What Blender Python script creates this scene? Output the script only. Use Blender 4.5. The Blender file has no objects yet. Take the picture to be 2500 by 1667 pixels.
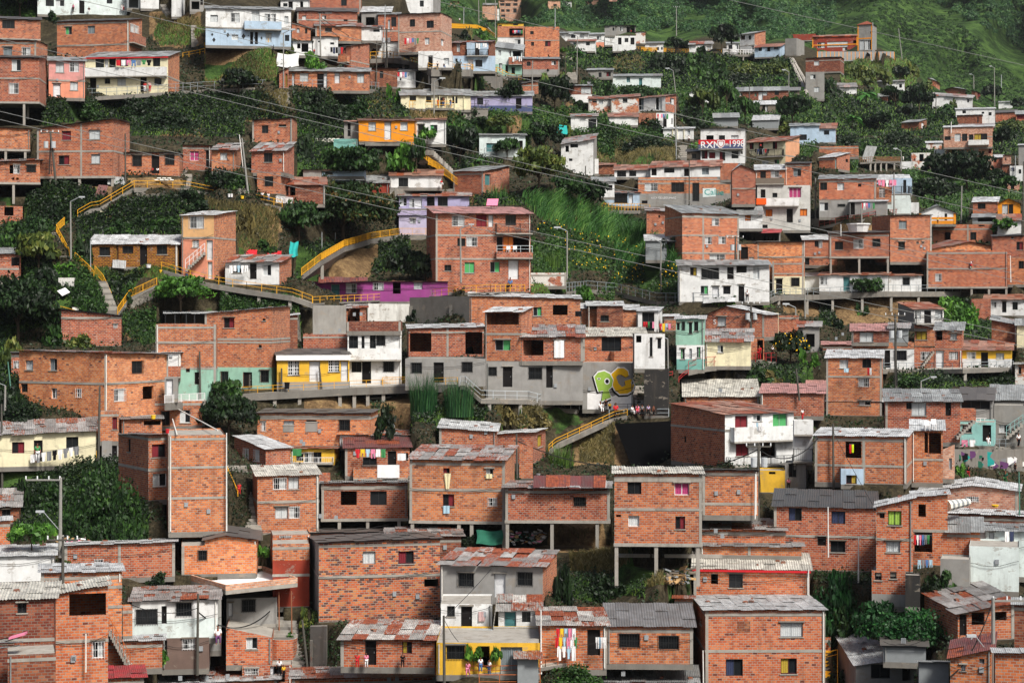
import bpy, math, random
import numpy as np
from mathutils import Vector, Matrix
R=math.radians
random.seed(7); rng=np.random.default_rng(7)
sc=bpy.context.scene; col=sc.collection
F=4726.0; CX=1250.0; HY=745.0      # focal length and horizon of the view, in pixels of a 2500 px wide picture
cam=bpy.data.cameras.new('camera'); camo=bpy.data.objects.new('camera',cam); col.objects.link(camo)
cam.sensor_width=36; cam.lens=36*F/2500; cam.shift_y=-(833.5-HY)/2500; cam.clip_end=6000; cam.clip_start=1
camo.rotation_euler=(R(90),0,0); sc.camera=camo
w=bpy.data.worlds.new('World'); sc.world=w; w.use_nodes=True
sky=w.node_tree.nodes.new('ShaderNodeTexSky'); sky.sky_type='NISHITA'; sky.sun_disc=False
SE,SA=50,35       # sun elevation; azimuth right of straight-behind-the-camera
sky.sun_elevation=R(SE); sky.sun_rotation=R(180-SA); sky.air_density=1.0; sky.dust_density=5.0; sky.ozone_density=0.6
bg=w.node_tree.nodes['Background']; w.node_tree.links.new(sky.outputs[0],bg.inputs[0]); bg.inputs[1].default_value=0.07
sl=bpy.data.lights.new('sun','SUN'); sl.energy=3.1; sl.angle=R(12); sl.color=(1,.96,.9)
so=bpy.data.objects.new('sun',sl); col.objects.link(so)
sd=Vector((math.sin(R(SA))*math.cos(R(SE)),-math.cos(R(SA))*math.cos(R(SE)),math.sin(R(SE))))
so.rotation_euler=sd.to_track_quat('Z','Y').to_euler()
sc.view_settings.view_transform='Standard'; sc.view_settings.look='None'; sc.view_settings.gamma=1; sc.view_settings.use_curve_mapping=False
sc.view_settings.exposure=0.8
sc.cycles.max_bounces=4; sc.cycles.diffuse_bounces=2; sc.cycles.glossy_bounces=2; sc.cycles.transparent_max_bounces=6; sc.cycles.volume_bounces=0
# ---------- distance of the hillside seen along each line of sight (taken from storey heights) ----------
CP='''300 1660 112;850 1640 124;1250 1660 126;1850 1660 116;2350 1660 122;600 1450 138;1250 1500 136;1800 1500 128;2300 1500 138;
100 1450 140;650 1300 158;1200 1300 156;1700 1300 140;2150 1330 146;450 1300 150;1850 1130 168;2150 1180 160;100 1150 165;300 1020 172;700 950 186;1200 965 180;1000 1150 170;
1600 1050 185;2300 1050 185;2100 970 205;2450 900 215;1700 900 205;700 780 200;1200 740 205;1750 740 235;2150 720 255;2450 700 255;480 700 198;100 700 195;
1200 560 235;1700 620 245;2150 640 258;2450 560 290;300 440 212;100 430 215;650 480 215;950 450 232;1350 500 250;1850 520 262;2100 520 268;1600 420 290;1800 390 315;2000 400 300;2350 390 400;2480 420 380;
1500 330 330;1250 330 280;1000 345 245;300 240 262;100 250 235;700 222 262;1100 265 290;1100 175 285;1350 190 330;1600 290 345;1900 330 400;2100 300 480;2350 310 480;2480 300 500;
100 35 300;350 30 300;600 110 272;900 100 285;1000 20 320;1350 120 400;1550 120 470;1750 135 480;1950 150 480;2150 150 500;1600 210 420;1900 240 440;2200 230 560;2450 240 700;
300 -200 420;700 -200 450;1100 0 700;1250 50 1000;1450 40 1050;1250 -60 1150;1600 70 750;1800 60 760;2000 80 760;2200 100 780;2350 170 800;2500 200 850;2500 100 1000;1700 0 900;2000 0 950;2300 0 1000;1500 -100 1200;2000 -150 1300;2500 -150 1350;
0 -200 420;-200 300 240;2700 300 520;-200 1000 170;2700 1000 190;0 1800 100;1250 1850 100;2500 1800 100'''
cps=np.array([[float(v) for v in s.split()] for s in CP.replace('\n','').split(';')])
GX=np.arange(-360,2880,9.0); GY=np.arange(1950,-420,-6.0)
gx,gy=np.meshgrid(GX,GY)
num=np.zeros_like(gx); den=np.zeros_like(gx)
for x,y,d in cps:
 r2=((gx-x)/1.35)**2+(gy-y)**2
 wt=1/(r2+900)**1.6
 num+=wt*math.log(d); den+=wt
LG=num/den
for _ in range(2):
 LG[1:-1,1:-1]=(LG[:-2,1:-1]+LG[2:,1:-1]+LG[1:-1,:-2]+LG[1:-1,2:]+4*LG[1:-1,1:-1])/8
for i in range(1,len(GY)):      # going up the picture the slope always moves away
 LG[i]=np.maximum(LG[i],LG[i-1]+0.0011)
GD=np.exp(LG)
def D(x,y):
 i=(1950-y)/6.0; j=(x+360)/9.0
 i=min(max(i,0),len(GY)-1.001); j=min(max(j,0),len(GX)-1.001)
 a,b=int(i),int(j); s,t=i-a,j-b
 return float((GD[a,b]*(1-s)+GD[a+1,b]*s)*(1-t)+(GD[a,b+1]*(1-s)+GD[a+1,b+1]*s)*t)
def Dv(x,y):
 i=np.clip((1950-y)/6.0,0,len(GY)-1.001); j=np.clip((x+360)/9.0,0,len(GX)-1.001)
 a=i.astype(int); b=j.astype(int); s=i-a; t=j-b
 return (GD[a,b]*(1-s)+GD[a+1,b]*s)*(1-t)+(GD[a,b+1]*(1-s)+GD[a+1,b+1]*s)*t
def at(x,y,d=None):
 if d is None: d=D(x,y)
 return Vector(((x-CX)/F*d,d,(HY-y)/F*d))
# ---------- materials ----------
def lin(h):
 v=[int(h[i:i+2],16)/255 for i in (0,2,4)]
 return [c/12.92 if c<=.04045 else ((c+.055)/1.055)**2.4 for c in v]
MC={}
def newmat(key,rough=.85,spec=.25):
 m=bpy.data.materials.new(key); m.use_nodes=True
 b=m.node_tree.nodes['Principled BSDF']; b.inputs['Roughness'].default_value=rough; b.inputs['Specular IOR Level'].default_value=spec
 MC[key]=m; return m,m.node_tree,b
def N(nt,t,**k):
 n=nt.nodes.new(t)
 for a,v in k.items(): setattr(n,a,v)
 return n
def ramp(nt,src,stops,interp='LINEAR'):
 r=N(nt,'ShaderNodeValToRGB'); r.color_ramp.interpolation=interp
 e=r.color_ramp.elements
 while len(e)<len(stops): e.new(.5)
 for i,(p,c) in enumerate(stops):
  e[i].position=p; e[i].color=(*(c if len(c)==3 else c[:3]),1)
 nt.links.new(src,r.inputs[0]); return r.outputs[0]
def mix(nt,fac,a,b,mode='MIX'):
 m=N(nt,'ShaderNodeMix',data_type='RGBA',blend_type=mode)
 for s,v in ((0,fac),(6,a),(7,b)):
  if hasattr(v,'is_linked') or hasattr(v,'links'): nt.links.new(v,m.inputs[s])
  elif s==0: m.inputs[0].default_value=v
  else: m.inputs[s].default_value=(*v[:3],1)
 return m.outputs[2]
def math_(nt,op,a,b=None):
 m=N(nt,'ShaderNodeMath',operation=op)
 for i,v in enumerate((a,b)):
  if v is None: continue
  if hasattr(v,'links'): nt.links.new(v,m.inputs[i])
  else: m.inputs[i].default_value=v
 return m.outputs[0]
def noise(nt,scale,detail=4,vec=None,rough=.6):
 n=N(nt,'ShaderNodeTexNoise'); n.inputs['Scale'].default_value=scale; n.inputs['Detail'].default_value=detail; n.inputs['Roughness'].default_value=rough
 if vec is not None: nt.links.new(vec,n.inputs['Vector'])
 return n.outputs[0]
def geo(nt): return N(nt,'ShaderNodeNewGeometry').outputs['Position']
def vscale(nt,vec,s):
 m=N(nt,'ShaderNodeMapping'); m.inputs['Scale'].default_value=s; nt.links.new(vec,m.inputs[0]); return m.outputs[0]
def bumpn(nt,b,h,dist=.02,st=.5):
 n=N(nt,'ShaderNodeBump'); n.inputs['Distance'].default_value=dist; n.inputs['Strength'].default_value=st
 nt.links.new(h,n.inputs['Height']); nt.links.new(n.outputs[0],b.inputs['Normal'])
BR={'b':(['9c4b2e','ae5834','ba643e','a25030','964a32','b26a48'],'a0958a',.06),
 'bo':(['b65a32','c2673a','cc7446','bb6034','aa5432','c87a50'],'a49a8e',.04),
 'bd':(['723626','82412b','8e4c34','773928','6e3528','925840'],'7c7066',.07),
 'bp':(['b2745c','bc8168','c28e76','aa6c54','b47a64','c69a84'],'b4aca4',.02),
 'bs':(['b8592f','c4683a','b86038','9c4c34','6a4038','c07a48'],'a0968a',.12),
 'by':(['5a3026','6a382a','74402e','633228','56302a','7c4634'],'b58a1c',.08)}
def brick(key,painted=None):
 cols,mort,dark=BR[key]
 m,nt,b=newmat('brick_'+key+(painted or ''),.9,.15)
 uv=N(nt,'ShaderNodeUVMap').outputs[0]
 sp=N(nt,'ShaderNodeSeparateXYZ'); nt.links.new(uv,sp.inputs[0]); u,v=sp.outputs[0],sp.outputs[1]
 BW,BH,MO=.34,.17,.036
 # a little unevenness in the laying
 wob=math_(nt,'MULTIPLY',math_(nt,'SUBTRACT',noise(nt,1.2,2,uv),.5),.05)
 v=math_(nt,'ADD',v,wob)
 row=math_(nt,'FLOOR',math_(nt,'DIVIDE',v,BH))
 off=math_(nt,'MULTIPLY',math_(nt,'MODULO',math_(nt,'ABSOLUTE',row),2),BW*.5)
 uu=math_(nt,'ADD',u,off); colm=math_(nt,'FLOOR',math_(nt,'DIVIDE',uu,BW))
 fu=math_(nt,'SUBTRACT',uu,math_(nt,'MULTIPLY',colm,BW)); fv=math_(nt,'SUBTRACT',v,math_(nt,'MULTIPLY',row,BH))
 cx=N(nt,'ShaderNodeCombineXYZ'); nt.links.new(colm,cx.inputs[0]); nt.links.new(row,cx.inputs[1])
 oi=N(nt,'ShaderNodeObjectInfo').outputs['Random']; nt.links.new(math_(nt,'MULTIPLY',oi,37),cx.inputs[2])
 wn=N(nt,'ShaderNodeTexWhiteNoise',noise_dimensions='3D'); nt.links.new(cx.outputs[0],wn.inputs[0])
 rv=wn.outputs[0]
 k=len(cols); st=[(i*(1-dark)/k,lin(c)) for i,c in enumerate(cols)]+[(1-dark*.8,lin({'bp':'8a5040','bs':'5e3c36'}.get(key,'74392a')))]
 bc=ramp(nt,rv,st,'CONSTANT')
 pos=geo(nt)
 big=noise(nt,.35,4,pos)
 zone=ramp(nt,big,[(.32,(.78,.74,.74)),(.5,(1,1,1)),(.68,(1.12,1.06,1.0))])
 bc=mix(nt,.75,bc,zone,'MULTIPLY')
 hs=N(nt,'ShaderNodeHueSaturation'); nt.links.new(bc,hs.inputs['Color']); hs.inputs['Saturation'].default_value=.98
 nt.links.new(math_(nt,'ADD',math_(nt,'MULTIPLY',oi,.35),.83),hs.inputs['Value'])
 nt.links.new(math_(nt,'ADD',math_(nt,'MULTIPLY',oi,.016),.497),hs.inputs['Hue'])
 fine=noise(nt,30,2,uv)
 bc=mix(nt,.35,hs.outputs[0],ramp(nt,fine,[(.3,(.7,.7,.7)),(.7,(1.2,1.2,1.2))]),'MULTIPLY')
 mw=math_(nt,'MULTIPLY',noise(nt,4,2,uv),MO*1.9)
 isb=math_(nt,'MULTIPLY',math_(nt,'GREATER_THAN',fu,mw),math_(nt,'GREATER_THAN',fv,mw))
 mc=mix(nt,noise(nt,2,3,uv),lin(mort),[c*.75 for c in lin(mort)])
 c=mix(nt,isb,mc,bc)
 # smeared mortar and old cement patches
 sm=ramp(nt,noise(nt,1.1,5,uv,.7),[(.60,(0,0,0)),(.68,(1,1,1))])
 smk=math_(nt,'MULTIPLY',sm,.45 if key!='bs' else .3)
 c=mix(nt,smk,c,lin('a89a90'))
 # rain stains running down
 stn=ramp(nt,noise(nt,1,4,vscale(nt,uv,(1.6,.28,1))),[(.52,(0,0,0)),(.72,(1,1,1))])
 c=mix(nt,math_(nt,'MULTIPLY',stn,.38),c,lin('4a3530'))
 if painted:
  wear=ramp(nt,noise(nt,.55,5,uv,.65),[(.50,(1,1,1)),(.56,(0,0,0))])
  pc=mix(nt,isb,[x*.8 for x in lin(painted)],lin(painted))
  c=mix(nt,wear,c,pc)
 nt.links.new(c,b.inputs['Base Color'])
 bumpn(nt,b,math_(nt,'ADD',isb,math_(nt,'MULTIPLY',fine,.4)),.012,.8)
 return m
def plaster(key,hexc,stain='5a5148',amt=.5,rough=.8):
 m,nt,b=newmat(key,rough,.25); pos=geo(nt); uv=N(nt,'ShaderNodeUVMap').outputs[0]
 a=noise(nt,.9,6,pos,.65); c=mix(nt,ramp(nt,a,[(.35,(0,0,0)),(.75,(1,1,1))]),lin(hexc),[x*.72 for x in lin(hexc)])
 st=ramp(nt,noise(nt,1,5,vscale(nt,pos,(1.5,1.5,.22)),.65),[(.53,(0,0,0)),(.75,(1,1,1))])
 c=mix(nt,math_(nt,'MULTIPLY',st,amt),c,lin(stain))
 sp=ramp(nt,noise(nt,5,3,pos),[(.6,(0,0,0)),(.8,(1,1,1))]); c=mix(nt,math_(nt,'MULTIPLY',sp,amt*.5),c,lin(stain))
 pe=ramp(nt,noise(nt,.8,7,vscale(nt,pos,(1,1,1.6)),.75),[(.585,(0,0,0)),(.60,(1,1,1))]); c=mix(nt,math_(nt,'MULTIPLY',pe,min(.8,amt*1.3)),c,lin('857d72'))
 nt.links.new(c,b.inputs['Base Color']); bumpn(nt,b,noise(nt,14,4,pos),.01,.5); return m
def roofm(key,hexc,rust=.3,rough=.5,metal=0):
 m,nt,b=newmat('roof_'+key,rough,.4); pos=geo(nt); uv=N(nt,'ShaderNodeUVMap').outputs[0]
 at_=N(nt,'ShaderNodeAttribute',attribute_name='tint').outputs['Color']
 sp=N(nt,'ShaderNodeSeparateColor'); nt.links.new(at_,sp.inputs[0]); t,rr=sp.outputs[0],sp.outputs[1]
 base=mix(nt,t,[x*.55 for x in lin(hexc)],[min(1,x*1.12) for x in lin(hexc)])
 n1=noise(nt,1.3,6,vscale(nt,uv,(1.6,.6,1)),.75)
 grime=ramp(nt,n1,[(.40,(0,0,0)),(.66,(1,1,1))]); base=mix(nt,math_(nt,'MULTIPLY',grime,.7),base,lin('4b4744'))
 rm=math_(nt,'ADD',math_(nt,'MULTIPLY',rr,.42),math_(nt,'MULTIPLY',math_(nt,'SUBTRACT',noise(nt,2.4,6,vscale(nt,uv,(2.6,.5,1)),.8),.48),1.5))
 rmask=ramp(nt,rm,[(.40-rust*.36,(0,0,0)),(.52-rust*.36,(1,1,1))])
 rc=ramp(nt,noise(nt,3,4,uv),[(.3,lin('4f2a20')),(.55,lin('84432a')),(.8,lin('a8653a'))])
 c=mix(nt,rmask,base,rc)
 nt.links.new(c,b.inputs['Base Color']); b.inputs['Metallic'].default_value=metal
 bumpn(nt,b,noise(nt,3,3,pos),.03,.5); return m
def simple(key,hexc,rough=.7,spec=.3,var=.25,nscale=3):
 m,nt,b=newmat(key,rough,spec); pos=geo(nt)
 c=mix(nt,noise(nt,nscale,4,pos),[x*(1-var) for x in lin(hexc)],[min(1,x*(1+var)) for x in lin(hexc)])
 nt.links.new(c,b.inputs['Base Color']); return m
def leafm(key,stops,rough=.55):
 m,nt,b=newmat('leaf_'+key,rough,.3)
 uv=N(nt,'ShaderNodeUVMap').outputs[0]; sp=N(nt,'ShaderNodeSeparateXYZ'); nt.links.new(uv,sp.inputs[0])
 oi=N(nt,'ShaderNodeObjectInfo').outputs['Random']
 f=math_(nt,'ADD',math_(nt,'ADD',math_(nt,'MULTIPLY',sp.outputs[0],.5),math_(nt,'MULTIPLY',sp.outputs[1],.42)),math_(nt,'MULTIPLY',oi,.08))
 k=len(stops); c=ramp(nt,f,[(i/(k-1),lin(s)) for i,s in enumerate(stops)])
 nt.links.new(c,b.inputs['Base Color'])
 tr=N(nt,'ShaderNodeBsdfTranslucent'); nt.links.new(c,tr.inputs[0]); ms=N(nt,'ShaderNodeMixShader'); ms.inputs[0].default_value=.22
 out=nt.nodes['Material Output']; nt.links.new(b.outputs[0],ms.inputs[1]); nt.links.new(tr.outputs[0],ms.inputs[2]); nt.links.new(ms.outputs[0],out.inputs[0])
 return m
PL={'w':('d9dbda',.42),'wm':('d0dcda',.4),'g':('8d8c89',.45),'gb':('8a8985',.5),'wg':('bdbdb8',.3),'pb':('a9bfd2',.35),'pk':('c98e88',.3),'sal':('d98f74',.3),'sand':('d9ab78',.25),
 'cr':('ddd6b4',.3),'yel':('d9ac36',.3),'org':('e08e1e',.25),'mag':('8f3f80',.3),'lil':('a49fc0',.4),'lv':('b5afc8',.35),'blu':('4a5478',.3),'mint':('8fb8a6',.4),'teal':('6fa39a',.4),'teal2':('8ec4bf',.35),
 'rd':('8a3524',.4),'gbr':('6e5c54',.4),'yw':('d8cfa0',.4),'con':('77746e',.75),'conl':('9a968e',.6),'dk':('2c2b2a',.5),'o':('8a8985',.4),'sp':('d09a78',.3),'block':('8b8984',.5),'panel':('8f9190',.4),'white':('c9c9c4',.6)}
SM={'frame_w':'d4d6d6','frame_d':'2a2b2c','frame_g':'8b9094','wine':'4a2024','door_d':'1e1c1c','door_w':'c8cacc','door_t':'3f6e70','door_b':'2d3c55','void':'0c0c0c',
 'cur_w':'b4b9ba','cur_g':'4b9a5c','cur_p':'a03a68','cur_r':'6e1f28','cur_n':'c06a28','cur_y':'a08a30','louv':'6a7478','lime':'8cae48','violet':'6c4a6a','cream_c':'c9c090',
 'rail_yellow':'d39a1c','rail_grey':'7d858a','rail_dark':'2a2a2c','rail_red':'8f3a34','rail_dred':'a02a2c','rail_rust':'7d5a40','rail_rusto':'a0562c','rail_white':'d8d8d8','rail_ltgrey':'a9b2b6','rail_tealr':'7fa6a4','rail_gold':'e0a010',
 'pole_con':'84837e','pole_met':'8d9294','pole_wood':'4c4a44','pole_white':'cfd0cc','pole_org':'b8703a','pole_green':'4f7a6c','pole_rusto':'8a5a40','glassl':'dfe3e4','pipe_white':'cfcdc6','pipe_grey':'7a7c7a','pipe_cream':'c8c3a8',
 'red':'b81f28','black':'17171a','white_c':'dadada','blue':'4a6fa0','pink':'d07a96','yellow_c':'e0b62a','green_c':'3a7d4a','teal_c':'1f8f8a','orange_c':'dd5a1c','brown':'5c3a2a','grey_c':'77797c','purple':'5a3560','stripe':'b89a98','lilac_c':'a89ab8','neon':'c8e01c','navy':'2c3550','ltblue':'9ab8c8','cream_f':'cfc6a0','dgreen':'1f5a48','skin':'7a4a34','hair':'161210','sand_b':'cfcdc4','wood':'6b6257','woodl':'a98a60','stone':'6a645c','tin':'7f8486','silver':'a8adb0','tarpw':'b9bab8','tarpb':'050506','rubber':'202020','yel_f':'e0b010','clay':'a8552f'}
def M(k):
 if k in MC: return MC[k]
 if 'brick_'+k in MC: return MC['brick_'+k]
 if k in BR: return brick(k)
 if k=='wb': 
  if 'brick_bcfcfca' in MC: return MC['brick_bcfcfca']
  return brick('b','cfcfca')
 if k in PL: return plaster(k,PL[k][0],amt=PL[k][1])
 if k=='glass':
  m,nt,b=newmat('glass',.12,.5); b.inputs['Base Color'].default_value=(.012,.014,.016,1); b.inputs['Specular IOR Level'].default_value=.3; return m
 if k=='glassg':
  m,nt,b=newmat('glassg',.25,.5)
  c=ramp(nt,noise(nt,1.5,2,geo(nt)),[(.35,(.01,.012,.014)),(.65,(.09,.10,.11))]); nt.links.new(c,b.inputs['Base Color']); return m
 if k in SM:
  cl=k.startswith('cur') or k in('red','pink')
  return simple(k,SM[k],.35 if k.startswith('frame') else .85,.04 if k in('tarpb','black','door_d','void') else .3,.22,6 if cl else 3)
 raise KeyError(k)
RF={'m':('m','8f9393',.34),'k':('k','55524f',.15),'t':('t','9a7462',.62),'w':('w','c2c5c6',.22),'j':('j','9c9a98',.58),'p':('p','b4827c',.12),'b':('b','c9c7bd',.10),'s':('s','b3b1ac',.75),
 'r':('r','a8323a',.2),'r2':('r2','6d3a38',.45),'g':('g','6f7072',.10),'l':('l','a49ab8',.1),'d':('d','3e4144',.1)}
def RM(k):
 if 'roof_'+k in MC: return MC['roof_'+k]
 return roofm(*RF[k])
LV={'dk':['08120a','0f1e0d','1a2e13','2c481c'],'md':['0e1c0d','1b3215','2c4a1c','486c28'],'lt':['1a3412','32561c','4c7a28','6e9a36'],'yl':['1a260f','35461e','58662a','7e7c38'],
 'mango':['0f1c0c','1b2f12','2c4219','8a5a2c'],'dry':['2e2c18','4a4526','6a6036','857848'],'cane':['142c14','27501e','41702e','769a4c'],'ivy':['0c2010','17361a','215024','3d7030'],
 'grass':['24381a','3c5a24','5a7a30','7e9440'],'forest':['182c1c','28482a','3e6434','648044'],'canedk':['10281a','1c4024','2e5c30','5a8048']}
def LM(k):
 if 'leaf_'+k in MC: return MC['leaf_'+k]
 return leafm(k,LV[k])
# ---------- mesh building ----------
class MB:
 def __init__(s): s.v=[]; s.f=[]; s.uv=[]; s.m=[]; s.t=[]; s.mats=[]
 def mi(s,mat):
  if mat not in s.mats: s.mats.append(mat)
  return s.mats.index(mat)
 def poly(s,pts,mat,uv=None,tint=None):
  n=len(s.v); s.v+= [tuple(p) for p in pts]; s.f.append(tuple(range(n,n+len(pts)))); s.m.append(s.mi(mat))
  if uv is None:
   p0=Vector(pts[0]); e=(Vector(pts[1])-p0); L=e.length or 1; e=e/L
   nn=e.cross(Vector(pts[-1])-p0)
   if nn.length<1e-9: nn=Vector((0,0,1))
   nn.normalize(); g=nn.cross(e)
   if abs(nn.z)<.5 and abs(e.z)>.5: e,g=g,e
   uv=[((Vector(p)-p0).dot(e),(p[2] if abs(nn.z)<.5 else (Vector(p)-p0).dot(g))) for p in pts]
  s.uv+=uv; s.t.append(tint)
 def box(s,o,ex,ey,ez,mat,skip=()):
  o=Vector(o);ex=Vector(ex);ey=Vector(ey);ez=Vector(ez)
  c=[o,o+ex,o+ex+ey,o+ey]; t=[p+ez for p in c]
  if ex.cross(ey).dot(ez)<0: c=c[::-1]; t=t[::-1]
  s.poly(c[::-1],mat); s.poly(t,mat)
  for i in range(4): s.poly([c[i],c[(i+1)%4],t[(i+1)%4],t[i]],mat)
 def bar(s,a,b,r,mat,n=4,r2=None):
  a=Vector(a);b=Vector(b);d=b-a
  if d.length<1e-6: return
  d.normalize(); u=d.cross(Vector((0,0,1)) if abs(d.z)<.9 else Vector((1,0,0))).normalized(); v=d.cross(u)
  r2=r if r2 is None else r2
  A=[a+(u*math.cos(2*math.pi*(i+.5)/n)+v*math.sin(2*math.pi*(i+.5)/n))*r for i in range(n)]
  B=[b+(u*math.cos(2*math.pi*(i+.5)/n)+v*math.sin(2*math.pi*(i+.5)/n))*r2 for i in range(n)]
  for i in range(n): s.poly([A[(i+1)%n],A[i],B[i],B[(i+1)%n]],mat)
  s.poly(A,mat); s.poly(B[::-1],mat)
 def build(s,name,parent=None,org=None,smooth=False):
  if not s.f: return None
  me=bpy.data.meshes.new(name)
  o0=Vector(org) if org is not None else (parent.location if parent is not None else Vector((0,0,0)))
  if parent is not None and parent.parent is not None: o0=root_of(parent)
  me.from_pydata([(x-o0[0],y-o0[1],z-o0[2]) for x,y,z in s.v],[],s.f)
  for m in s.mats: me.materials.append(m)
  me.polygons.foreach_set('material_index',s.m)
  ul=me.uv_layers.new(name='UVMap'); ul.data.foreach_set('uv',[c for p in s.uv for c in p])
  if any(t is not None for t in s.t):
   a=me.color_attributes.new('tint','FLOAT_COLOR','CORNER'); L=[]
   for t,f in zip(s.t,s.f):
    t=t or (.5,0); L+=[t[0],t[1],0,1]*len(f)
   a.data.foreach_set('color',L)
  if smooth: me.polygons.foreach_set('use_smooth',[True]*len(s.f))
  me.update()
  ob=bpy.data.objects.new(name,me); col.objects.link(ob)
  if parent is not None: ob.parent=parent
  elif org is not None: ob.location=org
  return ob
def root_of(o):
 while o.parent is not None: o=o.parent
 return o.location
def empty(name,loc,label,cat,group=None):
 o=bpy.data.objects.new(name,None); col.objects.link(o); o.location=loc; o.empty_display_size=.3
 o['label']=label; o['category']=cat
 if group: o['group']=group
 return o
def tag(o,label,cat,group=None,kind=None):
 if o is None: return
 if label: o['label']=label; o['category']=cat
 if group: o['group']=group
 if kind: o['kind']=kind
 return o
def npmesh(name,V,Fq,UV,mat,loc=(0,0,0),link=True,nv=4):
 me=bpy.data.meshes.new(name); nf=len(Fq)
 me.vertices.add(len(V)); me.vertices.foreach_set('co',V.astype(np.float32).ravel())
 me.loops.add(nf*nv); me.loops.foreach_set('vertex_index',Fq.astype(np.int32).ravel())
 me.polygons.add(nf); me.polygons.foreach_set('loop_start',np.arange(nf,dtype=np.int32)*nv)
 me.polygons.foreach_set('loop_total',np.full(nf,nv,dtype=np.int32))
 me.update(calc_edges=True)
 if UV is not None:
  ul=me.uv_layers.new(name='UVMap'); ul.data.foreach_set('uv',UV.astype(np.float32).ravel())
 for m in (mat if isinstance(mat,list) else [mat]): me.materials.append(m)
 if not link: return me
 o=bpy.data.objects.new(name,me); col.objects.link(o); o.location=loc; return o

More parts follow.
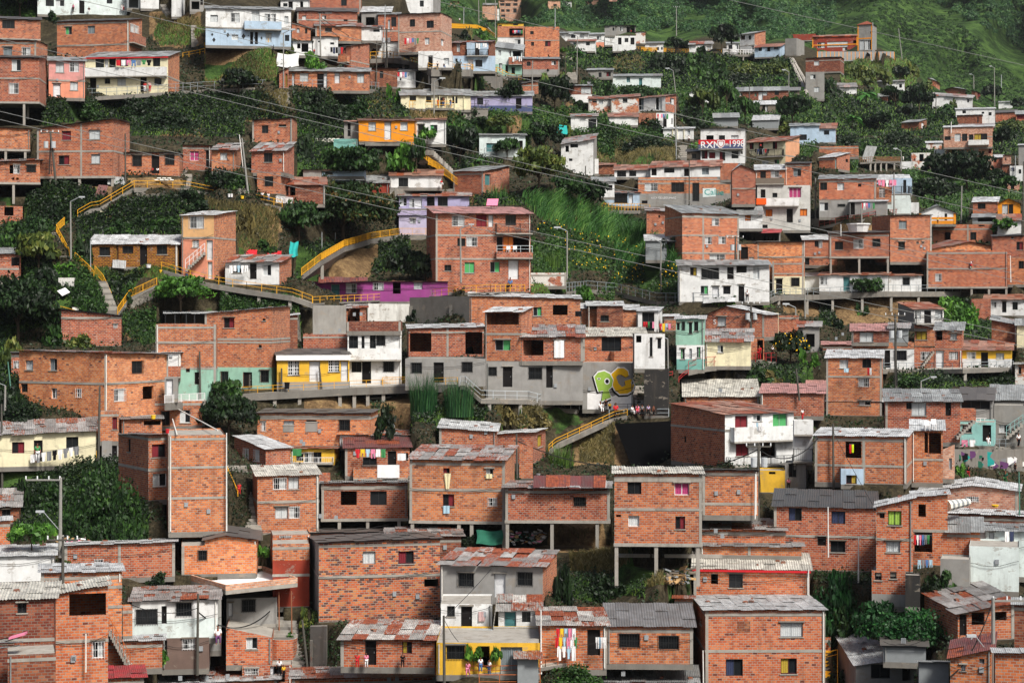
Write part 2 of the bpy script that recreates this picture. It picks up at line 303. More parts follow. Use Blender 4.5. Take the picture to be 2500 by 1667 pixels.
DATA='''
t 0 0
H 430 1455 -150 165 0|wm||k525,0,620,75 w635,0,740,75 d910,10,970,160 k1225,-20,1290,45|long whitewashed house with a dark doorway at the top left edge, residents standing outside
H 1455 1615 -120 100 0|tin||o1480,-60,1590,95|dark open shed between two white houses at the very top
H 1615 1825 -120 105 0|w||k1660,-100,1720,-30|narrow white house above the grassy bank, next to dark concrete stairs
H 1970 2085 -120 195 40|w|||slim white house wall tapering down to the weedy slope at the top
H 2180 2340 -150 140 0|g|r20|o2200,20,2290,110 d2300,-60,2335,60|grey patched shack with a cloth awning, right of the slim white wall
H -150 465 210 640 0|b|r25 Rk f440|k25,235,170,330|upper brick house at the left edge with white blocks painted round its window
H -150 415 460 900 130|b|r10 Rk yr470|l35,540,140,640 w250,545,350,640|middle brick house of the left edge stack, two curtained windows under the roof line
H -150 450 665 1170 90|b|r20 Rk f905 st1440:275|w135,685,240,815 w105,955,212,1080|lowest brick house of the left edge stack on a tall pillar, white framed windows
H 655 1480 250 690 150|b|r20 Rk f510 yr232 dp5 B1480,1620,380,480,b|g750,310,825,400 l1005,300,1090,390 w1495,280,1545,375 w1550,300,1590,385|brick house with two green windows behind the pink and white terrace
H 560 975 710 1130 0|pk/935/sal|r45 Rm f935|w640,715,735,835 w800,715,905,830 D610,960,695,1115 w805,940,895,1040|pink two storey house with a salmon ground floor beside the railing
H 980 1930 650 1105 130|cr|r60 Rm f880 ms=b trim=red B985,1920,770,870,w|k1095,680,1195,780 D1200,670,1245,810 d1250,670,1330,810 k1375,670,1475,765 k1755,665,1840,765 d1030,900,1105,1105 k1200,905,1265,965 w1345,905,1445,990 d1610,880,1685,1060 k1770,900,1855,985|cream two storey house with a red trimmed roof and long balcony full of laundry
L 1330 1740 690 7 mix|row of clothes hanging along the balcony of the cream house
Y 440,1140 1100,1110 1930,1060 2352,1030 2900,1010 3700,1010 4350,1030|th=45 w=3 rail=grey,100 st=1610:1130|long concrete walkway with a grey pipe railing below the pink and cream houses
K yellow 60 2100,610 2240,585 2352,560|short yellow railing on the bank right of the cream house
P 840 150 105 pink black|person in a pink top standing by the long whitewashed house
P 1022 150 70 black white|person in a black shirt seated by the whitewashed house
P 1400 130 65 white white|child in white beside the taller person in red shorts
P 1420 128 75 white red|person in white shirt and red shorts at the house corner
P 1665 1060 120 red white|person in a white and red top leaning in the cream house doorway
P 1720 1055 120 stripe red|person in a striped top standing at the blue door of the cream house
S 1880,60 1960,180|w=1.3|dark concrete stairs between white walls at the top
S 2255,300 2260,510|w=1.6|worn earth and concrete steps on the bank left of the pale blue house
G shrub 30 480,1180 1100,1150 1500,1140 1900,1100 2352,1060 2352,1566 1500,1566 1490,1420 1300,1370 600,1440 480,1440
G shrub 10 0,0 430,0 430,180 640,180 640,250 500,250 0,190
G grass 25 1830,250 2350,350 2200,520 1850,550 1760,420
E earth 1700,140 2300,140 2340,520 1850,560 1700,380
E earth 1900,1400 2352,1440 2352,1566 1850,1566
G dry 25 1750,180 2300,220 2300,420 1900,420
V bush 1600 1330 500 260 dk|rounded dark bush on the green bank under the cream house
V bush 1950 1480 560 260 dk|wide dark bush right of the brick house roof peak
V bush 900 1330 500 200 md|low green shrub on the bank below the pink house
V bush 600 260 150 140 dk|small dark shrub beside the top corner of the green windowed house
V tree 230 200 520 420 dk|dark tree filling the top left corner
t 1 0
H 10 990 100 540 0|w/340/pb|r30 yr120 f340 B455,880,255,345,p|w65,175,150,255 w300,150,398,258 w535,120,630,250 w690,160,750,250 w765,160,815,255 w915,190,960,280 w310,400,385,460 d520,370,555,510 d575,370,610,510 w700,390,765,490 k920,405,970,475|white and pale blue house with dark diamond ornaments on its lower wall
Y 0,560 400,530 730,515|th=30 w=2 rail=yellow,70|walkway with yellow posts in front of the white and pale blue house
H 1000 1215 250 470 0|b|r10 yr330|w1055,300,1090,380 k1150,320,1178,390|small brick house with a steep roof right of the pale blue house
H 1010 1230 480 640 0|w|r5|o1060,500,1100,560 o1110,500,1190,600|open porch in shadow with a yellow railing beneath the steep roofed house
H 870 1190 0 120 0|w||k900,40,950,80 d960,20,1010,120 o1095,20,1130,100|patched white shack with a red panel at the top edge
H 1190 1790 -150 160 0|b|f150|k1565,-20,1630,70|tall orange brick house at the top edge with a yellow side stair
H 1060 1750 125 340 0|b/180/b|r40 Rk yr140 f230|w1120,180,1165,235 w1300,110,1460,160 w1345,180,1395,225 k1595,225,1640,250|brick house under a curved dark roof edge, right of the steep roofed one
H 1270 1800 300 470 0|b|r40 Rj yr310|k1380,320,1460,370|low brick house with a junk covered roof and grey repair blocks
H 1720 2030 320 470 0|w|r20 Rj|k1720,390,1785,420 k1935,340,2010,370|white tin panelled annex under the junk covered roof
H 1240 1530 430 650 0|w|r10|k1300,470,1320,490 k1440,490,1485,515 d1225,530,1240,600|white shack squeezed below the junk covered roof
H 1340 1680 530 790 210|b|r35 Rk f700 B1430,1665,640,710,b|k1355,560,1445,655 d1510,570,1545,640 w1530,720,1600,780|brick house with a shaded balcony and laundry behind the long brick house
L 1440 1620 545 6 dark|dark clothes and red pieces hung under the eave of the shaded balcony
H 855 960 830 1010 0|b|r5 yr780|y925,850,955,1010|brick gable end of the long single storey house
H 960 1890 820 1040 0|b|r45 Rm|w1090,840,1190,940 d1290,850,1365,1020 D1490,840,1550,960 w1750,850,1830,955 D1000,840,1030,1010 D1365,840,1405,1020|long single storey brick house with white window grilles above the walkway
H 1880 2260 480 670 0|w|r10 Rk|d1930,560,1990,640 w1970,520,2030,560|white house at the path with people outside, left of the utility pole
H 2150 2600 -10 170 0|w|r20 yr-80|w2230,50,2290,140 k2470,10,2515,80|white top storey with a dark window over a brick building, near the top centre
H 1990 2230 170 500 0|b|r20 f360|k2140,200,2200,310 w2105,230,2130,370|brick house half hidden behind the utility pole near the top centre
H 2220 2710 150 590 125|bp|r8 f360 Rk|k2352,225,2415,310 k2545,240,2630,325 w2525,435,2580,515 w2693,448,2748,525 w2140,500,2200,560|big pale brick block with a white plaster patch and two storeys of windows
H 2452 2840 590 780 0|w|nr|d2567,640,2618,790 w2742,670,2805,750|white ground floor with a dark doorway beside the yellow railed path
L 2290 2460 440 6 mix|clothes line in the shaded opening of the big pale brick block
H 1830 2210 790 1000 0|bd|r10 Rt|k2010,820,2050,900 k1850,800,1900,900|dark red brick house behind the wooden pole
H 2205 2420 820 1010 0|w|r20 Rm|w2210,840,2260,930 w2340,830,2400,920|white house with bright striped laundry beside the path
L 2210 2350 830 5 mix|striped towels and shirts hanging beside the wooden pole
Y 1900,680 2100,670 2352,700 2560,790|th=50 w=2.5 rail=yellow,80 st=2080:900,2280:820|curving concrete viaduct walkway with people near the top centre
P 1930 635 80 black black|person in black sitting on the curving walkway rail
P 2130 660 80 white black|person in white leaning on the walkway rail
P 2270 660 100 black brown|person in dark clothes walking on the curved walkway
P 1255 640 50 red black|head and shoulders of a person in the shadow of the white shack
H 1800 2130 140 330 0|g|r60 Rw|o1850,200,1950,300|grey house under slanting pale awnings near the top centre
O 905 385 1010 lamp|slim pale lamp post in front of the long single storey brick house
O 1330 160 640 con|dark pole with many wires behind the junk covered roof
O 1968 470 990 wood|old wooden pole right of the long single storey brick house
O 2060 60 650 met|tall thin metal post near the top centre
O 2095 330 950 tr|concrete utility pole with a transformer near the top centre
V bush 920 640 230 180 yl|round yellow green bush below the lamp at the pale blue house
V bush 1240 760 260 200 lt|green shrub beside the white tarp slope
V tree 390 1100 380 300 dk|feathery dark green tree growing against the walkway railing
V bush 1230 1350 420 330 dk|dense dark shrub below the long brick house
V bush 1450 1420 560 260 dk|broad dark shrub left of the orange house
V bush 2170 1180 190 260 lt|leafy bright shrub at the end of the long walkway
V bush 1750 1330 420 220 md|green bush with a few yellow blooms on the bank
V bush 1130 1560 250 90 lt|bright low bush beside the tall narrow brick house
X tarp 780 520 790 660 black|black plastic sheet hanging over the bank
X tarp 830 620 1080 770 white|crumpled white tarp spread down the slope
G grass 30 0,570 730,530 800,650 850,800 840,940 0,940
G dry 25 0,780 500,640 840,900 840,940 0,945
G shrub 25 0,1060 700,1070 1000,1340 460,1400 440,1566 0,1566
G shrub 30 1000,1060 2000,1050 2352,1290 2352,1350 1620,1350 1600,1566 1070,1566 1070,1350
G dry 14 640,1060 950,1060 950,1330 640,1330
G dry 14 1900,1060 2100,1100 2200,1340 1950,1340
E earth 0,560 620,560 620,700 0,760
E rock 730,1060 980,1060 940,1260 760,1280
E earth 1250,1060 1700,1070 1700,1110 1250,1100
E earth 1850,1080 2050,1080 2150,1340 1880,1340
E earth 480,1250 720,1250 700,1400 460,1400
G dry 14 950,650 1190,640 1200,770 1090,770
t 2 0
H -100 270 -200 250 85|w|r10|k115,15,165,80|tall white house at the top edge with a single dark window and brick side
H 355 480 250 385 0|b|nr||small brick annex at the right corner of the big pale brick block
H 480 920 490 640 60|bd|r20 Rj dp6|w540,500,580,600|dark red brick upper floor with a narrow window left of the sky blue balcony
H 655 905 490 650 0|pb|nr B655,905,570,640,m|d750,500,800,640|sky blue balcony front with curly black railing
H 470 985 645 820 0|pb|nr|k525,675,550,710 k390,670,450,750 D665,680,730,800 b755,690,835,770|pale blue ground floor wall with a white door behind the yellow railing
H 910 985 460 715 0|b|r5 Rk||exposed brick end wall beside the corrugated awning
H 985 1290 540 870 20|wm/740/mint|r60 Rm yr580 B1140,1310,660,740,b|w1020,565,1050,640 w1140,580,1165,650 o1185,590,1280,670 w1025,730,1065,820 d1100,750,1130,840 d1170,775,1210,855|white and mint green house with laundry on its corner balcony
L 1180 1320 650 6 white|white clothes drying on the corner balcony of the mint house
L 760 890 500 5 white|white garments hanging in the sky blue balcony
H 1015 1310 270 435 0|yel|r0|k1010,290,1060,330 k1190,275,1245,295|yellow topped house peeking above the brick houses near the top centre
H 1010 1320 305 640 0|b/435/w|nr f435|o1145,330,1300,415 w1205,455,1275,510|brick and white house with a shaded laundry opening beneath the yellow topped one
L 1180 1300 350 6 mix|clothes on a line in the opening of the brick and white house
H 1325 1720 310 660 0|bo|nr f465|k1385,360,1425,400 k1395,485,1430,530 r1555,475,1620,535|square brick house with two storeys and no visible roof, left of the white row
H 1300 1720 680 860 0|b/800/g|r20 Rm|k1345,710,1390,760 w1630,700,1680,750|low brick house with a clipped round tree in front
H 1720 2050 380 500 0|w|r15 Rm|w1730,395,1780,445 k1855,400,1905,440 w1955,395,2000,445|small white house highest of the white row near the stairs
H 1815 2130 475 590 0|w|r20 Rt|G1880,490,1915,530 k2025,485,2070,525|white brick cottage with a reddish roof edge above the palm
H 2060 2265 400 550 0|w/490/sal|r20 Rm|w2150,415,2200,465|white cottage with a salmon base at the path end
H 2240 2360 300 410 0|g|r5 Rm|k2330,320,2352,355|grey two storey house partly cut at the ridge
H 1955 2330 810 900 0|gb|r20 Rm|k2000,840,2040,890 k2170,835,2205,890 r2260,830,2310,880|low grey stone patterned cottage half hidden by shrubs
H 1290 1480 960 1080 0|b|r15 Rk yr935 f985||brick shed with a sloping roof at the foot of the stair walkway
H 1810 2095 990 1180 0|bd/1090/w|r15 Rm|w1970,1000,2090,1080|brick and white house right of the big dark tree
H -100 180 1095 1250 0|cr|r60 Rm|k0,1100,75,1160|cream porch with yellow railing at the left end of the terrace
H 180 700 1095 1260 0|cr|r70 Rm col=180,345,435,520,625|k180,1110,250,1180 k320,1120,400,1220 k490,1110,550,1190|cream terrace house with white posts and a yellow railing
H 630 1410 1105 1285 0|lil/1215/blu|r55 Rm|k775,1125,845,1205 w640,1110,700,1170 d1220,1130,1285,1250|long lilac terrace house with a dark blue base behind the clipped tree
Y 0,1240 180,1240 700,1245|th=25 w=2 rail=yellow,80|balcony walkway with yellow railing of the cream terrace house
Y 700,1240 1000,1250 1400,1275|th=12 w=2 rail=dark,90|dark railed path in front of the long lilac house
Y 0,700 250,800 700,800 1000,830|th=80 w=2.2 rail=yellow,60 st=225:960|grey concrete walkway with yellow posts above the buttressed wall
Y 1000,830 1130,900 1230,920 1380,930|th=40 w=2 rail=yellow,60|descending ramp with a double yellow railing below the mint house
K yellow 60 375,265 620,270 770,270 880,310 990,380|yellow railing where people gather above the stairs near the top
R 250 1070 880 1050|con|weathered grey retaining wall with slanting buttresses
R 620 900 1260 1370|con|crumbling concrete wall under the lilac terrace
P 575 265 60 white brown|person in pale clothes by the upper yellow railing
P 685 270 55 red red|person in red at the upper yellow railing
P 762 260 40 red blue|smaller person in red farther along the upper yellow railing
P 320 780 70 white black|person in light top standing at the white ground floor
P 395 785 55 black blue|person seated by the white ground floor doorway
P 690 800 75 white white|person in white at the white door of the pale blue wall
P 585 790 110 pb white|person leaning on the pale blue wall
P 390 1225 110 brown blue|person standing on the cream terrace under the white posts
P 470 1225 90 black blue|person in dark clothes on the cream terrace
P 325 1225 90 red red|person in red beside a cream terrace post
O 620 90 290 met|thin lamp pole beside the upper yellow railing
O 795 -60 270 con|concrete pole at the top edge, left one of the tall pair
O 870 -100 285 con|thick pale concrete pole at the top edge, right one of the tall pair
O 985 -40 440 con|grey pole beside the yellow topped house
O 1670 100 300 met|thin pole with a lamp standing above the square brick house
O 1920 420 900 lamp|lamp pole beside the palm and the white brick cottage
O 280 940 1350 lamp2|street lamp on a pale post in front of the cream terrace house
O 1405 700 1165 con|tall grey pole rising over the lilac terrace
V tree 1165 1290 300 350 dk clip|clipped round dark tree in front of the lilac house
V tree 1500 840 95 160 dk clip|small clipped ball tree in front of the low brick house
V tree 1590 860 80 90 dk|small dark bush next to the clipped ball tree
V tree 1670 1300 400 440 dk|large dark tree with pale twigs right of the lilac terrace
V bush 820 450 230 150 lt|bright leafy bush under the upper yellow stairs
V bush 620 460 150 120 dk|dark shrub beside the grey shed below the stairs
V palm 1930 760 220 260 md|fan palm beside the white brick cottage
V bush 2240 1100 260 200 md|green bush by the stone patterned cottage
V bush 2000 1280 300 150 dk|dark overhanging bush above the patched roof
V tree 1750 640 110 90 lt|small light tree at the foot of the white row
V bush 700 1400 360 150 dk|dark shrub under the crumbling concrete wall
V bush 500 1600 350 200 lt|bright green tree crown above the white cottage roof
V bush 1050 1420 350 140 yl|yellow green shrub below the dark railed path
V bush 1400 1540 350 130 md|green thicket left of the turquoise tarp
V bush 1720 1560 330 200 yl|bush with yellow tips behind the turquoise tarp
V tree 1750 840 70 170 dk|slender dark tree left of the long grass lined stairs
X tarp 1580 1440 1810 1540 teal|turquoise tarp draped over bushes
X dish 2060 950 45 25|grey satellite dish on the roof right of the dark tree
S 1800,660 1860,930|w=2.2|long straight concrete stairway climbing through the green bank
S 800,230 960,390|w=1.2|dark stairs beside the yellow railing near the top
G shrub 30 1800,560 2352,560 2352,790 1900,780 1850,930 2352,930 2352,1120 2090,1090 1800,950
G grass 25 1300,860 1800,860 1850,960 1480,960 1300,930
G shrub 30 900,1280 2100,1230 2352,1330 2352,1566 900,1566
G shrub 18 600,900 850,900 850,1040 620,1040
G dry 20 650,340 720,340 720,460 650,460
G dry 20 0,1290 600,1300 520,1350 500,1440 420,1360 0,1360
G shrub 30 450,1330 900,1370 1200,1540 400,1566
E earth 0,1270 620,1280 520,1420 420,1370 0,1350
E earth 1100,1310 1300,1310 1300,1380 1100,1380
E earth 1800,1170 1900,1230 1880,1310 1780,1310
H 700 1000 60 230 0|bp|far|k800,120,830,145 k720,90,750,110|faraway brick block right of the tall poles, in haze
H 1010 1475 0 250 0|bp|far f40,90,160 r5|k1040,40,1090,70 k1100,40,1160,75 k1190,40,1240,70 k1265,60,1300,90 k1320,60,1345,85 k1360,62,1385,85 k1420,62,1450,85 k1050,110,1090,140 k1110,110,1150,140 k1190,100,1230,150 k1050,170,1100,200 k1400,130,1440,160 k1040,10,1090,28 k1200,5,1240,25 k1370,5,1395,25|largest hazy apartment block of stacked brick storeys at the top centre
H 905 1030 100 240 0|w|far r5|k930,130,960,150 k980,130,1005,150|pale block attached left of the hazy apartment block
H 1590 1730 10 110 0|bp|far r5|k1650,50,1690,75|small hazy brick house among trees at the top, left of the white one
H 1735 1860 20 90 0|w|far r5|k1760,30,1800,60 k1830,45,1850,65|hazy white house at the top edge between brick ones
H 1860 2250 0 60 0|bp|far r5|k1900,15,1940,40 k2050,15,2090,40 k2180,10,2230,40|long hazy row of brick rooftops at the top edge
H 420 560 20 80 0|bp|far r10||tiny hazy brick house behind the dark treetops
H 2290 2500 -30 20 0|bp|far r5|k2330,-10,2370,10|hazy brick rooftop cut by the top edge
t 3 0
H -110 240 300 400 0|g|r10 Rm|w0,310,20,350 w62,310,100,360 o140,310,180,400 o182,300,235,400|grey upper storey with an open blue balcony on the ridge
H -110 245 415 520 0|w|nr|d42,435,82,515 k118,440,160,488 d185,435,230,515|white ground floor with two dark doors on the ridge
H 245 355 370 500 0|wb|r10 Rj|o275,330,320,365|stained round walled shack beside the ridge house
H 350 560 500 600 0|w|r20 Rm|k390,550,430,595 k475,545,512,580 k535,545,560,575|low white house behind the yellow railing on the ridge
H 860 1120 510 600 0|w|r35 Rj|w870,530,880,580 w1060,530,1110,580|white cottage with a cluttered roof between two dark ridge trees
H 1290 1430 500 600 0|w|r15 Rm|k1310,520,1355,570 w1390,510,1425,570|small pale porch hut right of the big round tree
H 1440 1610 400 620 125|w|r30 Rm yr385 f520 ms=b|o1450,410,1500,460 k1540,410,1570,460 d1430,530,1450,610 w1570,530,1600,580|two storey house with a brick side wall and hanging green cloth on the ridge
H 1610 1900 535 650 55|pb|r35 Rt|k1655,550,1695,590 d1755,540,1790,595 k1830,535,1880,570|pale blue cottage with rust patched roof next to the school tank
Y 0,570 300,590 600,600 1250,620|th=15 w=2 rail=yellow,45|ridge path with yellow railing in front of the white row
Y 1250,620 1420,628 1740,630|th=25 w=2 rail=white,55 st=1480:700,1600:700|white balustrade deck of the pale blue ridge cottage
H -20 245 520 590 0|w|nr||low white parapet with painted scribbles on the ridge
H -60 535 880 1010 0|wm|r25 Rm yr880|G140,885,180,950 T283,900,320,995|long whitewashed brick cottage with two teal openings in the green bank
H 860 1160 1070 1180 0|w|r5 pk980,1035 Rw|r1010,1065,1055,1085 r1080,1070,1105,1100|white gabled cottage with an orange mural hidden by bushes
H 1400 2000 1050 1160 0|bd|r45 Rm|D1655,1060,1705,1160 w1705,1055,1755,1100 k1840,1050,1890,1095 g1610,1075,1635,1110 w1430,1070,1470,1105|long low brick house with a white door under grey sheets in the greenery
H 2000 2120 1040 1085 0|wood|r35 Rm|k2035,1045,2100,1070|wooden lean-to at the right end of the long low brick house
H 1610 1850 1205 1300 0|wood|r45 Rw|d1700,1210,1730,1300 w1735,1220,1760,1295|shack of grey boards on a white footing in the thicket
H 1585 1880 1385 1480 0|tin|r60 Rw||grey tin hut below the board shack
H 1140 1420 1350 1450 0|tin|r50 Rm||grey block hut half buried in trees
H -40 280 1130 1330 0|wb|r30 Rt yr1110|k95,1130,150,1185|patchy red and white brick house left of the white stair house
H 270 585 1110 1280 125|w|r25 Rt f1280 dp4 ms=b|l275,1125,335,1265 w470,1120,545,1265 w640,1130,690,1200|white upper house with a red roof edge and an outside staircase
H 480 680 1300 1480 0|w|nr|d560,1330,600,1480 k655,1360,668,1430|white lower room where laundry hangs under the stair house
L 490 620 1310 6 mix|red and white laundry hanging beside the outside staircase
X stair 270,1280 470,1400|w=1|concrete outside staircase of the white house with red roof edge
R 280 480 1300 1440|brick|sloping brown brick wall under the outside staircase
H 560 910 1480 1600 0|w|r20 Rw col=670,720,800|w840,1490,870,1550|white concrete frame porch under the stair house
H -60 270 1345 1440 0|w|r45 Rt||low white hut with dark tiled roof in front of the patchy brick house
H -500 -200 1340 1520 0|w|r30 Rj|k-300,1370,-200,1500 o-180,1370,-120,1480|ramshackle white hut with hanging sheets behind the bushes
H -300 60 1140 1300 0|wb|r30 Rt|w-180,1150,-130,1200 k-250,1160,-200,1180|patchy white brick house with worn paint at the end of a dirt bank
O 712 80 415 con|pole with crossarm and insulators on the ridge
O 705 815 1070 lamp|leaning lamp pole in the green slope centre
O 1550 970 1200 wood|greenish pole beside the long low brick house
O 2000 830 1080 lamp|thin lamp pole left of the long pipes
O 705 1220 1700 lamp2|bright street lamp on a pale pole in front of the white stair house
P 190 395 50 red black|person in red on the open blue balcony
V tree 705 640 300 210 dk|low dark spreading tree on the ridge, left of the big round one
V tree 1235 600 330 320 dk|big round dark tree on the ridge between white cottages
V bush 1020 620 180 110 md|green bush before the cluttered roof cottage
V bush 600 830 480 280 dk|rounded dark tree in the slope under the ridge path
V bush 950 900 420 330 md|dense green shrubs hanging under the ridge
V bush 1150 1010 400 330 md|lower shrubs in the middle of the green slope
V bush 1500 900 500 230 yl|yellowish grassy bushes beneath the balustrade deck
V bush 1850 860 400 220 yl|yellow brown shrubs left of the twin pipes
V bush 1400 1000 500 200 dk|dark shrub mass over the long low brick house
V tree 1010 1350 330 340 yl|tree with bare pale twigs beside the gabled cottage
V tree 1290 1260 260 330 md|green tree between the gabled cottage and the long brick house
V tree 1500 1440 280 330 md|bright bush covering the grey block hut
V bush 1900 1250 260 160 md|bush at the right side of the board shack
V tree 2050 1450 380 350 dk|dark tree left of the banana plants
V bush 1960 1540 250 150 yl|bush with yellow flowers above the pale blue cottage
V bush 850 1450 450 250 dk|dark bushes behind the bright street lamp
V banana 1900 960 180 120 md|small banana clump left of the twin pipes
V bush 200 1100 500 160 md|green bank shrubs beneath the whitewashed cottage
V bush 400 1500 350 180 dk|dark shrubs at the foot of the outside staircase
G shrub 40 0,600 1250,630 1900,660 2050,720 2150,1000 1400,1040 850,1040 540,1000 540,870 0,840
G shrub 30 0,1020 860,1020 1380,1060 1600,1180 2352,1000 2352,1420 1850,1400 1100,1450 760,1400 740,1100 0,1090
G shrub 30 0,1430 550,1500 560,1640 0,1640
G dry 20 0,640 260,640 380,780 330,830 0,820
G dry 30 0,1600 700,1600 700,1900 0,1900
t 4 0
H -390 -260 440 630 90|gb|nr name=water_tank||round grey concrete tank at the left end of the orange school
H -385 -40 400 470 0|rd|nr ||upper red brick volume of the orange school at its left end
H -80 440 410 600 0|rd|r15 Rt trim=orange name=school_building|w-20,490,65,555 w90,480,330,545 w165,540,255,590 o390,465,440,520 w270,545,320,585|long red and orange school building with white framed windows on the hilltop
H 440 610 280 580 50|gb|trim=orange nr pyr=225 name=tower|w465,465,520,575 w525,465,600,575 k585,365,600,390|square grey tower with orange corners and a pointed tile roof beside the school
R -20 860 595 680|panel|grey panelled wall with orange joints around the school terrace
H -155 240 655 820 45|bd|r10 Rk f690|w-60,700,0,755|brick house under the school wall with concrete beams
H -155 60 830 1150 0|gb|nr|w-100,860,-40,910 w-60,1000,0,1060|pale bare lower storey covered with junk beneath the brick house
H 505 980 950 1050 0|w|r15 Rm yr935|w620,970,658,1010 w790,965,818,1005 o918,970,950,1010|long white cottage with a brick gable under the grassy knoll
H 220 430 1000 1080 0|w|r45 Rj||ruined white hut with a collapsed roof left of the long white cottage
H 680 790 1110 1160 0|b|r35 Rm||tiny brick shed with a tin roof below the long white cottage
H 1140 1340 930 1010 45|b|r0 pk1250,900 Rm|w1240,935,1280,975|small gabled brick house at the foot of the grassy hill
H 1300 1760 1100 1240 0|w|r35 Rj yr1130|k1700,1140,1720,1180|long white shack with a drooping tin roof on the right
H 1380 1790 1050 1130 60|bd|pk1530,1005 r0 Rm|r1820,1070,1845,1130|wide brown gabled brick house with a white post at the right
H 2060 2220 1180 1250 0|w|r15 Rm|d2040,1190,2060,1240|plain white block hut near the right edge
H 1570 2020 1250 1450 0|w|r15 Rw|o1645,1270,1685,1305 k1865,1285,1895,1310 k1945,1290,1980,1330|white house with small dark windows right of the tall thin pole's foot
H 1580 1870 1320 1430 0|bd|r10 Rk|k1815,1350,1830,1410|brown brick annex in front of the white house with small windows
H 2025 2260 1290 1400 0|bo|r30 Rk f1400||blank orange brick box near the right edge
H 2260 2420 1310 1400 0|bo|r40 Rm|r2270,1310,2352,1370|orange brick box with a red wall panel at the right edge
H 1590 1990 1460 1540 0|b|r30 Rj||low brick shed with a dark roof below the white house
H 945 1150 1400 1500 85|bd|r30 Rm|D1175,1400,1205,1480|small brick hut with a white side door in the thicket
H -40 190 1480 1640 0|pb|r60 Rt ms=b|k55,1500,115,1550|pale blue house with a brown tile roof left of the banana plants
O 610 260 660 met|thin dark pole beside the grey tower
O 955 330 700 con|leaning pale pole on the hillside right of the school
O 1775 870 1040 lamp|street lamp at the far right above the brown gabled house
O 2015 780 1250 lamp|tall thin pale lamp pole at the right
O 2090 860 1010 met|faint dark lamp post on the far right hillside
O 1338 1080 1360 wood|grey wooden pole in front of the white shack
O 1515 1400 1510 white|short white post below the grassy slope at the right
V palm 545 1250 260 330 lt|banana plant with long pale leaves, right one of the pair
V banana 380 1500 330 280 lt|banana plant with drooping leaves, left one of the pair
V tree 930 930 230 170 dk|dark round bush on the side of the grassy knoll
V tree 880 1260 330 270 dk|dark tree below the long white cottage
V tree 1150 1300 340 330 dk|tall dark tree in the thicket left of the wooden pole
V tree 680 1500 340 200 dk|dark green bush beside the banana plants
V tree 1990 1170 220 190 dk|dark tree behind the tall thin pale lamp pole
V tree 2310 1260 200 130 dk|dark bush at the right edge under the far hill
V bush 1430 1350 300 180 md|light shrub beside the grey wooden pole
V bush 1540 1240 110 120 yl|yellow green shrub in front of the long white shack
V bush 1730 1150 130 120 md|shrub leaning on the brown gabled house
V bush 110 1100 330 280 dk|dark bush under the brick house of the school wall
V bush 2200 1500 400 160 yl|olive shrub below the orange brick boxes
V tree 1020 1380 230 170 dk|dark bush above the small brick hut
V bush 450 930 420 250 yl|tall yellow grass tufts on the knoll below the school
V bush 700 930 330 230 yl|pale feathery grass on the knoll left of the dark round bush
V bush 1070 860 170 160 yl|dry grass clump at the right end of the knoll
V bush 1220 1000 180 100 yl|yellowish bush beside the small gabled brick house
X stair -320,700 -100,1120|w=0.8|pair of long pale drain chutes down the slope under the school
G grass 40 240,700 1000,690 1130,800 1100,1000 250,980
G shrub 30 0,1050 1300,1050 1580,1250 1600,1500 1350,1566 0,1566
G shrub 30 1980,1400 2352,1400 2352,1566 1980,1566
E earth 400,880 540,880 520,960 420,960
t 0 1
H -150 345 -110 150 0|b|r10 Rm yr-80 st260:65,290||plain brick house on short pillars, above the shack with a perforated wall
H -150 460 300 530 0|b|r25 Rj yr275 st690:155|o110,330,155,430 w160,330,225,430 b305,330,410,412 o140,475,165,500 o185,475,215,500|brick house with a perforated balcony wall on a single pillar at the left edge
H 425 1300 -86 455 190|b|yr-196 r3 f170 st570:575,910,1300 dp6|r710,-60,815,45 w1020,-75,1150,35 r670,220,795,325 w1045,205,1150,312|two storey brick house on pillars with concrete columns and a lopsided roof
H 1395 2060 190 455 40|b|f212 r12 Rk|b1520,220,1625,345 d1740,215,1830,430 b1895,210,2000,330|single storey brick house with black window bars and people on its doorstep
H 2100 2420 105 385 0|b|r8 Rt|p2180,170,2285,280 d2365,160,2420,360|brick house with magenta curtains beside the narrow steps
H 0 260 800 1010 0|b|nr|o50,800,155,910|roofless brick ruin with a square gap in its wall at the left edge
H -150 240 1350 1640 0|b|r75 Rm|d130,1390,240,1515|brick shack with a grey sheet roof behind the leafy tree at the left edge
H 1020 2040 1240 1500 60|by|r105 Rw dp5|k1140,1270,1265,1370 k1405,1260,1530,1345 d1605,1250,1690,1485 k1800,1250,1920,1355 y1330,1250,1360,1415 y1688,1250,1708,1470|long low house of brown brick with yellow mortar under a white corrugated roof
H 2085 2457 905 1640 250|sand/1165/sal|r45 Rw f1165 ms=b|w2175,905,2340,1060 v2205,1190,2285,1275 D2370,1190,2475,1420 D2385,1440,2440,1640|salmon and sand coloured tower house with brick side and white grilles
X stair 2352,1330 2130,1540|w=0.9 rail=white|white railed stair climbing the salmon tower house
Y 890,920 1040,835 1140,820 1540,585|th=60 w=1.4 rail=yellow,75|rising concrete stairway with yellow railing below the pillar house
Y 1540,590 2130,595 2352,640 3050,770 3240,815|th=55 w=1.8 rail=yellow,80 st=1560:690,2770:780|long concrete walkway with yellow railing descending to the dark trees
K yellow 90b 860,1420 1010,1560 1080,1640|lower yellow slatted railing beside the lamp post steps
K yellow 90b 740,1020 645,1110 800,1400|upper yellow slatted railing beside the lamp post steps
S 590,1110 760,1400|w=1.4|worn concrete steps left of the lamp post
S 2150,440 2120,600|w=1.2|narrow concrete steps below the magenta curtains
X sheet 1235 465 1435 555 tin|pair of grey corrugated sheets leaning at the pillar house
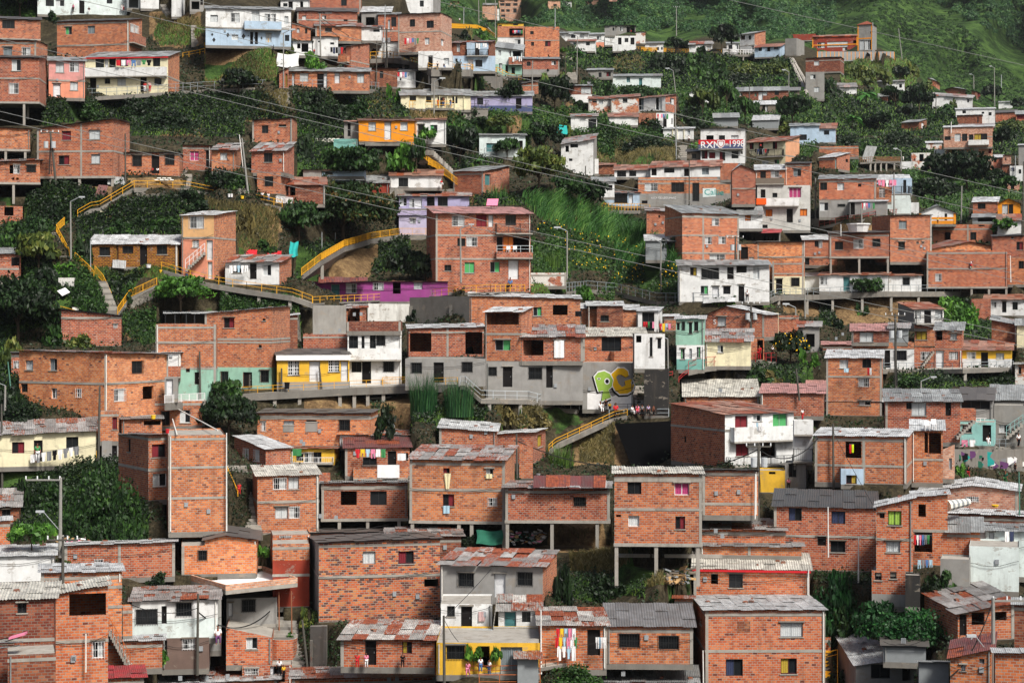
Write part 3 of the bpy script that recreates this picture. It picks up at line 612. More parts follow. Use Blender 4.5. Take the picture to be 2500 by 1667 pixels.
X sheet 1090 560 1240 700 rust|rusty sheet lying on the slope beside the yellow railed stairway
X sheet 1290 1420 1440 1510 tin|bent grey sheet leaning on the yellow mortar house
X bags 1770 450 2000 515|stack of white sandbags below the house with black window bars
X pot 1705 1490 60 40|white planter box at the yellow mortar house door
X pot 1845 1550 40 40|pale bucket with a green plant at the right end of the yellow mortar house
X pipe 1150,870 2290,770|cream|long pale pipe crossing the slope above the yellow mortar house
O 815 750 1430 lamp|pale concrete lamp post beside the yellow slatted railing
O 1042 1190 1600 met|slim grey post in front of the yellow mortar house
O 1440 -30 540 wood|dark wooden pole right of the pillar house
O 655 -60 600 tr|dark leaning utility pole with white transformer boxes before the pillar house
P 1750 430 75 red black sit|person in red sitting on the brick doorstep
P 1810 430 65 white black sit|person in white sitting beside the one in red on the doorstep
P 2145 1640 120 pink blue|person with long dark hair at the foot of the white railed stair
V tree 440 1560 440 470 yl|leafy yellow green tree at the left, in front of the steps
V bush 700 1600 420 200 lt|bright grass clump below the lamp post steps
V bush 150 1250 380 300 md|olive bush below the brick ruin
V bush 620 950 400 220 dk|dark shrub on the slope under the dark utility pole
V bush 850 740 280 180 dk|dark bush left of the rusty sheet
V bush 1350 1130 450 220 md|long grass clump above the yellow mortar house
V bush 1850 1100 450 230 md|grass covered bank left of the salmon tower house
V bush 2150 830 450 240 dk|dark shrub under the long walkway
V bush 950 1400 230 300 dk|dark dry shrub right of the lamp post
V bush 400 1150 380 330 md|olive shrub right of the brick ruin
G shrub 30 0,640 150,700 450,560 1000,560 1250,700 900,900 720,1000 560,1120 600,1560 0,1560 0,1010 290,1000 290,740 0,760
G shrub 26 1150,900 1550,700 2352,680 2352,800 2050,900 2090,1120 960,1200 900,1200 850,950
G shrub 20 850,1250 960,1250 1020,1500 1000,1566 830,1430
G grass 20 1050,1510 2100,1520 2100,1640 1050,1640
E earth 500,520 1300,500 1300,700 1000,700 600,640
E rock 1400,700 1600,680 1600,950 1420,950
E earth 1180,880 1400,850 1480,950 1250,1000
E earth 1450,480 2080,480 2080,600 1540,600
E rock 1560,620 1900,660 1900,760 1600,720
t 1 1
H 80 345 160 400 80|b|r75 Rj|w175,190,258,275|small brick house with a sloping junk strewn roof beside two poles
H 545 1000 -185 80 60|b|r10 Rk yr-210|k655,-125,730,-35 k850,-135,935,-110|top storey of the tall narrow brick house with a lopsided dark roof
H 535 920 170 415 105|b|r95 Rj dp5 f405|k678,190,777,298|middle storey of the tall narrow brick house with its own slanted sheet roof
H 600 870 420 660 130|b|nr|b685,460,783,573|lowest storey of the tall narrow brick house by the walkway
H 870 1380 560 780 0|bd|r90 Rt|o880,570,960,680 o980,580,1040,680|open porch with rust stained sheets above the lattice fence
H 1380 2110 540 650 20|rd|r90 Rm||long grey sheet roofed house behind the mango tree
H 1130 1340 390 470 0|gb|r10 Rj||low grey wall and roof above the long sheet roof
H 1350 1830 400 460 0|pb|r15 Rt|k1380,405,1470,440|pale blue concrete frame behind the umbrella shaped tree
K white 85l 820,770 1010,790|white lattice fence at the end of the yellow railed walkway
P 660 735 90 white black|child standing on the walkway, left of the pair
P 732 745 90 white blue|child in a white shirt on the walkway, right of the pair
H 1600 1770 -165 80 0|gb|r15 Rt|d1640,-150,1675,0|grey block annex at the left end of the bright orange house
H 1770 2430 -180 60 0|org|r15 Rt f55|w1880,-165,1965,-65 D2062,-163,2140,40 w2245,-165,2330,-68|bright orange single storey house with white grilles and a white door
H 2430 2770 -185 90 0|w|r15 Rt|b2450,-135,2520,10 g2590,-130,2672,-38|white cottage with a green curtained window right of the bright orange house
Y 1840,70 2240,70|th=40 w=1|ledge of grey concrete beneath the bright orange house
X bags 1260 10 1750 75|row of white sandbags left of the bright orange house
H 1480 1760 30 170 0|teal|nr||faded teal concrete wall below the sandbags
H 2125 2720 455 590 0|w|r75 Rt ms=b|k2225,475,2335,578|white house with a terracotta sheet roof beside the yellow stairs
R 2125 2960 595 640|con|grey concrete ledge wall in front of the terracotta roofed house
H 2230 3035 690 830 0|lil|r45 Rj|w2240,710,2320,800 w2352,710,2405,820 d2550,690,2640,800 D2405,700,2495,825 k2675,690,2790,800|lilac house with a roof of broken tiles and rubble
H 2230 2545 905 1140 0|lil/920/lv|r80 Rl|w2360,945,2420,1000|lavender block with a shutter at the head of the curved ramp
H 235 855 1445 1700 140|w|r85 Rj ms=b|k320,1480,420,1566 d515,1460,595,1640 w665,1475,762,1600|small white house with a rusty patchwork roof and red tarps beside the salmon tower
L 280 500 1480 5 white|white clothes drying on the small white house under the patchwork roof
X tarp 475 1300 600 1360 red|small red tarp bundle on the patchwork roof
X tarp 660 1315 880 1355 red|long red tarp on the patchwork roof
X tarp 975 1215 1070 1380 teal|teal plastic sheet hanging from the edge of the slope
Y 1110,1600 1330,1430 1600,1270 1900,1180 2235,1130 2540,1130|th=60 w=2 rail=yellow,85,b st=1345:1640|curved concrete ramp with a yellow slatted railing
X pot 278 680 30 40|white bucket planter, left one on the walkway
X pot 308 680 30 40|white bucket planter, right one on the walkway
X pot 430 700 45 35|yellow flower tub on the walkway
O 440 -20 340 white|thin white downpipe pole beside the leaning pole
O 500 20 640 con|leaning utility pole left of the tall narrow brick house
O 1345 1100 1300 met|left thin stake under the mango tree
O 1498 1105 1230 met|right thin stake under the mango tree
V umbrella 1710 560 720 520 md|umbrella shaped tree with a forked trunk above the mango tree
V tree 1600 1250 1200 720 mango|huge dark mango tree with reddish young leaves
V tree 1080 1220 500 480 md|feathery green tree at the left side of the mango tree
V bush 1150 260 220 330 dk|dark shrub right of the tall narrow brick house
V bush 2250 330 330 350 lt|tall bright grass left of the yellow stairs
V tree 2330 1700 450 430 dk|dark round tree in front of the curved ramp
V bush 450 1120 300 350 dry|dry shrub behind the brick side of the tower
V bush 680 1330 240 150 md|grass tuft above the red tarps
V bush 200 560 380 220 dk|dark bank shrub under the small brick house
G shrub 30 1060,0 1480,0 1600,170 1380,400 1070,380
G grass 26 1900,80 2352,80 2352,380 2080,380 2000,120
G shrub 20 0,430 360,420 520,560 520,600 0,560
G dry 24 0,730 850,850 830,1300 380,1340 360,900 0,830
E earth 700,820 880,860 860,1180 720,1260
E earth 1380,1480 1600,1320 1980,1250 2000,1400 1900,1600 1380,1600
E rock 380,560 500,560 520,640 400,640
G shrub 20 2000,1200 2352,1180 2352,1566 1900,1566 2000,1400
G shrub 10 1000,1250 1700,1200 1200,1450 1050,1566
t 2 1
H 800 1330 -10 240 0|wm|r20 Rm|G880,80,1010,180 d1255,50,1300,200|pale house half hidden by a small tree, with a dark doorway on its right
K grey 75b 860,210 1000,220 1250,230|short white balustrade of the pale half hidden house
H 500 845 405 690 300|b|r60 Rm yr400|T865,435,930,560|brick shed with white plaster patches and a teal side door
H 1740 2110 90 450 40|w|r70 Rj yr40|k1845,75,1935,130 o1790,110,1830,180 k1830,255,1870,285 w1770,220,1920,300|ramshackle white house with crooked tin panels on the slope
H 2040 2170 260 430 0|w|nr||white block wall stepping down in front of the ramshackle white house
H 2165 2350 330 440 0|bd|r20 Rt||small brick hut with a rusty roof right of the ramshackle house
H 2100 2352 520 700 0|w|r50 Rm|d2270,560,2330,620|small white shack over the pale blue porch
H 2210 2640 650 800 0|pb|r20 Rj|b2352,660,2500,770 D2515,670,2565,770|pale blue porch house with a grated window
Y 2210,850 2650,850 2760,860|th=40 w=2 rail=yellow,80|walkway with thin yellow rail in front of the pale blue porch
S 130,160 560,580|w=3.0|broad yellow stairway descending beside the terracotta roofed house
K yellow 60b 20,130 280,350 520,560|left yellow slatted railing of the broad stairway
K yellow 80b 215,330 300,370 670,660|right yellow slatted railing of the broad stairway
P 365 565 50 red white|person in red and white seated under the broad stairway
H 300 1390 880 1790 -105|b|f1135,1405 r75 Rp ov.5 B985,1400,1000,1105,m B985,1400,1250,1390,q|w490,912,628,1032 r765,900,885,1038 D905,905,960,1038 k1100,905,1222,1022 k548,1170,640,1262 w655,1155,775,1265 d1000,1155,1070,1320 o1195,1160,1390,1330 n1075,1150,1195,1330 k400,1475,480,1545 g632,1445,745,1570 g925,1440,1035,1562 D1135,1422,1252,1640 k215,1165,228,1265|three storey brick house with a pale pink roof and two railed balconies
X bike 1290 1100 110 70|bicycle leaning on the top balcony of the three storey house
X pink 915 765 985 808|pink plastic table lying on the roof of the three storey house
X chair 1135 1320 40 60|white plastic chair on the middle balcony, left one
X chair 1210 1322 45 50|white plastic chair on the middle balcony, right one
O 590 1060 1640 lamp2|lamp post standing before the three storey brick house
O 1808 1090 1640 lamp2|grey lamp post in the flowering hedge
O 2020 340 500 wood|short dark pole at the ramshackle house
V tree 200 100 200 200 lt|light grass and shrub at the head of the broad stairway
V tree 570 350 450 480 dk|tall dark green shrub right of the broad stairway
V tree 80 370 220 350 md|bush on the left of the broad stairway
V tree 1120 270 290 260 md|small green tree in front of the pale half hidden house
V tree 1530 220 430 380 dk|dark leafy tree left of the ramshackle white house
V tree 1480 640 620 520 yl|big spreading tree right of the brick shed, yellowish tips
V tree 1800 790 400 330 md|bright green tree above the cane bank
V tree 2070 890 420 420 dk|dark tree with a rounded crown left of the pale blue porch
V cane 1000 740 330 240 lt|bright cane clump in front of the brick shed
V tree 170 1760 360 420 dk|dark tree at the left foot of the three storey brick house
V cane 1600 1500 340 240 yl|pale grass clump right of the three storey brick house
V banana 800 330 150 130 lt|small banana plant beside the tall dark shrub
G cane 60 1250,760 1700,720 2200,900 2352,980 2352,1250 1900,1100 1500,950 1400,850
G flower 50 1480,980 1900,1080 2352,1250 2352,1566 1850,1566 1820,1300 1450,1100
G shrub 40 1400,1200 1800,1250 1850,1640 1400,1640
G shrub 30 650,680 1250,680 1400,800 800,800
G shrub 30 600,240 800,240 1100,300 480,380
G shrub 26 2110,0 2352,0 2352,300 2200,240
G dry 26 2140,180 2352,250 2352,310 2170,310
E earth 720,620 850,680 820,800 700,800
t 3 1
H 990 1500 -90 310 0|w|r10 B965,1480,35,140,sign|o1055,-10,1140,40 k1200,-10,1270,40 w1340,-10,1425,30 r1005,165,1070,260 r1088,185,1158,255 r1208,168,1272,280 b1345,170,1425,255 k1455,175,1475,205|white two storey house with a lettered red and blue sign along its balcony
H 830 985 175 260 0|wood|r25 Rk|b890,200,940,255|small grey timber hut left of the lettered house
H 1500 1965 50 325 160|cr|r55 Rt f220 ov.5 ms=sp B1505,1950,145,225,m|r1550,55,1600,150 d1655,50,1710,215 r1815,45,1870,145 g1562,278,1625,320 w1695,275,1770,320 g1835,268,1890,320|pale yellow house with a tiled roof, red curtains and a long balcony
P 1680 150 55 red black|person in red on the balcony of the pale yellow house
L 1610 1780 145 6 dark|blue and black clothes over the balcony rail of the pale yellow house
H 2020 2352 -120 100 0|pb|r30 Rm|k2125,-20,2210,45|pale blue house behind the wires right of the pale yellow house
H 0 440 390 470 0|w|r60 Rt|k30,395,135,465 k170,395,250,460 o415,370,485,450|shabby white house front with a rusty roof at the end of the dry bank
H 415 1220 360 465 0|w|r70 Rt yr345|k570,365,690,420 d800,370,860,460 l1005,365,1085,440 d425,370,485,450|row of white rooms with a dark red metal roof
H 1215 1420 310 500 0|b|nr||bare brick wall piece right of the white rooms
H 275 1345 470 800 0|b/655/gb|nr f540|w350,535,495,630 b655,530,800,640 b898,535,972,745 d315,738,380,772 k225,548,250,578|long brick and grey block house with large barred openings and painted letters
H 1350 1620 400 780 0|b|r20 pk1450,330 f600 dp6 Rw||brick side wall with a gable left of the wooden balcony
H 1620 1960 385 560 0|b|r60 Rw B1625,1950,480,545,wd|k1675,400,1740,480 w1800,395,1890,475|brick upper room with a grey wooden balcony
H 1960 2250 310 560 0|bo|r15 Rk|l2055,368,2145,460|square orange brick room on top of the white concrete house
H 1640 2250 565 1080 0|wg|nr B1640,2115,715,800,w|d1680,610,1735,705 k1815,650,1872,702 p2005,590,2145,705 n1735,840,1815,920 d1978,832,2050,990 n2130,832,2215,915 k1700,1015,1760,1055|pale concrete house with magenta and orange curtains
H 370 770 850 1120 0|b|r35 Rj yr880 dp5 f1110|k505,905,525,935 w725,955,770,1000|brick wing receding to the left of the three storey orange block
H 780 1430 880 1440 -200|bo|r90 Rm f925,1135,1340 yr895|w1123,940,1200,1028 w1038,1152,1115,1238 w1198,1148,1278,1235 w1095,1352,1270,1432|three storey orange brick block with white framed windows in the middle right
H 1430 1700 900 1060 0|w|r90 Rm|n1500,890,1568,970|white upper room with an orange curtain beside the orange brick block
H 1430 1890 1110 1200 0|o|r45 Rr name=porch_canopy|o1450,1110,1850,1190|dark planted porch under a bright red roof
H 1440 1640 1240 1440 0|b|nr|d1450,1270,1535,1410 w1545,1385,1605,1415|recessed brick entrance below the red roofed porch
H 1640 2175 1210 1640 0|bo|r10 Rk f1385|w1932,1435,2050,1505|jagged topped brick house with a white curtained window
H 2170 2560 1190 1480 0|b|r50 Rw f1390|k2300,1200,2352,1270 k2175,1400,2240,1490 w2352,1195,2385,1280|brick house under a white sheet roof, right of the jagged topped one
H 360 860 1200 1420 0|tin|r70 Rw|o600,1210,860,1400|dark open yard under a white lean-to roof left of the orange block
R 2260 2352 930 1050|con|grey wall at the edge of the red railed walkway
H 740 1780 1480 1900 0|w|r60 Rm ov.4|y870,1505,945,1600 b1000,1510,1200,1640 d1295,1500,1370,1640 o1400,1490,1520,1566 w1590,1490,1665,1640 g990,1716,1075,1811 D1125,1721,1200,1846 k1250,1721,1333,1811 d1425,1704,1492,1900|white house with a flat grey roof and barred windows below the orange brick block
S 770,110 760,260|w=2|stone steps left of the lettered house
P 855 85 100 white black|person in white at the top of the stone steps
O 708 -120 260 met|pale pole left of the stone steps
O 860 270 800 wood|dark weathered pole in front of the long brick and grey block house
O 530 1220 1640 lamp|lamp post in front of the cane bank's right end
O 1385 1150 1640 tr|utility pole with transformer boxes beside the orange brick block
O 1892 50 320 con|pole rising in front of the pale yellow house
O 2310 480 960 con|grey pole near the pale concrete house
V cane 250 1200 500 300 lt|cane thicket at the right end of the green bank
V bush 250 1080 400 160 dk|dark undergrowth above the cane thicket
V bush 920 130 130 70 lt|small bright bush by the stone steps
V tree 620 1380 170 220 dk|dark tree in the open yard
V bush 350 150 600 200 dk|dark shrub slope above the dry grass
G dry 60 0,180 700,110 720,260 300,290 0,310
G shrub 40 0,0 700,0 700,130 0,180
G cane 60 0,960 300,1130 500,1250 700,1450 740,1600 0,1500
G flower 60 0,1200 500,1350 700,1500 720,1640 0,1640
G shrub 20 2040,60 2352,100 2250,240 2100,230
t 4 1
H 0 180 240 370 170|b|r55 Rw|T165,250,205,365 k305,255,335,300|little brick house with a teal door on the weedy slope
H 0 450 110 235 0|b|nr||large bare brick wall behind the little teal doored house
H 1430 1990 -100 130 0|bp|r20 Rw B1710,1950,50,105,w|k1440,0,1510,45 w1555,-30,1625,60 k1640,-30,1700,55 k1720,-20,1770,45 y1780,-30,1930,48|brick house with a wide roof terrace and yellow curtain, upper storey
H 1460 1990 135 270 0|bp|nr f265|k1455,165,1480,235 y1490,150,1555,290 w1635,155,1690,200 w1780,138,1830,215 r1945,140,1980,200|middle storey of the roof terrace house with a white balcony bay
H 1760 2000 280 400 0|bp|nr|r1940,290,1980,335|lower storey of the roof terrace house behind the tree
H 1230 1410 75 150 0|wb|r20 Rw||tiny peeling white gabled hut left of the roof terrace house
H 1060 1280 190 380 0|wb|nr|o1150,205,1200,290|peeling white walls of an unfinished room on the hillside
H 930 1060 290 380 0|w|nr||low white wall beside the hillside terrace
Y 470,300 640,290 930,285|th=20 w=4 rail=rust,55 st=590:400,645:420,705:420,765:420,860:390|hillside terrace deck on rows of concrete pillars
X sheet 470 110 660 310 tin|large curved grey sheet leaning on the weedy slope
H 1320 1440 150 260 0|wm|nr|k1330,165,1345,210|small pale house joined to the roof terrace house
H 2000 2100 240 365 0|b|r30 Rw|k2005,260,2035,300|small brick house at the far right, left one of the hillside group
H 2110 2200 215 320 0|bp|r10 Rw|k2135,245,2150,280|pale orange small house at the far right hillside
H 2100 2250 330 500 0|bd|r10 Rk||dark brick house behind the antenna mast
H 2190 2352 340 520 0|w|nr|k2290,380,2320,430|white fronted house with laundry at the right edge
L 2195 2260 360 4 dark|small line of clothes on the white fronted house at the right edge
H 2160 2300 540 640 0|bp|nr|k2200,560,2240,610|small ruined pink block at the right edge
H 2290 2400 100 330 0|g|r15 Rw||grey house with white roof edge at the right border
H 0 650 485 720 0|bo|r45 Rm f515|k0,530,92,618 w208,535,285,620 k445,545,485,578|orange brick upper storey with a corrugated roof above the red railed walkway
H 660 830 580 755 0|b|nr|v688,592,758,705|square brick bay with a white breeze block window
H 655 1040 500 590 0|pb|r60 Rw|k755,500,840,565|pale blue upper room with pink laundry under a corrugated roof
H 830 1065 480 670 0|pb|nr B830,1060,575,660,m|k965,500,1000,650 k1020,575,1040,655|rounded pale blue house end with a small balcony
H 0 345 740 930 0|g|nr|w5,760,105,855 b215,778,298,808|grey plastered ground floor with a curtained window behind the red railing
H 345 770 750 900 0|g|r20 Rw|d350,760,410,910|grey wall with a dark doorway and laundry under a white awning
H 770 1045 680 890 0|wm|nr||pale blue grey lower wall beside the white block stack
L 480 640 765 6 mix|white and coloured laundry outside the grey wall
L 670 890 500 5 pink|pink laundry pieces strung across the pale blue upper room
H 1050 1145 760 890 0|w|nr||stack of plain white blocks between the blue house and the orange based one
H 1145 1570 880 1010 0|w/970/org|r20 pk1360,800 Rm trim=orange|b1440,880,1470,965|white gabled house with an orange base and orange framed panels
H 1765 2045 755 885 0|b|r55 Rw|k1820,770,1910,835|brick house with a thick white flat roof left of the small orange gable
H 2050 2310 775 900 0|org|r0 pk2175,715 Rm|w2100,775,2170,893 k2175,775,2228,893|small orange house with a grey gable roof and sliding glass door
H 2050 2320 970 1130 0|w|r75 Rt||little tiled roof house behind the round green tree
H 1760 2040 930 990 0|tin|r40 Rm|o1820,930,2020,980|black corrugated awning over a dark yard
H 1290 1990 1010 1230 0|b|nr f1065|o1440,1100,1510,1190 k1735,1100,1805,1190 k1830,1000,1900,1035|long brick house with white blind behind the vertical grey pole
H 1990 2352 1150 1390 0|b|r15 Rk f1380 yr1135|k2205,1155,2232,1175 r2265,1210,2352,1305|brick house with dark red laundry at the right edge
H 2160 2450 1395 1700 0|b|nr|k2290,1430,2352,1520 r2300,1430,2352,1515|ground storey brick wall with a white downpipe at the right edge
H 815 1290 910 1440 -210|b|r5 Rk f1175 yr900|l915,970,1005,1060 k908,1210,985,1300 k1115,1210,1145,1228 k1180,1212,1205,1228|tall blank brick house with one grey window standing above its neighbours
H 120 800 1115 1380 0|b|r20 Rk yr1100 f1375 st1530:120,460,790|k180,1208,275,1300 w395,1183,508,1290 b612,1175,702,1265|long brick house with white splashes on thick pillars
H -60 115 1180 1380 0|b|r50 Rw|k0,1195,32,1275|low brick house with a pale roof just left of the pillared long house
H 1265 2150 1300 1700 -240|bo|pk1740,1215 r20 Rt f1500 dp9|p1347,1322,1447,1412 k1583,1312,1652,1402 o1775,1308,1855,1392 w2025,1300,2075,1372 d1770,1510,1860,1640 k2025,1535,2075,1600|wide orange brick gabled house with a violet curtain, where a figure in red hangs
X doll 1745 1455 40 70|small red clothed figure hanging beneath an open window
Y 0,1040 250,985 480,960 650,920 1000,890|th=35 w=2 rail=red,60|red railed walkway curving in front of the grey plastered houses
E earth 80,1030 600,1010 600,1110 240,1110
E earth 140,1390 780,1390 780,1560 140,1560
E earth 840,1440 1000,1440 1000,1560 840,1560
X tub 320 1000 580 1100|large white plastic bath tub lying on the bank
V tree 1450 520 480 330 dk|dark tree clump below the peeling white walls
V tree 1700 640 620 460 dk|broad dark tree in the middle of the right side
V tree 1880 500 220 240 dk|dark bush beside the roof terrace house
V tree 1330 800 500 330 dk|shadowed tree mass above the orange based gabled house
V tree 2150 1140 330 200 lt|round green tree in front of the tiled little house
V tree 2000 600 300 230 dk|dark tree right of the broad dark tree
V tree 2150 650 250 200 md|olive tree near the ruined pink block
V bush 550 260 250 250 md|tall green grass left of the terrace deck
V bush 250 100 500 160 dk|dark bushes above the bare brick wall
V bush 900 130 500 230 dk|dark bushes behind the hillside terrace
V tree 2100 160 260 280 dk|dark tree at the far right above the small houses
G shrub 40 0,30 1400,30 1250,300 900,290 450,200 200,110
G shrub 50 940,400 1300,380 1900,400 2352,560 2352,740 1740,700 1700,1000 1150,800 1070,500
G shrub 20 200,240 460,230 440,420 200,420
G shrub 20 1980,0 2352,0 2352,250 2000,200
O 1215 1140 1640 con|vertical grey pole in front of the wide orange gabled house
O 1630 570 1000 con|dark utility pole left of the brick house with thick white roof
O 860 420 890 con|thin grey pole in front of the pale blue upper room
O 490 770 1080 con|short grey pole at the red railed walkway
O 940 170 400 lamp|lamp pole standing on the hillside terrace
O 2250 220 480 met|thin antenna mast at the far right
O 2335 290 1100 wood|dark pole at the right border
O 2200 1370 1640 white|white downpipe at the right edge brick wall
O 250 1010 1110 white|short white post at the earthen gap
P 825 285 50 orange black|person in orange on the hillside terrace
P 965 280 55 white white|person in white at the end of the hillside terrace
P 1097 290 40 orange black|person in orange by the peeling walls
P 1360 1005 40 yel black|child in yellow before the orange based gabled house
t 0 2
H -50 215 -80 75 0|b|nr st190:10||brick corner on a white pillar above the big dark tree at the left edge
R 670 850 40 170|white|whitewashed wall fragment in the bushes
X card 655 170 805 265|white panel lying on the bush slope
K yellow 90b 1090,10 1180,110 1280,320|slatted yellow railing coming down to the steps
Y 1350,480 1480,290 1800,140|th=60 w=1.5 rail=yellow,85,b|kinked concrete ramp with a slatted yellow railing at the left
S 1100,100 1240,460|w=2.2|long flight of grey steps in the weeds at the left
K yellow 50 600,370 720,390 900,440 960,450|thin yellow railing behind the brick house below the big dark tree
R 830 1080 390 450|white|low white wall below the weedy bank
H 705 1395 415 840 -90|b|r12 Rk yr490 f520|w1305,590,1345,630|blank brick house with grey concrete columns and a dark sloping roof edge, left
H 1790 2480 590 1560 0|b/840/b/1110/mint|nr f800,1095|k2135,1100,2180,1140 d2235,1140,2300,1280|lower storeys under the metal roof terrace
H 1900 2480 470 760 0|o|r25 Rw col=1860,1890,2010,2140,2235 dp5 B1900,2480,640,745,rd|o1910,540,2400,640|open roof terrace with a dark red balustrade under a thin white roof
H 2352 3120 470 1330 210|b/1085/mint|r12 Rw yr400 f765,800 dp7|r2570,515,2690,632 k3015,525,3050,550 k2445,845,2500,868 k2970,825,3005,862 b2535,1130,2620,1255 d2790,1140,2895,1330 b2990,1120,3085,1255 w2352,520,2380,740|large brick house over a mint green ground floor with a black doorway
H 1200 1930 925 1900 -980|bo|r30 Rj yr935 f1275 dp10|b1515,1010,1645,1155 w1310,1330,1438,1475 o1640,1300,1765,1450 w290,1005,380,1115 l568,985,655,1120 k240,1275,318,1370 w588,1325,655,1445 w875,1330,935,1430|big L shaped brick house whose long shaded left side recedes, at the left
H 1760 2075 920 1195 0|w|r20 Rw B1780,2075,1075,1195,b|k1810,950,1930,1090|white recessed corner room behind a brick parapet of the big brick house
H 1890 2040 1200 1440 0|g|nr|D1900,1220,1985,1410|grey door bay below the brick parapet at the left
Y 1890,1500 2352,1470|th=80 w=3 rail=white,95,b|brick deck with a white balustrade beside the big brick house
H 130 235 915 1200 0|b|r10 Rk|w160,1010,215,1095|narrow brick annex with a tiny window at the far left of the big brick house
O 135 1020 1390 green|green leaning pipe at the far left brick annex
O 1065 1130 1640 org|thin orange pipe standing before the big brick house
O 1140 1300 1640 wood|short green grey pole before the big brick house
O 55 1295 1640 lamp2|lamp post in the bushes at the left edge
O 2300 900 1400 wood|dark pole wrapped in cables before the mint green floor
V tree 220 800 900 760 dk|huge dark green tree at the left edge
V bush 650 830 420 380 md|tall grass tuft before the column framed blank house
V bush 900 850 330 190 yl|yellow green grass at the foot of the column framed blank house
V tree 2080 430 620 400 lt|round light green tree above the metal roof terrace
V bush 1000 420 500 350 md|long grass bank left of the grey steps
V bush 560 160 300 300 dk|dark bush under the white pillar at the left edge
V bush 90 1100 300 450 yl|yellowish weeds at the left edge below the huge tree
V bush 100 1600 400 400 dk|dark weeds at the left edge by the lamp post
V bush 1450 330 260 260 md|weeds between the two yellow railings
G shrub 26 0,0 1050,0 1200,300 1180,450 720,400 600,560 0,800
G shrub 20 1180,0 1700,0 1450,280 1300,300
G shrub 18 1400,500 1790,450 1780,820 1650,830 1420,700
G shrub 26 0,780 220,830 130,1000 330,1500 0,1640
E rock 1480,300 1800,150 1800,300 1500,420
E earth 1420,720 1600,560 1760,700 1650,800
t 1 2
Y -500,-40 0,110 480,190 1000,265 1235,350|th=60 w=2 rail=yellow,85 st=250:440,620:410,975:490|descending concrete viaduct on three round pillars beside the magenta house
X pipe 350,345 1230,415|grey|large grey pipe hanging under the descending viaduct
H 1005 2790 105 330 0|mag|r10 Rt|T1450,130,1550,355 w1625,120,1742,238 w1935,110,2050,200 w2400,90,2500,190 o2160,60,2250,240|long magenta house with a dark blue door and yellow railing
X sheet 1300 50 1860 120 rust|rust striped sheet canopy of the magenta house
Y 1240,350 2300,300 2620,270|th=18 w=1.8 rail=yellow,75|path with a yellow railing in front of the magenta house
R 1240 1620 370 710|block|tall retaining wall of grey concrete blocks
R 1870 2352 335 560|white|patchy white retaining wall behind the brick rooftop
R 2352 3040 270 560|con|grey stained retaining wall with a dark hollow in it
H 980 1065 490 900 0|bd|r15 Rw yr480||narrow dark brick slice beside the brick house over the mint floor
H 1130 1630 705 880 0|b|nr||blank brick garden wall behind the yellow house roof
H 1540 1640 770 920 0|bd|r60 Rj||small brick shed at the left of the white balcony house
H 830 1660 940 1340 0|yel/1250/g|r70 Rk trim=white|v955,1010,1085,1175 D1200,1015,1325,1250 v1420,1005,1545,1135 D1562,1015,1645,1250|yellow single storey house with a white fascia, grilled windows and two white doors
H 1625 1855 405 570 0|b|r40 Rj|o1640,410,1780,565|roofless looking brick stair hut full of rubble on top of the white balcony house
H 1630 2250 560 670 0|bd|nr||brick parapet with grey beam crowning the white balcony house
H 1640 2260 670 1300 0|w|nr B1640,2255,870,1000,w|k1648,725,1760,870 k1800,725,1835,868 b1968,718,2070,835 k1895,715,1965,870 k1685,1022,1800,1142 d1805,1018,1910,1268 b2050,1018,2172,1138|white house with an enclosed balcony beside the yellow house
Y 0,1390 430,1390 1660,1320 2240,1300 2900,1280|th=85 w=2.2 rail=yellow,80 st=800:1566,1085:1566,1550:1566,1715:1566,1870:1566,2050:1566|stained concrete walkway on pillars under the mint, yellow and white houses
X pipe 500,1520 2150,1430|white|long white sewer pipe under the stained walkway
X bin 915 1255 975 1330|dark grey bin beside the yellow house wall
K gold 100b 2040,1300 2250,1295 2352,1290|brighter yellow slatted gate rail before the white balcony house
O 880 1095 1355 wood|thin dark post left of the yellow house's first grille
O 1345 1070 1330 wood|thin dark leaning post between the yellow house's door and grille
O 512 1165 1380 wood|thin post in front of the black doorway
V tree 260 1640 420 420 md|bright leafed tree before the mint green ground floor
V bush 2250 560 220 200 dk|dark weeds on the white retaining wall
V bush 2352 560 200 160 dk|weeds under the stained retaining wall's left end
G shrub 20 0,180 1230,360 1230,420 980,470 0,440
E rock 1000,410 1240,410 1240,700 1060,780
E earth 1150,1440 2350,1400 2350,1640 1150,1640
t 2 2
Y 0,300 600,240 930,220 1680,215|th=14 w=1.8 rail=yellow,80|path with a yellow railing below the three storey house
P 1155 195 150 blue black sit|person in a blue shirt sitting on the steps of the three storey house
H -10 850 640 960 0|b|r45 Rw f685 yr625|o0,690,250,905 o640,680,850,935|brick upper floor with two big dark unglazed openings
H -50 870 985 1300 0|g|nr|b18,1030,138,1152 d275,1028,392,1260 b600,1022,720,1140|grey plaster ground floor behind the cane clumps
H 690 1960 265 620 0|b|r40 Rw yr300 dp5|g1420,395,1515,495 o1645,370,1815,485 k1943,330,2035,480|brick upper house with black and red trousers hung on its wall
L 1895 1975 440 1 dark|black and red striped trousers hanging on the brick upper house
H 865 1280 450 1015 125|b|r55 Rw f705 dp3|o870,450,1255,595 g978,770,1158,893|projecting brick bay with a cluttered open loggia under a white roof
H 1285 1990 740 1015 0|b|r140 Rj f760|o1305,770,1538,948 c1658,775,1780,925|brick storey with a large open window and a knotted white curtain
H 1990 2720 730 1015 0|bo|r100 Rb|k2205,725,2430,900|brick corner storey with a wide dark window under rippled cement sheets
H 880 1990 1020 1470 0|g|nr|b900,1080,998,1180 d1070,1078,1180,1310 b1368,1082,1518,1222 d1568,1060,1645,1318|long grey plastered base storey with two black doors
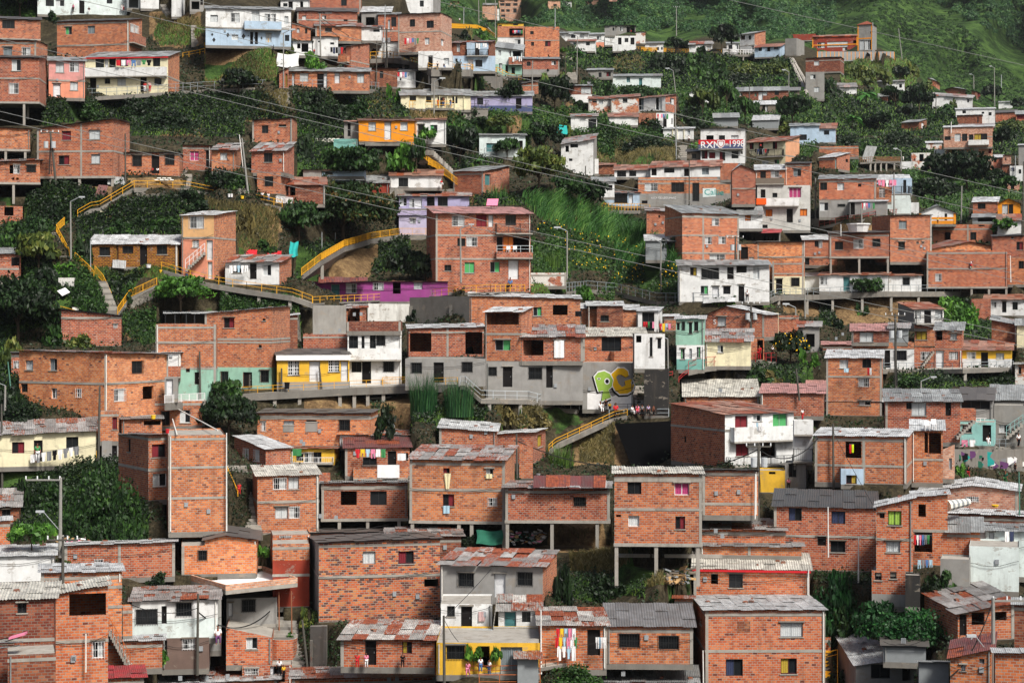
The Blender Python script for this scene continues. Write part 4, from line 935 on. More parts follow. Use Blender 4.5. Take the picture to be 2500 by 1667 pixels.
H 1985 2570 1030 1566 0|g|nr ms=b||grey wall with the painted letters R and G in green and yellow
H 2045 2450 380 640 0|bd|r50 Rw|o2050,370,2150,620 k2192,488,2288,558|shaded dark brick room behind the rippled cement sheets
Y 580,1290 640,1290 820,1450 1370,1460 1750,1555 1950,1570|th=50 w=2.2 rail=ltgrey,100 st=915:1640,1270:1640|grey footpath with a light metal railing below the long grey base storey
Y 1800,215 2060,190 2352,215 2840,330 3370,330|th=50 w=1.5 rail=grey,100|walkway with a grey pipe railing on the bank below the flowers
H 1300 1800 -1 150 0|wb|nr||old brick wall pieces in the shrubs beside the grey pipe railing
O 2015 1290 1640 wood|dark post in front of the painted letters
P 2190 1600 130 white white|person in white sitting below the painted letter R
P 2255 1590 150 black black|person in black standing below the painted letter R
P 2300 1600 120 yellow black|person in a yellow shirt below the painted letter R
V cane 160 1640 420 560 dkl|tall dark green cane clump, left one
V cane 570 1640 440 480 dkl|tall dark green cane clump, right one
V bush 1960 290 320 180 lt|round bright bush at the start of the grey pipe railing
V bush 60 580 180 200 dk|dark weeds at the left foot of the stained retaining wall
G grass 20 1400,120 1800,130 1800,230 1400,230
G dry 20 1000,1500 1700,1560 1700,1640 1000,1640
G shrub 16 2350,60 2500,100 2352,200 2352,330 2150,290
t 3 2
H -400 275 410 620 0|b|r60 Rw yr430||brick wall under the white sheet roof left of the red laundry
H 270 500 440 680 50|w|r50 Rw|k318,455,458,670|white corner house with a laundry filled opening
L 330 460 560 5 red|red and green clothes hanging in the opening of the white corner house
L 515 650 580 4 bright|bright red and yellow sheets hung over a roof edge
H 230 580 700 1100 0|w|nr|k405,740,438,960 k495,750,537,870 o250,720,310,800|white ground floors at the corner with tall dark door
X balc -50 900 370 1010|curved brick balcony at the end of the brick corner storey
H 570 720 500 660 0|b|r25 Rw||brick wall strip between the red sheets and the mint green house
H 705 1030 530 830 0|mint|r35 Rw|k712,575,750,658 b775,560,808,660 k855,570,892,697 k915,560,963,670|mint green upper house with dark windows
H 715 1035 830 1110 0|w/990/teal|nr|g762,870,808,992 w860,870,890,990 g945,850,990,975|white ground floor with blue green shutters behind the red railing
H 1040 1140 520 700 0|tin|nr||grey sheet wall strip right of the mint green house
H 1050 1720 480 740 160|b|pk1290,385 r5 Rw dp7 f490|w1182,505,1282,610|brick gabled house with a painted white mark, behind the cream house
H 1800 1885 460 720 0|cr|nr|k1815,465,1865,630|cream balcony end of the brick gabled house
H 1370 1720 750 1000 0|b|nr|o1640,770,1720,1000|brick ground floor with a dark passage under the gabled house
H 1045 1565 795 1070 0|cr|r150 Rj ms=cr|w1185,832,1250,915|cream cottage with a rust patched roof and a small white window
H 1880 2115 490 680 0|b|nr||low brick wall right of the gabled house
H 2110 2352 620 900 0|g|r60 Rj|o2200,700,2300,850|tumbledown sheds behind the round tree with yellow blossoms
Y 850,1125 1060,1080 1560,1030 1860,1020|th=55 w=2 rail=dred,110|walkway slab with a dark red railing before the cream cottage
K dred 70 355,1140 500,1170 670,1130|short dark red railing at the black fence
K dred 60 740,1200 790,1150 850,1110|sloping dark red handrail joining the walkway
P 1665 1000 170 red red|person in a long red outfit on the walkway
P 1815 940 80 white black|person in a white cap leaning on the dark red railing
P 1525 330 140 white black|person standing by the white house above the gabled roof
Y 865,110 1230,115|th=12 w=1.2 rail=grey,90|left balcony of the white ground floor
Y 1250,105 1580,100|th=12 w=1 rail=dark,80|right balcony with black curly railing and laundry
Y 1020,330 1580,335 1760,310 1880,260 2352,250 3100,215 3980,215|th=60 w=2 rail=grey,80 st=1890:400,2215:520,2510:600,2850:560,3180:560,3490:340|long walkway on tall pillars along the white row at the right
X sheet 1020 280 1390 350 white|flat pale canopy sheets before the white ground floor
H 1815 2175 -130 245 0|bo/40/cr|f10 nr|d1855,70,1930,245 b2030,55,2125,155|orange brick over a cream ground storey with a black door
H 2180 2352 40 200 0|w|r40 Rm||plain white end of the long white row
H 340 620 1110 1640 0|dk|nr name=fence|k500,1300,520,1566|black stained corrugated fence beside the stair alley
H 800 1660 1420 1500 0|b|r200 Rb dp9||long low house seen mostly as a wide white corrugated roof
H 1680 2400 1380 1640 0|b|r110 Rp dp8||brick house under a broad dusty pink sheet roof
V tree 2020 1060 440 400 dkf|round dark tree with yellow blossoms
V bush 2240 1080 240 250 lt|green tree leaning out right of the round dark tree
V bush 1650 1260 420 220 md|overgrown bank under the dark red railed walkway
V bush 1470 890 130 110 lt|potted shrubs on the cream cottage terrace
V bush 1800 1290 240 170 dry|dry grass tuft above the dusty pink roof
O 1395 -90 345 con|pale concrete pole before the white ground floor
O 620 760 1300 lamp|dark concrete pole at the black fence
O 1565 340 1000 tr|grey utility pole before the brick gabled house
O 2190 180 520 con|slim grey pole on the long walkway
O 2085 400 680 lamp2|lamp on a bent pole right of the gabled house
O 2125 1100 1420 wood|black leaning pole above the dusty pink roof
O 535 -30 240 wood|pole rising from the flowering bank
E rock 880,1140 1500,1120 1500,1210 900,1210
E earth 1900,330 2352,330 2352,500 1950,470
G shrub 20 1500,1080 1900,1080 2352,1100 2352,1270 1700,1290
G shrub 15 1100,350 1700,350 1850,400 1250,380
G flower 50 0,-30 740,-30 760,230 500,230 240,150 0,110
P 265 1640 110 red black|person in red among those sitting at the wall below the mural
P 320 1640 130 grey black|person in grey beside the one in red below the mural
P 390 1640 130 lilac black|person in a lilac shirt at the iron rail
P 450 1640 120 brown black|bare armed person in brown at the iron rail
P 15 1640 150 red black|person in red sitting below the painted letter G
Y -300,1566 620,1566|th=30 w=3 rail=dark,60|landing with an iron rail below the mural
S 300,1300 450,1566|w=3|wide stair alley with iron railings beside the mural
t 4 2
H 0 790 30 215 0|w|r35 Rt|w0,45,90,138 T275,45,352,212 w465,35,552,128|white row house with a dark green door on the pillared walkway
H 800 1175 35 215 0|w|r30 Rt|b960,55,1040,145|white row house with a single dark window on the pillared walkway
H 1235 2160 -250 160 0|bo|nr st240:1750,1950,2150|w1335,10,1405,100|orange brick storey above the pillared walkway's end
P 1400 220 115 brown white|person in dark red and white walking at the end of the long walkway
H 1895 2400 310 490 0|w|r60 Rt ms=b|w1980,335,2035,400 d2100,330,2150,455 k2220,335,2280,425|white house with a rusty roof above the stepped brick wall at the right
H 1750 1970 300 560 0|b|nr|| stepped brick end wall of the white house at the right
H 1090 1430 420 635 -185|w/585/b|r80 Rt B1095,1430,520,585,m|w1095,435,1165,535 d1205,432,1285,580 w1330,432,1415,530|little white upper room with a rust edged roof and balcony
H 1095 1325 645 840 0|b|nr|y1112,655,1238,768|brick storey with a yellow wooden window
H 1330 1640 660 870 0|b|r90 Rm|o1330,650,1415,775 w1505,697,1580,768|brick room with a small white framed window right of the yellow wooden one
H 1090 1330 860 1100 0|b|nr|w1170,905,1270,1005|brick ground room behind a concrete outside stair
H 1325 1640 880 1110 0|b|nr|D1325,890,1430,1090 v1490,905,1595,1000|brick ground room with a wide white door and a breeze block window
X stair 1320,900 1180,1080|w=0.9|small concrete outside stair between two brick ground rooms
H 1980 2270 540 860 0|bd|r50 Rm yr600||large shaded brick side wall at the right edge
H 2270 2400 600 855 0|cr|r80 Rm||cream wall at the right edge beside the shaded brick wall
H 1640 2210 890 1110 0|yel/990/w|r110 Rt f885|w1700,910,1795,990 d1858,912,1940,1090 w2030,920,2125,1000|yellow and white house with a heavily rusted sheet roof at the right
Y 730,1110 1180,1110 1650,1105 2230,1085|th=50 w=2 rail=grey,75 st=1680:1300|walkway slab before the yellow and white house on one pillar
H 370 800 670 800 0|bd|r85 Rp|w465,682,620,795|brick house with a salmon pink corrugated roof and a wide curtained window
H 390 1090 800 870 0|b|nr||white flecked brick parapet terrace under the salmon roofed house
H 730 1090 880 1110 0|w|nr|d730,885,815,1090 b858,890,1003,1003|white ground floor with a tall black opening under the brick parapet
H 40 390 825 890 0|bd|r35 Rp||low brick room with a small pink roof at the left of the salmon roofed house
H 800 1020 640 800 0|tin|r60 Rj||grey tin partition with a leaning sheet beside the salmon roofed house
H 80 720 980 1640 0|b|r95 Rw f1195|w235,995,332,1095 k495,990,597,1092 w455,1210,572,1308 w455,1470,590,1520|three storey brick house with a wavy grey roof and coloured rags at its windows
L 280 340 1095 1 blue|pale blue towel hanging out of a window of the wavy roofed house
L 550 605 1090 2 mix|pink and green rags hanging out of a window of the wavy roofed house
H 90 800 1480 1640 0|o|r110 Rw name=terrace_canopy col=100,455,790|o110,1490,700,1566|roof terrace shaded by a large flat white canopy with orange posts
H -150 420 1400 1560 0|b|r160 Rp||brick terrace house with white and pink roof planes beside the canopy
H 760 1620 1480 1950 0|b|r140 Rm|k1000,1490,1060,1566 w1060,1480,1230,1640 d1450,1475,1515,1640|long brick row house under grey sheets behind the concrete utility pole
H 1620 1990 1460 1900 0|g|r140 Rk|k1630,1470,1960,1566|grey house with a dark slate coloured roof right of the long grey sheets
H 1990 2400 1460 1900 0|gb|r170 Rm|w2105,1490,2200,1640|grey block house with patched pale roof sheets at the right edge
H 2250 2400 1050 1280 0|wb|r20 Rm|k2290,1080,2320,1160|stained white and red house at the right edge
V tree 560 330 400 280 md|bush growing on the pillared walkway of the white row
V bush 500 470 160 150 md|small shrub hanging under the pillared walkway
V bush 200 640 200 150 dk|dark shrub above the salmon roofed house
V bush 1640 700 560 420 lt|bright green slope beside the little white upper room
V bush 1500 500 400 250 lt|light grass slope under the brick storey pillars
V bush 2080 1290 350 170 dk|dark shrubs under the rusted roof house
V bush 1000 1320 500 180 md|low green bank under the walkway slab
O 885 470 1566 tr|tall pale utility pole with transformers before the wavy roofed brick house
O 1170 1245 1340 lamp|round white lamp head over the grey roofs
X dish 930 470 45 25|white lamp dish over the salmon roofed house
E earth 150,280 1350,250 1340,560 150,600
G shrub 30 1350,270 1700,290 1980,560 1980,760 1640,760 1450,560
G shrub 20 730,1180 1650,1180 2250,1130 2250,1280 1500,1330 730,1320
E earth 1700,1200 2000,1200 2000,1290 1700,1290
G shrub 12 0,280 150,280 200,600 0,600
t 0 3
H -80 1105 300 640 0|cr|r150 Rj yr245 dp5|r138,375,280,505 d388,355,490,600 k760,315,900,455|cream single storey house with laundry on its yellow railing at the left
Y -60,690 150,680 1105,560|th=30 w=1.8 rail=yellow,85,b|yellow railed ledge in front of the cream single storey house
L 345 910 430 9 grey|long slanting line of grey and white clothes before the cream house
P 430 605 220 tealp white|person in a teal top and white shorts at the cream house door
H 1170 1360 360 620 0|g|nr|d1285,415,1365,570|grey plastered ground room with a dark door right of the cream house
H 1150 1360 30 365 0|b|nr|r1290,90,1350,230|shaded brick room above the grey plastered ground room
H 1180 2352 -90 200 0|b|nr|w2065,10,2185,155 k1850,20,1950,200|brick rear wing with a barred window behind the rooftop with the yellow tub
H 1705 1935 300 1045 -345|b|r12 Rj f340,700 dp7|r1745,400,1905,550 w1755,735,1915,885 k1460,340,1500,490|brick stair tower with a red curtained window and a white curtained one below it
H 1400 1860 110 320 0|b|r40 Rm|o1650,130,1860,180|rooftop brick room with a leaning metal roof on the stair tower
H 1935 2590 290 1400 0|b|nr f660,1010 dp8||tall blank brick face with three concrete beams in the left foreground
X tub 1730 65 1790 110 yellow|yellow plastic tub on the rooftop wall of the stair tower
X tub 1900 225 1945 275 red|red plastic crate on the rooftop slab
X mast 1980,110 2030,280|slanted white post standing on the rooftop slab
X pipe 2050,0 2500,240|white|long thin white pole slanting across the rooftop
H -200 220 1110 1300 0|bd|r200 Rj|k20,1150,120,1230|dark shack with a slate roof at the left edge
H -200 115 1290 1900 0|bo|r50 Rw||orange brick corner at the left edge below the dark shack
O 690 780 1640 tpole|grey street pole with a horizontal crossarm and a lamp on a bent arm
O 25 -60 900 wood|slim greenish pole at the left edge before the cream house
O 1130 -70 560 wood|green grey pole at the right end of the yellow railed ledge
V bush 1100 1480 1000 950 mdb|very large bank of tall weeds beneath the cream house
V bush 1450 1500 560 620 md|tall weeds against the stair tower
V bush 600 1200 500 400 md|weeds left of the crossarm pole
V tree 370 1640 480 360 lt|round bright green tree in the lower left
V bush 280 1200 300 500 dk|dark vegetation under the yellow railed ledge
V bush 200 130 500 260 dk|dark plants above the cream house at the left
G shrub 30 0,690 1100,600 1330,560 1640,1000 1760,1440 900,1440 200,1440 60,1000
G shrub 20 150,0 480,0 450,150 100,160
X debris 600 1440 1050 1520|heap of scattered litter at the foot of the weeds
t 1 3
H 600 1900 45 420 90|bo|r45 Rk f105 dp5|b1540,120,1665,245 w905,130,1025,180 k1165,125,1285,145 w650,140,695,250|broad orange brick house with grey block filled windows under the sewer pipe walkway
H 700 985 455 640 -360|b|r150 Rw|w445,450,505,580 w565,465,630,600|shaded brick house with a curled white sheet on its roof
H 985 1490 455 640 60|yel|r30 Rt B985,1480,590,620,wr|w1140,490,1240,610 k1245,490,1340,610 k1050,510,1130,590|small yellow balcony room with a white balustrade and hanging green cloth
L 1000 1110 450 1 green|green cloth hung at the yellow balcony room
H 1610 2352 440 760 0|b|r120 Rr2 B1705,2330,680,790,b|k1815,550,1975,640 d2100,480,2200,640 k2290,500,2352,590|brick house with a dark red roof and a lace cloth hung from its balcony
L 1725 2080 455 6 bright|coloured laundry line under the dark red roof
L 2205 2310 505 1 white|white towel pinned under the dark red roof
L 1960 2235 635 1 lace|large white lace cloth hanging over the balcony parapet
H 605 1310 765 1420 -55|b|r118 Rb f1070 ms=b dp4|w790,783,935,922 w960,778,1080,915 w808,1118,955,1255 w970,1115,1085,1252|two storey brick house with a cream rippled cement roof and paired windows on both storeys
H 1310 1440 740 850 0|b|nr|k1380,710,1395,760 k1407,700,1420,745|brick side end of the rippled roof house
H 780 1210 1440 1900 0|b|nr|w865,1450,990,1640|lower brick storey under the rippled roof house, blue framed window
H 1340 2330 850 1255 0|b|r22 Rm f910 st1370:1545,1870,2230|o1562,938,1745,1100 k1900,938,2090,1100|brick house with two wide dark openings on short round piers
S 260,650 440,1440|w=3.2|long dark stairway climbing between two tall brick houses
K yellow 60b 250,700 380,1000|yellow slatted rail in the dark stairway
O 250 270 1340 white|white drain pipe down the corner of the tall blank brick face
P 395 980 110 red red|person partly hidden in shadow on the dark stairway
H 0 600 1500 1900 0|bo|r110 Rk pk240,1450||brick house under a dark grey slate roof in the left foreground
H 1220 2100 1410 1500 0|b|r50 Rk||brick wall under dark rippled sheets below the round piers
V tree 280 340 620 500 dkb|dark leafy tree standing left of the broad orange brick house
V bush 2050 300 250 350 dk|dark shrub right of the broad orange brick house
G shrub 20 1900,0 2352,0 2352,180 2030,200 1930,300
G dry 20 2100,0 2352,0 2352,180 2100,180
t 2 3
H -800 -20 300 420 0|w|r60 Rj||cluttered grey roof behind the dark red one
H 340 990 210 500 0|b|r100 Rw yr260 dp6||brick attic room under a wide pale metal roof
H 985 1415 285 620 145|b|r45 Rw yr265|y1470,290,1525,430|brick house with a boarded window in its side at the foot of the yellow stairs
H 0 1095 590 1285 110|b|r170 Rj f930 dp7 st1500:30,565,710,1085|r385,675,460,735 w875,680,960,760 r380,975,512,1112 w905,1015,1000,1112|long two storey brick house with a junk covered roof and a red curtain
H 1260 1415 430 790 0|b|nr yr400||orange brick parapet wall behind the dark pole
H 1100 2300 905 1270 0|b|r80 Rj f945 st1640:1120,1635,2155|b1885,1005,2025,1115 k1200,965,1225,985|brick house with a scorched barred window on tall grey pillars
O 1235 280 745 wood|dark pole standing on the roof terrace before the brick attic room
X dish 1155 545 80 60|grey satellite dish on the junk covered roof
X tub 1250 805 1285 840 red|red bucket on the roof terrace
X tub 1455 735 1500 830 grey|small grey block stand on the roof terrace
X sheet 1420 760 2250 900 rust|dark red fallen sheets across the pillar house roof
X sheet 1500 815 2245 900 white|long white sheet laid on the pillar house roof
X tarp 770 1390 1070 1550 green|dark green tarp among the pillars
X debris 1140 1400 1560 1540|heap of rubbish under the tall grey pillars
H -250 590 1470 1900 0|bd|r110 Rj||low shed with broken rusty sheets before the pillars
Y 1600,480 1680,410 2352,100 2500,70|th=55 w=1.6 rail=yellow,75|concrete stairway with a yellow railing rising to the mural landing
V cane 1740 660 400 290 md|dark grass tuft under the yellow railed stairway to the landing
V bush 1150 150 330 220 dry|dry yellow grass under the grey footpath
V bush 1450 200 400 260 dry|brown grass slope left of the yellow railed stairway
V bush 700 1560 250 140 dk|dark weeds beside the dark green tarp
G dry 40 960,0 1900,0 2000,130 1700,300 1600,180 1150,180
G shrub 12 0,0 900,0 800,180 0,180
E earth 1900,330 2352,180 2352,650 1900,650
E earth 1300,1250 2352,1290 2352,1600 1300,1600
G dry 15 1950,300 2352,200 2352,640 1950,640
t 3 3
X curtain 0 130 700 660|huge black plastic sheet covering the slope below the mural landing
Y -60,95 625,85|th=30 w=3 rail=ltgrey,90|landing deck with a light rail above the huge black sheet
P 205 60 110 white white|person in white seated on the landing
P 265 50 110 pink pink|person in pink seated on the landing
H 1270 2060 60 670 -620|w/640/w|r130 Rt f245 ms=b dp9 B1325,2060,215,380,w B1280,2050,560,660,m|r1385,75,1530,222 w1595,65,1690,140 r1395,395,1545,535 g1820,50,1985,200 o1680,350,1860,560 k795,305,825,380|white house with long solid balconies, a brick side wall and rusty striped roof
L 1580 1700 150 5 white|small clothes drying on the upper white balcony
H 2060 2280 130 640 0|w|nr B2060,2280,130,290,w B2050,2280,460,600,m|k2010,300,2100,430 o2010,30,2100,140|right wing of the white balcony house with angled parapets
P 2160 120 130 white red|person in white leaning on the white parapet
H 1670 1960 700 950 0|yel|nr|k1775,715,1850,745|bright yellow wall under the white balcony house
H 1960 2200 610 900 0|g|nr|d1950,700,2000,900 k2000,620,2090,780|grey lower room with a barred window beside the bright yellow wall
P 2000 920 100 pink black|person in a pink top in the dark doorway by the yellow wall
H 0 1005 740 1540 0|b|r75 Rb f820,1150 dp5 st1900:10,480,960 X|k150,835,310,975 p690,845,860,985 w160,1222,285,1345 r700,1228,812,1375 o20,1208,75,1235|two storey brick house with speckled bricks standing on tall thin pillars
X beam 10,1680 1240,1690|horizontal concrete tie beam between the tall thin pillars
H 1010 1650 700 1220 0|b|r10 Rk f750,1090||speckled blank brick house under a black roof edge beside the dark pole
H 990 1965 1390 1900 0|bo|r130 Rj f1430||narrow strip of brick under white stones weighted sheets
O 1650 400 1220 tr|dark green utility pole with wires by the white balcony house
O 1615 740 1200 white|thin pale blue pipe on the speckled blank brick house
E earth 1050,100 1200,200 1150,640 900,640
E earth -400,150 0,150 200,640 -400,640
t 4 3
H -50 1005 320 860 60|b|r90 Rw f345,660|o300,370,485,560 k20,10,60,20|brick house with a wide opening where a yellow green garment hangs, under a white roof
L 345 400 400 2 neon|red and neon yellow garments hanging in the wide opening
H 250 510 680 860 0|pb|nr|y310,755,432,855|pale blue room with a yellow framed window under the wide opening
H 1060 1420 240 840 0|b|r120 Rw f575|o1210,265,1250,500 o1260,270,1400,510|brick terrace house with a recessed shady corner, white chairs on its roof
H 1355 1545 500 800 0|bp|yr420 nr|k1390,620,1410,760 w1435,590,1460,730 w1490,560,1525,690|tapered pale brick wing at the walkway corner
H 1430 1580 190 360 0|w|nr|k1450,195,1475,280|small white wall at the top of the concrete stair
X chair 1240 200 60 90|white plastic chair on the roof terrace, left one
X chair 1320 200 60 60|white plastic chair on the roof terrace, right one
H 1570 2010 150 420 0|teal2|nr|k1645,180,1750,265 d1875,180,1975,370|turquoise ground floor with a man seated at its doorway
H 2010 2352 -50 420 0|gb|nr|w2065,175,2180,270|grey block wall with a turquoise framed window
H 1600 1800 0 130 0|b|nr||brick upper room left of the white balustrade
H 1300 1600 -60 120 0|b|nr|k1400,-20,1460,20|brick upper room above the flowering shrub
X stair 1790,130 1580,330|w=0.9|outside concrete stair beside the turquoise floor
X stair 2340,170 2150,330|w=0.9 rail=tealr|turquoise metal stair with thin handrails
K white 80 1800,100 2000,105|white railing above the turquoise ground floor
Y 1540,430 2000,440 2352,440 2500,440|th=30 w=2 rail=grey,100|walkway over the painted wall at the right
R 1550 2500 460 680|art|retaining wall painted with green and dark abstract sprays
P 1940 410 110 white white sit|person in white sitting at the turquoise ground floor
P 2290 430 160 white black|person in a white shirt and black shorts walking on the walkway at the right
L 1540 1800 350 3 pink|pink and white towels on the walkway rail
P 2250 730 120 black black|person in a black jersey by the stairs under the painted wall
P 2140 880 180 dgreen green|person in dark clothes with green shorts on the lower path
P 1715 780 90 black red|small dark figure beside the green weeds at the painted wall
H 1150 2280 940 1300 0|bp|r100 Rw pk1760,880|w1690,1000,1830,1060|long gabled brick house under a pale draped sheet roof
H 1480 2352 1190 1400 0|bd|r60 Rw yr1230||dark brick house edge under pale overlapping sheets at the right
X roll 1470 1020 1720 1140|rolled striped tarp bundle on the roof between two houses
H -520 655 1110 1860 0|b|r200 Rd f1470 yr1140 dp7 X|B140,1170,300,1315 B-350,1130,-200,1280 d-20,1460,80,1566 k130,1510,300,1640|big two storey brick house with blue curtained windows under a dark grey tile roof
H 655 1075 1120 1860 0|bo|yr1030 r60 Rw f1500 dp8|L790,1165,945,1330 k695,1190,750,1250 w770,1510,930,1640|bright orange brick face with lime green curtains
H 1075 1475 1005 1790 0|bo|r60 Rw yr985 f1400 dp8|o1140,1090,1225,1235 o1075,1410,1300,1640|orange brick corner house with laundry in a deep balcony opening
L 1085 1300 1440 7 mix|bundles of laundry in the deep balcony opening at the right
H 1470 1850 1400 1900 0|bo|r170 Rm||orange brick block under a broad grey slab roof
H 1720 2400 1390 1900 0|wm|r90 Rm|D1810,1400,1910,1566 r1905,1400,1950,1640 D1950,1410,2010,1640|white house with a red door jamb and hanging plants at the right
L 2130 2240 1400 2 navy|white shirts hanging on the white house at the right
O 165 170 850 wood|dark pole with tangled cables before the wide opening
O 2300 720 1160 green|green grey pole at the right before the painted wall
O 105 1120 1640 white|white downpipe on the big two storey brick house
O 450 1460 1950 white|second white pipe lower on the big two storey brick house
V bush 1230 120 420 110 yl|flowering shrub above the terrace chairs
V bush 1630 780 170 170 lt|bright weeds in the corner by the painted wall
X tub 1980 1095 2060 1120 yellow|yellow disc lying on the overlapping sheets
t 0 4
H -150 620 130 420 0|w|r130 Rw||pale slab roofed ruin with broken edges in the lower left
H 740 2010 0 380 0|b|yr-40 r40 Rw dp6|w1090,155,1180,215 o905,170,935,205|long brick house with a sloped grey roof behind the crossarm pole
H 2085 2940 0 330 0|bo|nr|b2275,50,2375,170|brick wall with a small lace curtained window under the dark slate roof
H 470 1400 310 1040 0|bo|r100 Rw yr300|o560,390,640,410|upper brick block with a bent sheet edge in the lower left
H 620 1240 560 1600 0|bo|yr450 r90 Rb f1080 dp8 ms=bd|o795,500,1220,800 w1065,1090,1190,1290|lower left brick house with an open unglazed balcony and a small white window
H -250 620 630 1700 0|bd|r190 Rb dp7 f1100|k200,655,305,770|shaded brick front with stepped corners under the great white corrugated roof
H 90 640 1230 1900 0|bd|nr||low brick terrace block at the bottom left corner
H 1240 1400 420 1040 0|bo|nr f700||plain brick edge of the upper block with a concrete beam
X bundle 0 1000 260 1190|heap of boards with a pink cloth on the brick terrace at the bottom left
X stair 1250,980 1500,1450|w=1.2 rail=rusto|little outside stair with orange brown handrails
H 1410 1520 700 1030 0|b|nr||narrow brick strip at the left of the black grilled window
H 1515 2500 640 1080 0|w/850/wm|r160 Rj|b1560,725,1805,905 b2020,650,2200,810 d1855,690,1915,895|worn white upper floor with heavy black window grilles
H 1860 2400 1060 1420 0|gbr|nr|w2100,1050,2235,1190 d1870,1080,1920,1220|mottled brown brick ground floor behind the cable covered pole
H 1150 1860 1090 1400 0|b|r70 Rw||pale sheet roofed lean-to above the flowering bush
O 720 -100 410 wood|continuation of the crossarm pole
O 2265 550 1420 wood|grey pole loaded with cables before the mottled brown wall
V bush 830 290 220 140 yl|bush with orange flowers behind the corrugated roof
V bush 1800 440 260 160 dk|small dark bush beside the pink parapet
V tree 1700 1600 440 440 ltf|round flowering bush with yellow blossoms near the bottom left
V bush 1530 1200 260 120 lt|grass tuft beside the orange brown handrails
H 400 1650 1560 1800 0|b|r140 Rr||dark red sheet roof at the bottom edge, left
H 1850 3200 1560 1800 0|b|r150 Rj||white and rusty sheet roof at the bottom edge beside the flowering bush
X pipe 985,1010 985,1450|white|thin white pipe bending down the lower left brick house
t 1 4
X terrace -430 300 1070 590|white topped roof terrace with a pink brick parapet all round
H 250 830 590 1300 0|g|nr|b425,590,580,760 D262,655,320,810|grey plaster house with a barred window below the pink parapet terrace
H -430 190 590 1200 0|g|nr|o0,610,50,670|shaded grey recess at the left below the pink parapet terrace
H 245 770 940 1360 30|bo|nr yr1050|w475,1000,605,1185|jagged brick balcony block with a cut out window near the bottom left
X balc 770 1050 1060 1280|rounded brick balcony carrying flower pots
H 430 1000 1360 1800 0|b|nr|w465,1405,610,1480 D750,1320,795,1500 o795,1300,920,1566|brick ground room with a white door and people standing at it
P 855 1490 200 white black|person in a white sports vest with the number 4, seen from behind
P 905 1520 130 yellow black|person in a yellow and black top beside the one in the white vest
P 150 1120 210 white purple sit|person in a white shirt and purple skirt sitting on the dark steps
P 1245 1370 100 dgreen black|person in green by the grey weathered wall
P 1752 1400 90 red red|child in red standing below the rusty striped roof
P 1855 1400 60 pink white|small child in pink by the doorway under the rusty striped roof
P 2272 1400 60 black black|head of a dark haired person at the far end under the rusty striped roof
S 860,820 1100,1450|w=3.2|dark steep stairs between the grey plaster house and the leaning post
O 1185 850 1400 wood|leaning mossy post beside the dark steep stairs
O 855 530 1020 rusto|thin rusty post supporting the terrace, left one
O 1000 520 1010 rusto|thin rusty post supporting the terrace, right one
H 780 1200 -20 700 0|b/170/rd|nr||narrow dark red painted wall in the stair alley
H 1310 2700 -40 870 -110|bs|r70 Rk f365 yr-90 dp8 ms=gb|w1815,65,1960,208 r2225,60,2400,205 o2520,380,2700,470|big speckled brick house with a maroon curtained window in the lower middle
R 1210 1400 910 1400|con|weathered grey wall right of the leaning mossy post
H 1560 2640 1080 1400 100|b|r220 Rs|d1840,1080,1970,1370 y2265,1100,2380,1240|long low brick house under a rust striped corrugated roof
H 1000 2650 1500 1800 0|b|r130 Rj||grey sheet roof with stones at the bottom edge, middle
H -500 830 1540 1800 0|b|r130 Rw||white sheet roof with rust lines at the bottom edge
V tree 660 190 140 180 ltp|bright yellow green potted plant on a balcony
V bush 1200 900 220 230 yl|olive plant hanging beside the dark alley
V bush 950 300 160 180 dk|dark plant in the stair alley above the pink parapet terrace
V bush 990 1070 130 90 lt|green plants along the rounded brick balcony
V bush 1390 1290 130 250 dk|dark plants at the corner of the rust striped house
X pot 800 1040 30 40|yellow bottle on the rounded balcony table
t 2 4
H 350 1530 250 680 160|g|r195 Rj f665 dp6 ms=b|b555,310,735,470 b1235,300,1410,460 D970,320,1100,590|grey plastered upper house with two grilled windows and a brick side wall, bottom centre
H 360 945 665 1060 0|w|nr|k430,690,520,810 d590,695,718,970|white ground floor with a dark door and a striped towel, bottom centre
H 1020 1480 740 1050 0|w/930/yw|r175 Rs|T1085,740,1225,930 k1290,750,1390,878 o1085,930,1250,1030|white room with a navy door under a rust patched sheet roof
X stair 1000,600 960,940|w=1.2|narrow outside stair between the two white ground floors
Y 290,1060 945,1065|th=70 w=2.5 rail=ltgrey,100|left balcony with a light railing over the yellow ground floor
Y 945,1045 1490,1045|th=50 w=2.2 rail=ltgrey,110|right balcony with a light railing over the yellow ground floor
H 310 1495 1110 1480 0|yel|nr|b425,1140,630,1305 o780,1150,920,1400 l1045,1160,1295,1450|yellow ground floor with a dark gate and a blue grey shutter
H 1240 1480 1290 1700 0|tin|r75 Rj||small grey tin hut with a rusty top at the bottom centre
H 1500 2262 915 1420 0|b|r210 Rs yr920|d2040,960,2190,1260 b1800,940,1890,1050|brick house hung full of clothes under a rust streaked corrugated roof
L 1680 1910 945 5 bright|upper row of grey, green and pink shirts on the brick wall
L 1670 1930 1045 6 bright|middle row of violet and green clothes on the brick wall
L 1690 1910 1150 4 white|lower row of white clothes on the brick wall
L 2135 2260 1045 6 white|bunch of white shirts hanging right of the brown door
Y 1490,1400 1560,1390 2250,1280|th=40 w=1.6 rail=rusto,85|red brown railed ramp below the brick house hung with clothes
Y 300,1480 1040,1480 1500,1470|th=60 w=1.8 rail=rusto,100|path with an orange railing before the yellow ground floor
Y 800,1640 1500,1640|th=30 w=1.5 rail=rusto,160|lower orange railed landing at the bottom centre
P 670 1500 150 pink pink|girl in a pink outfit walking on the orange railed path
P 815 1450 100 white blue|person in white beside the thin tree trunk
P 915 1480 110 white blue|person in white overalls at the orange railing
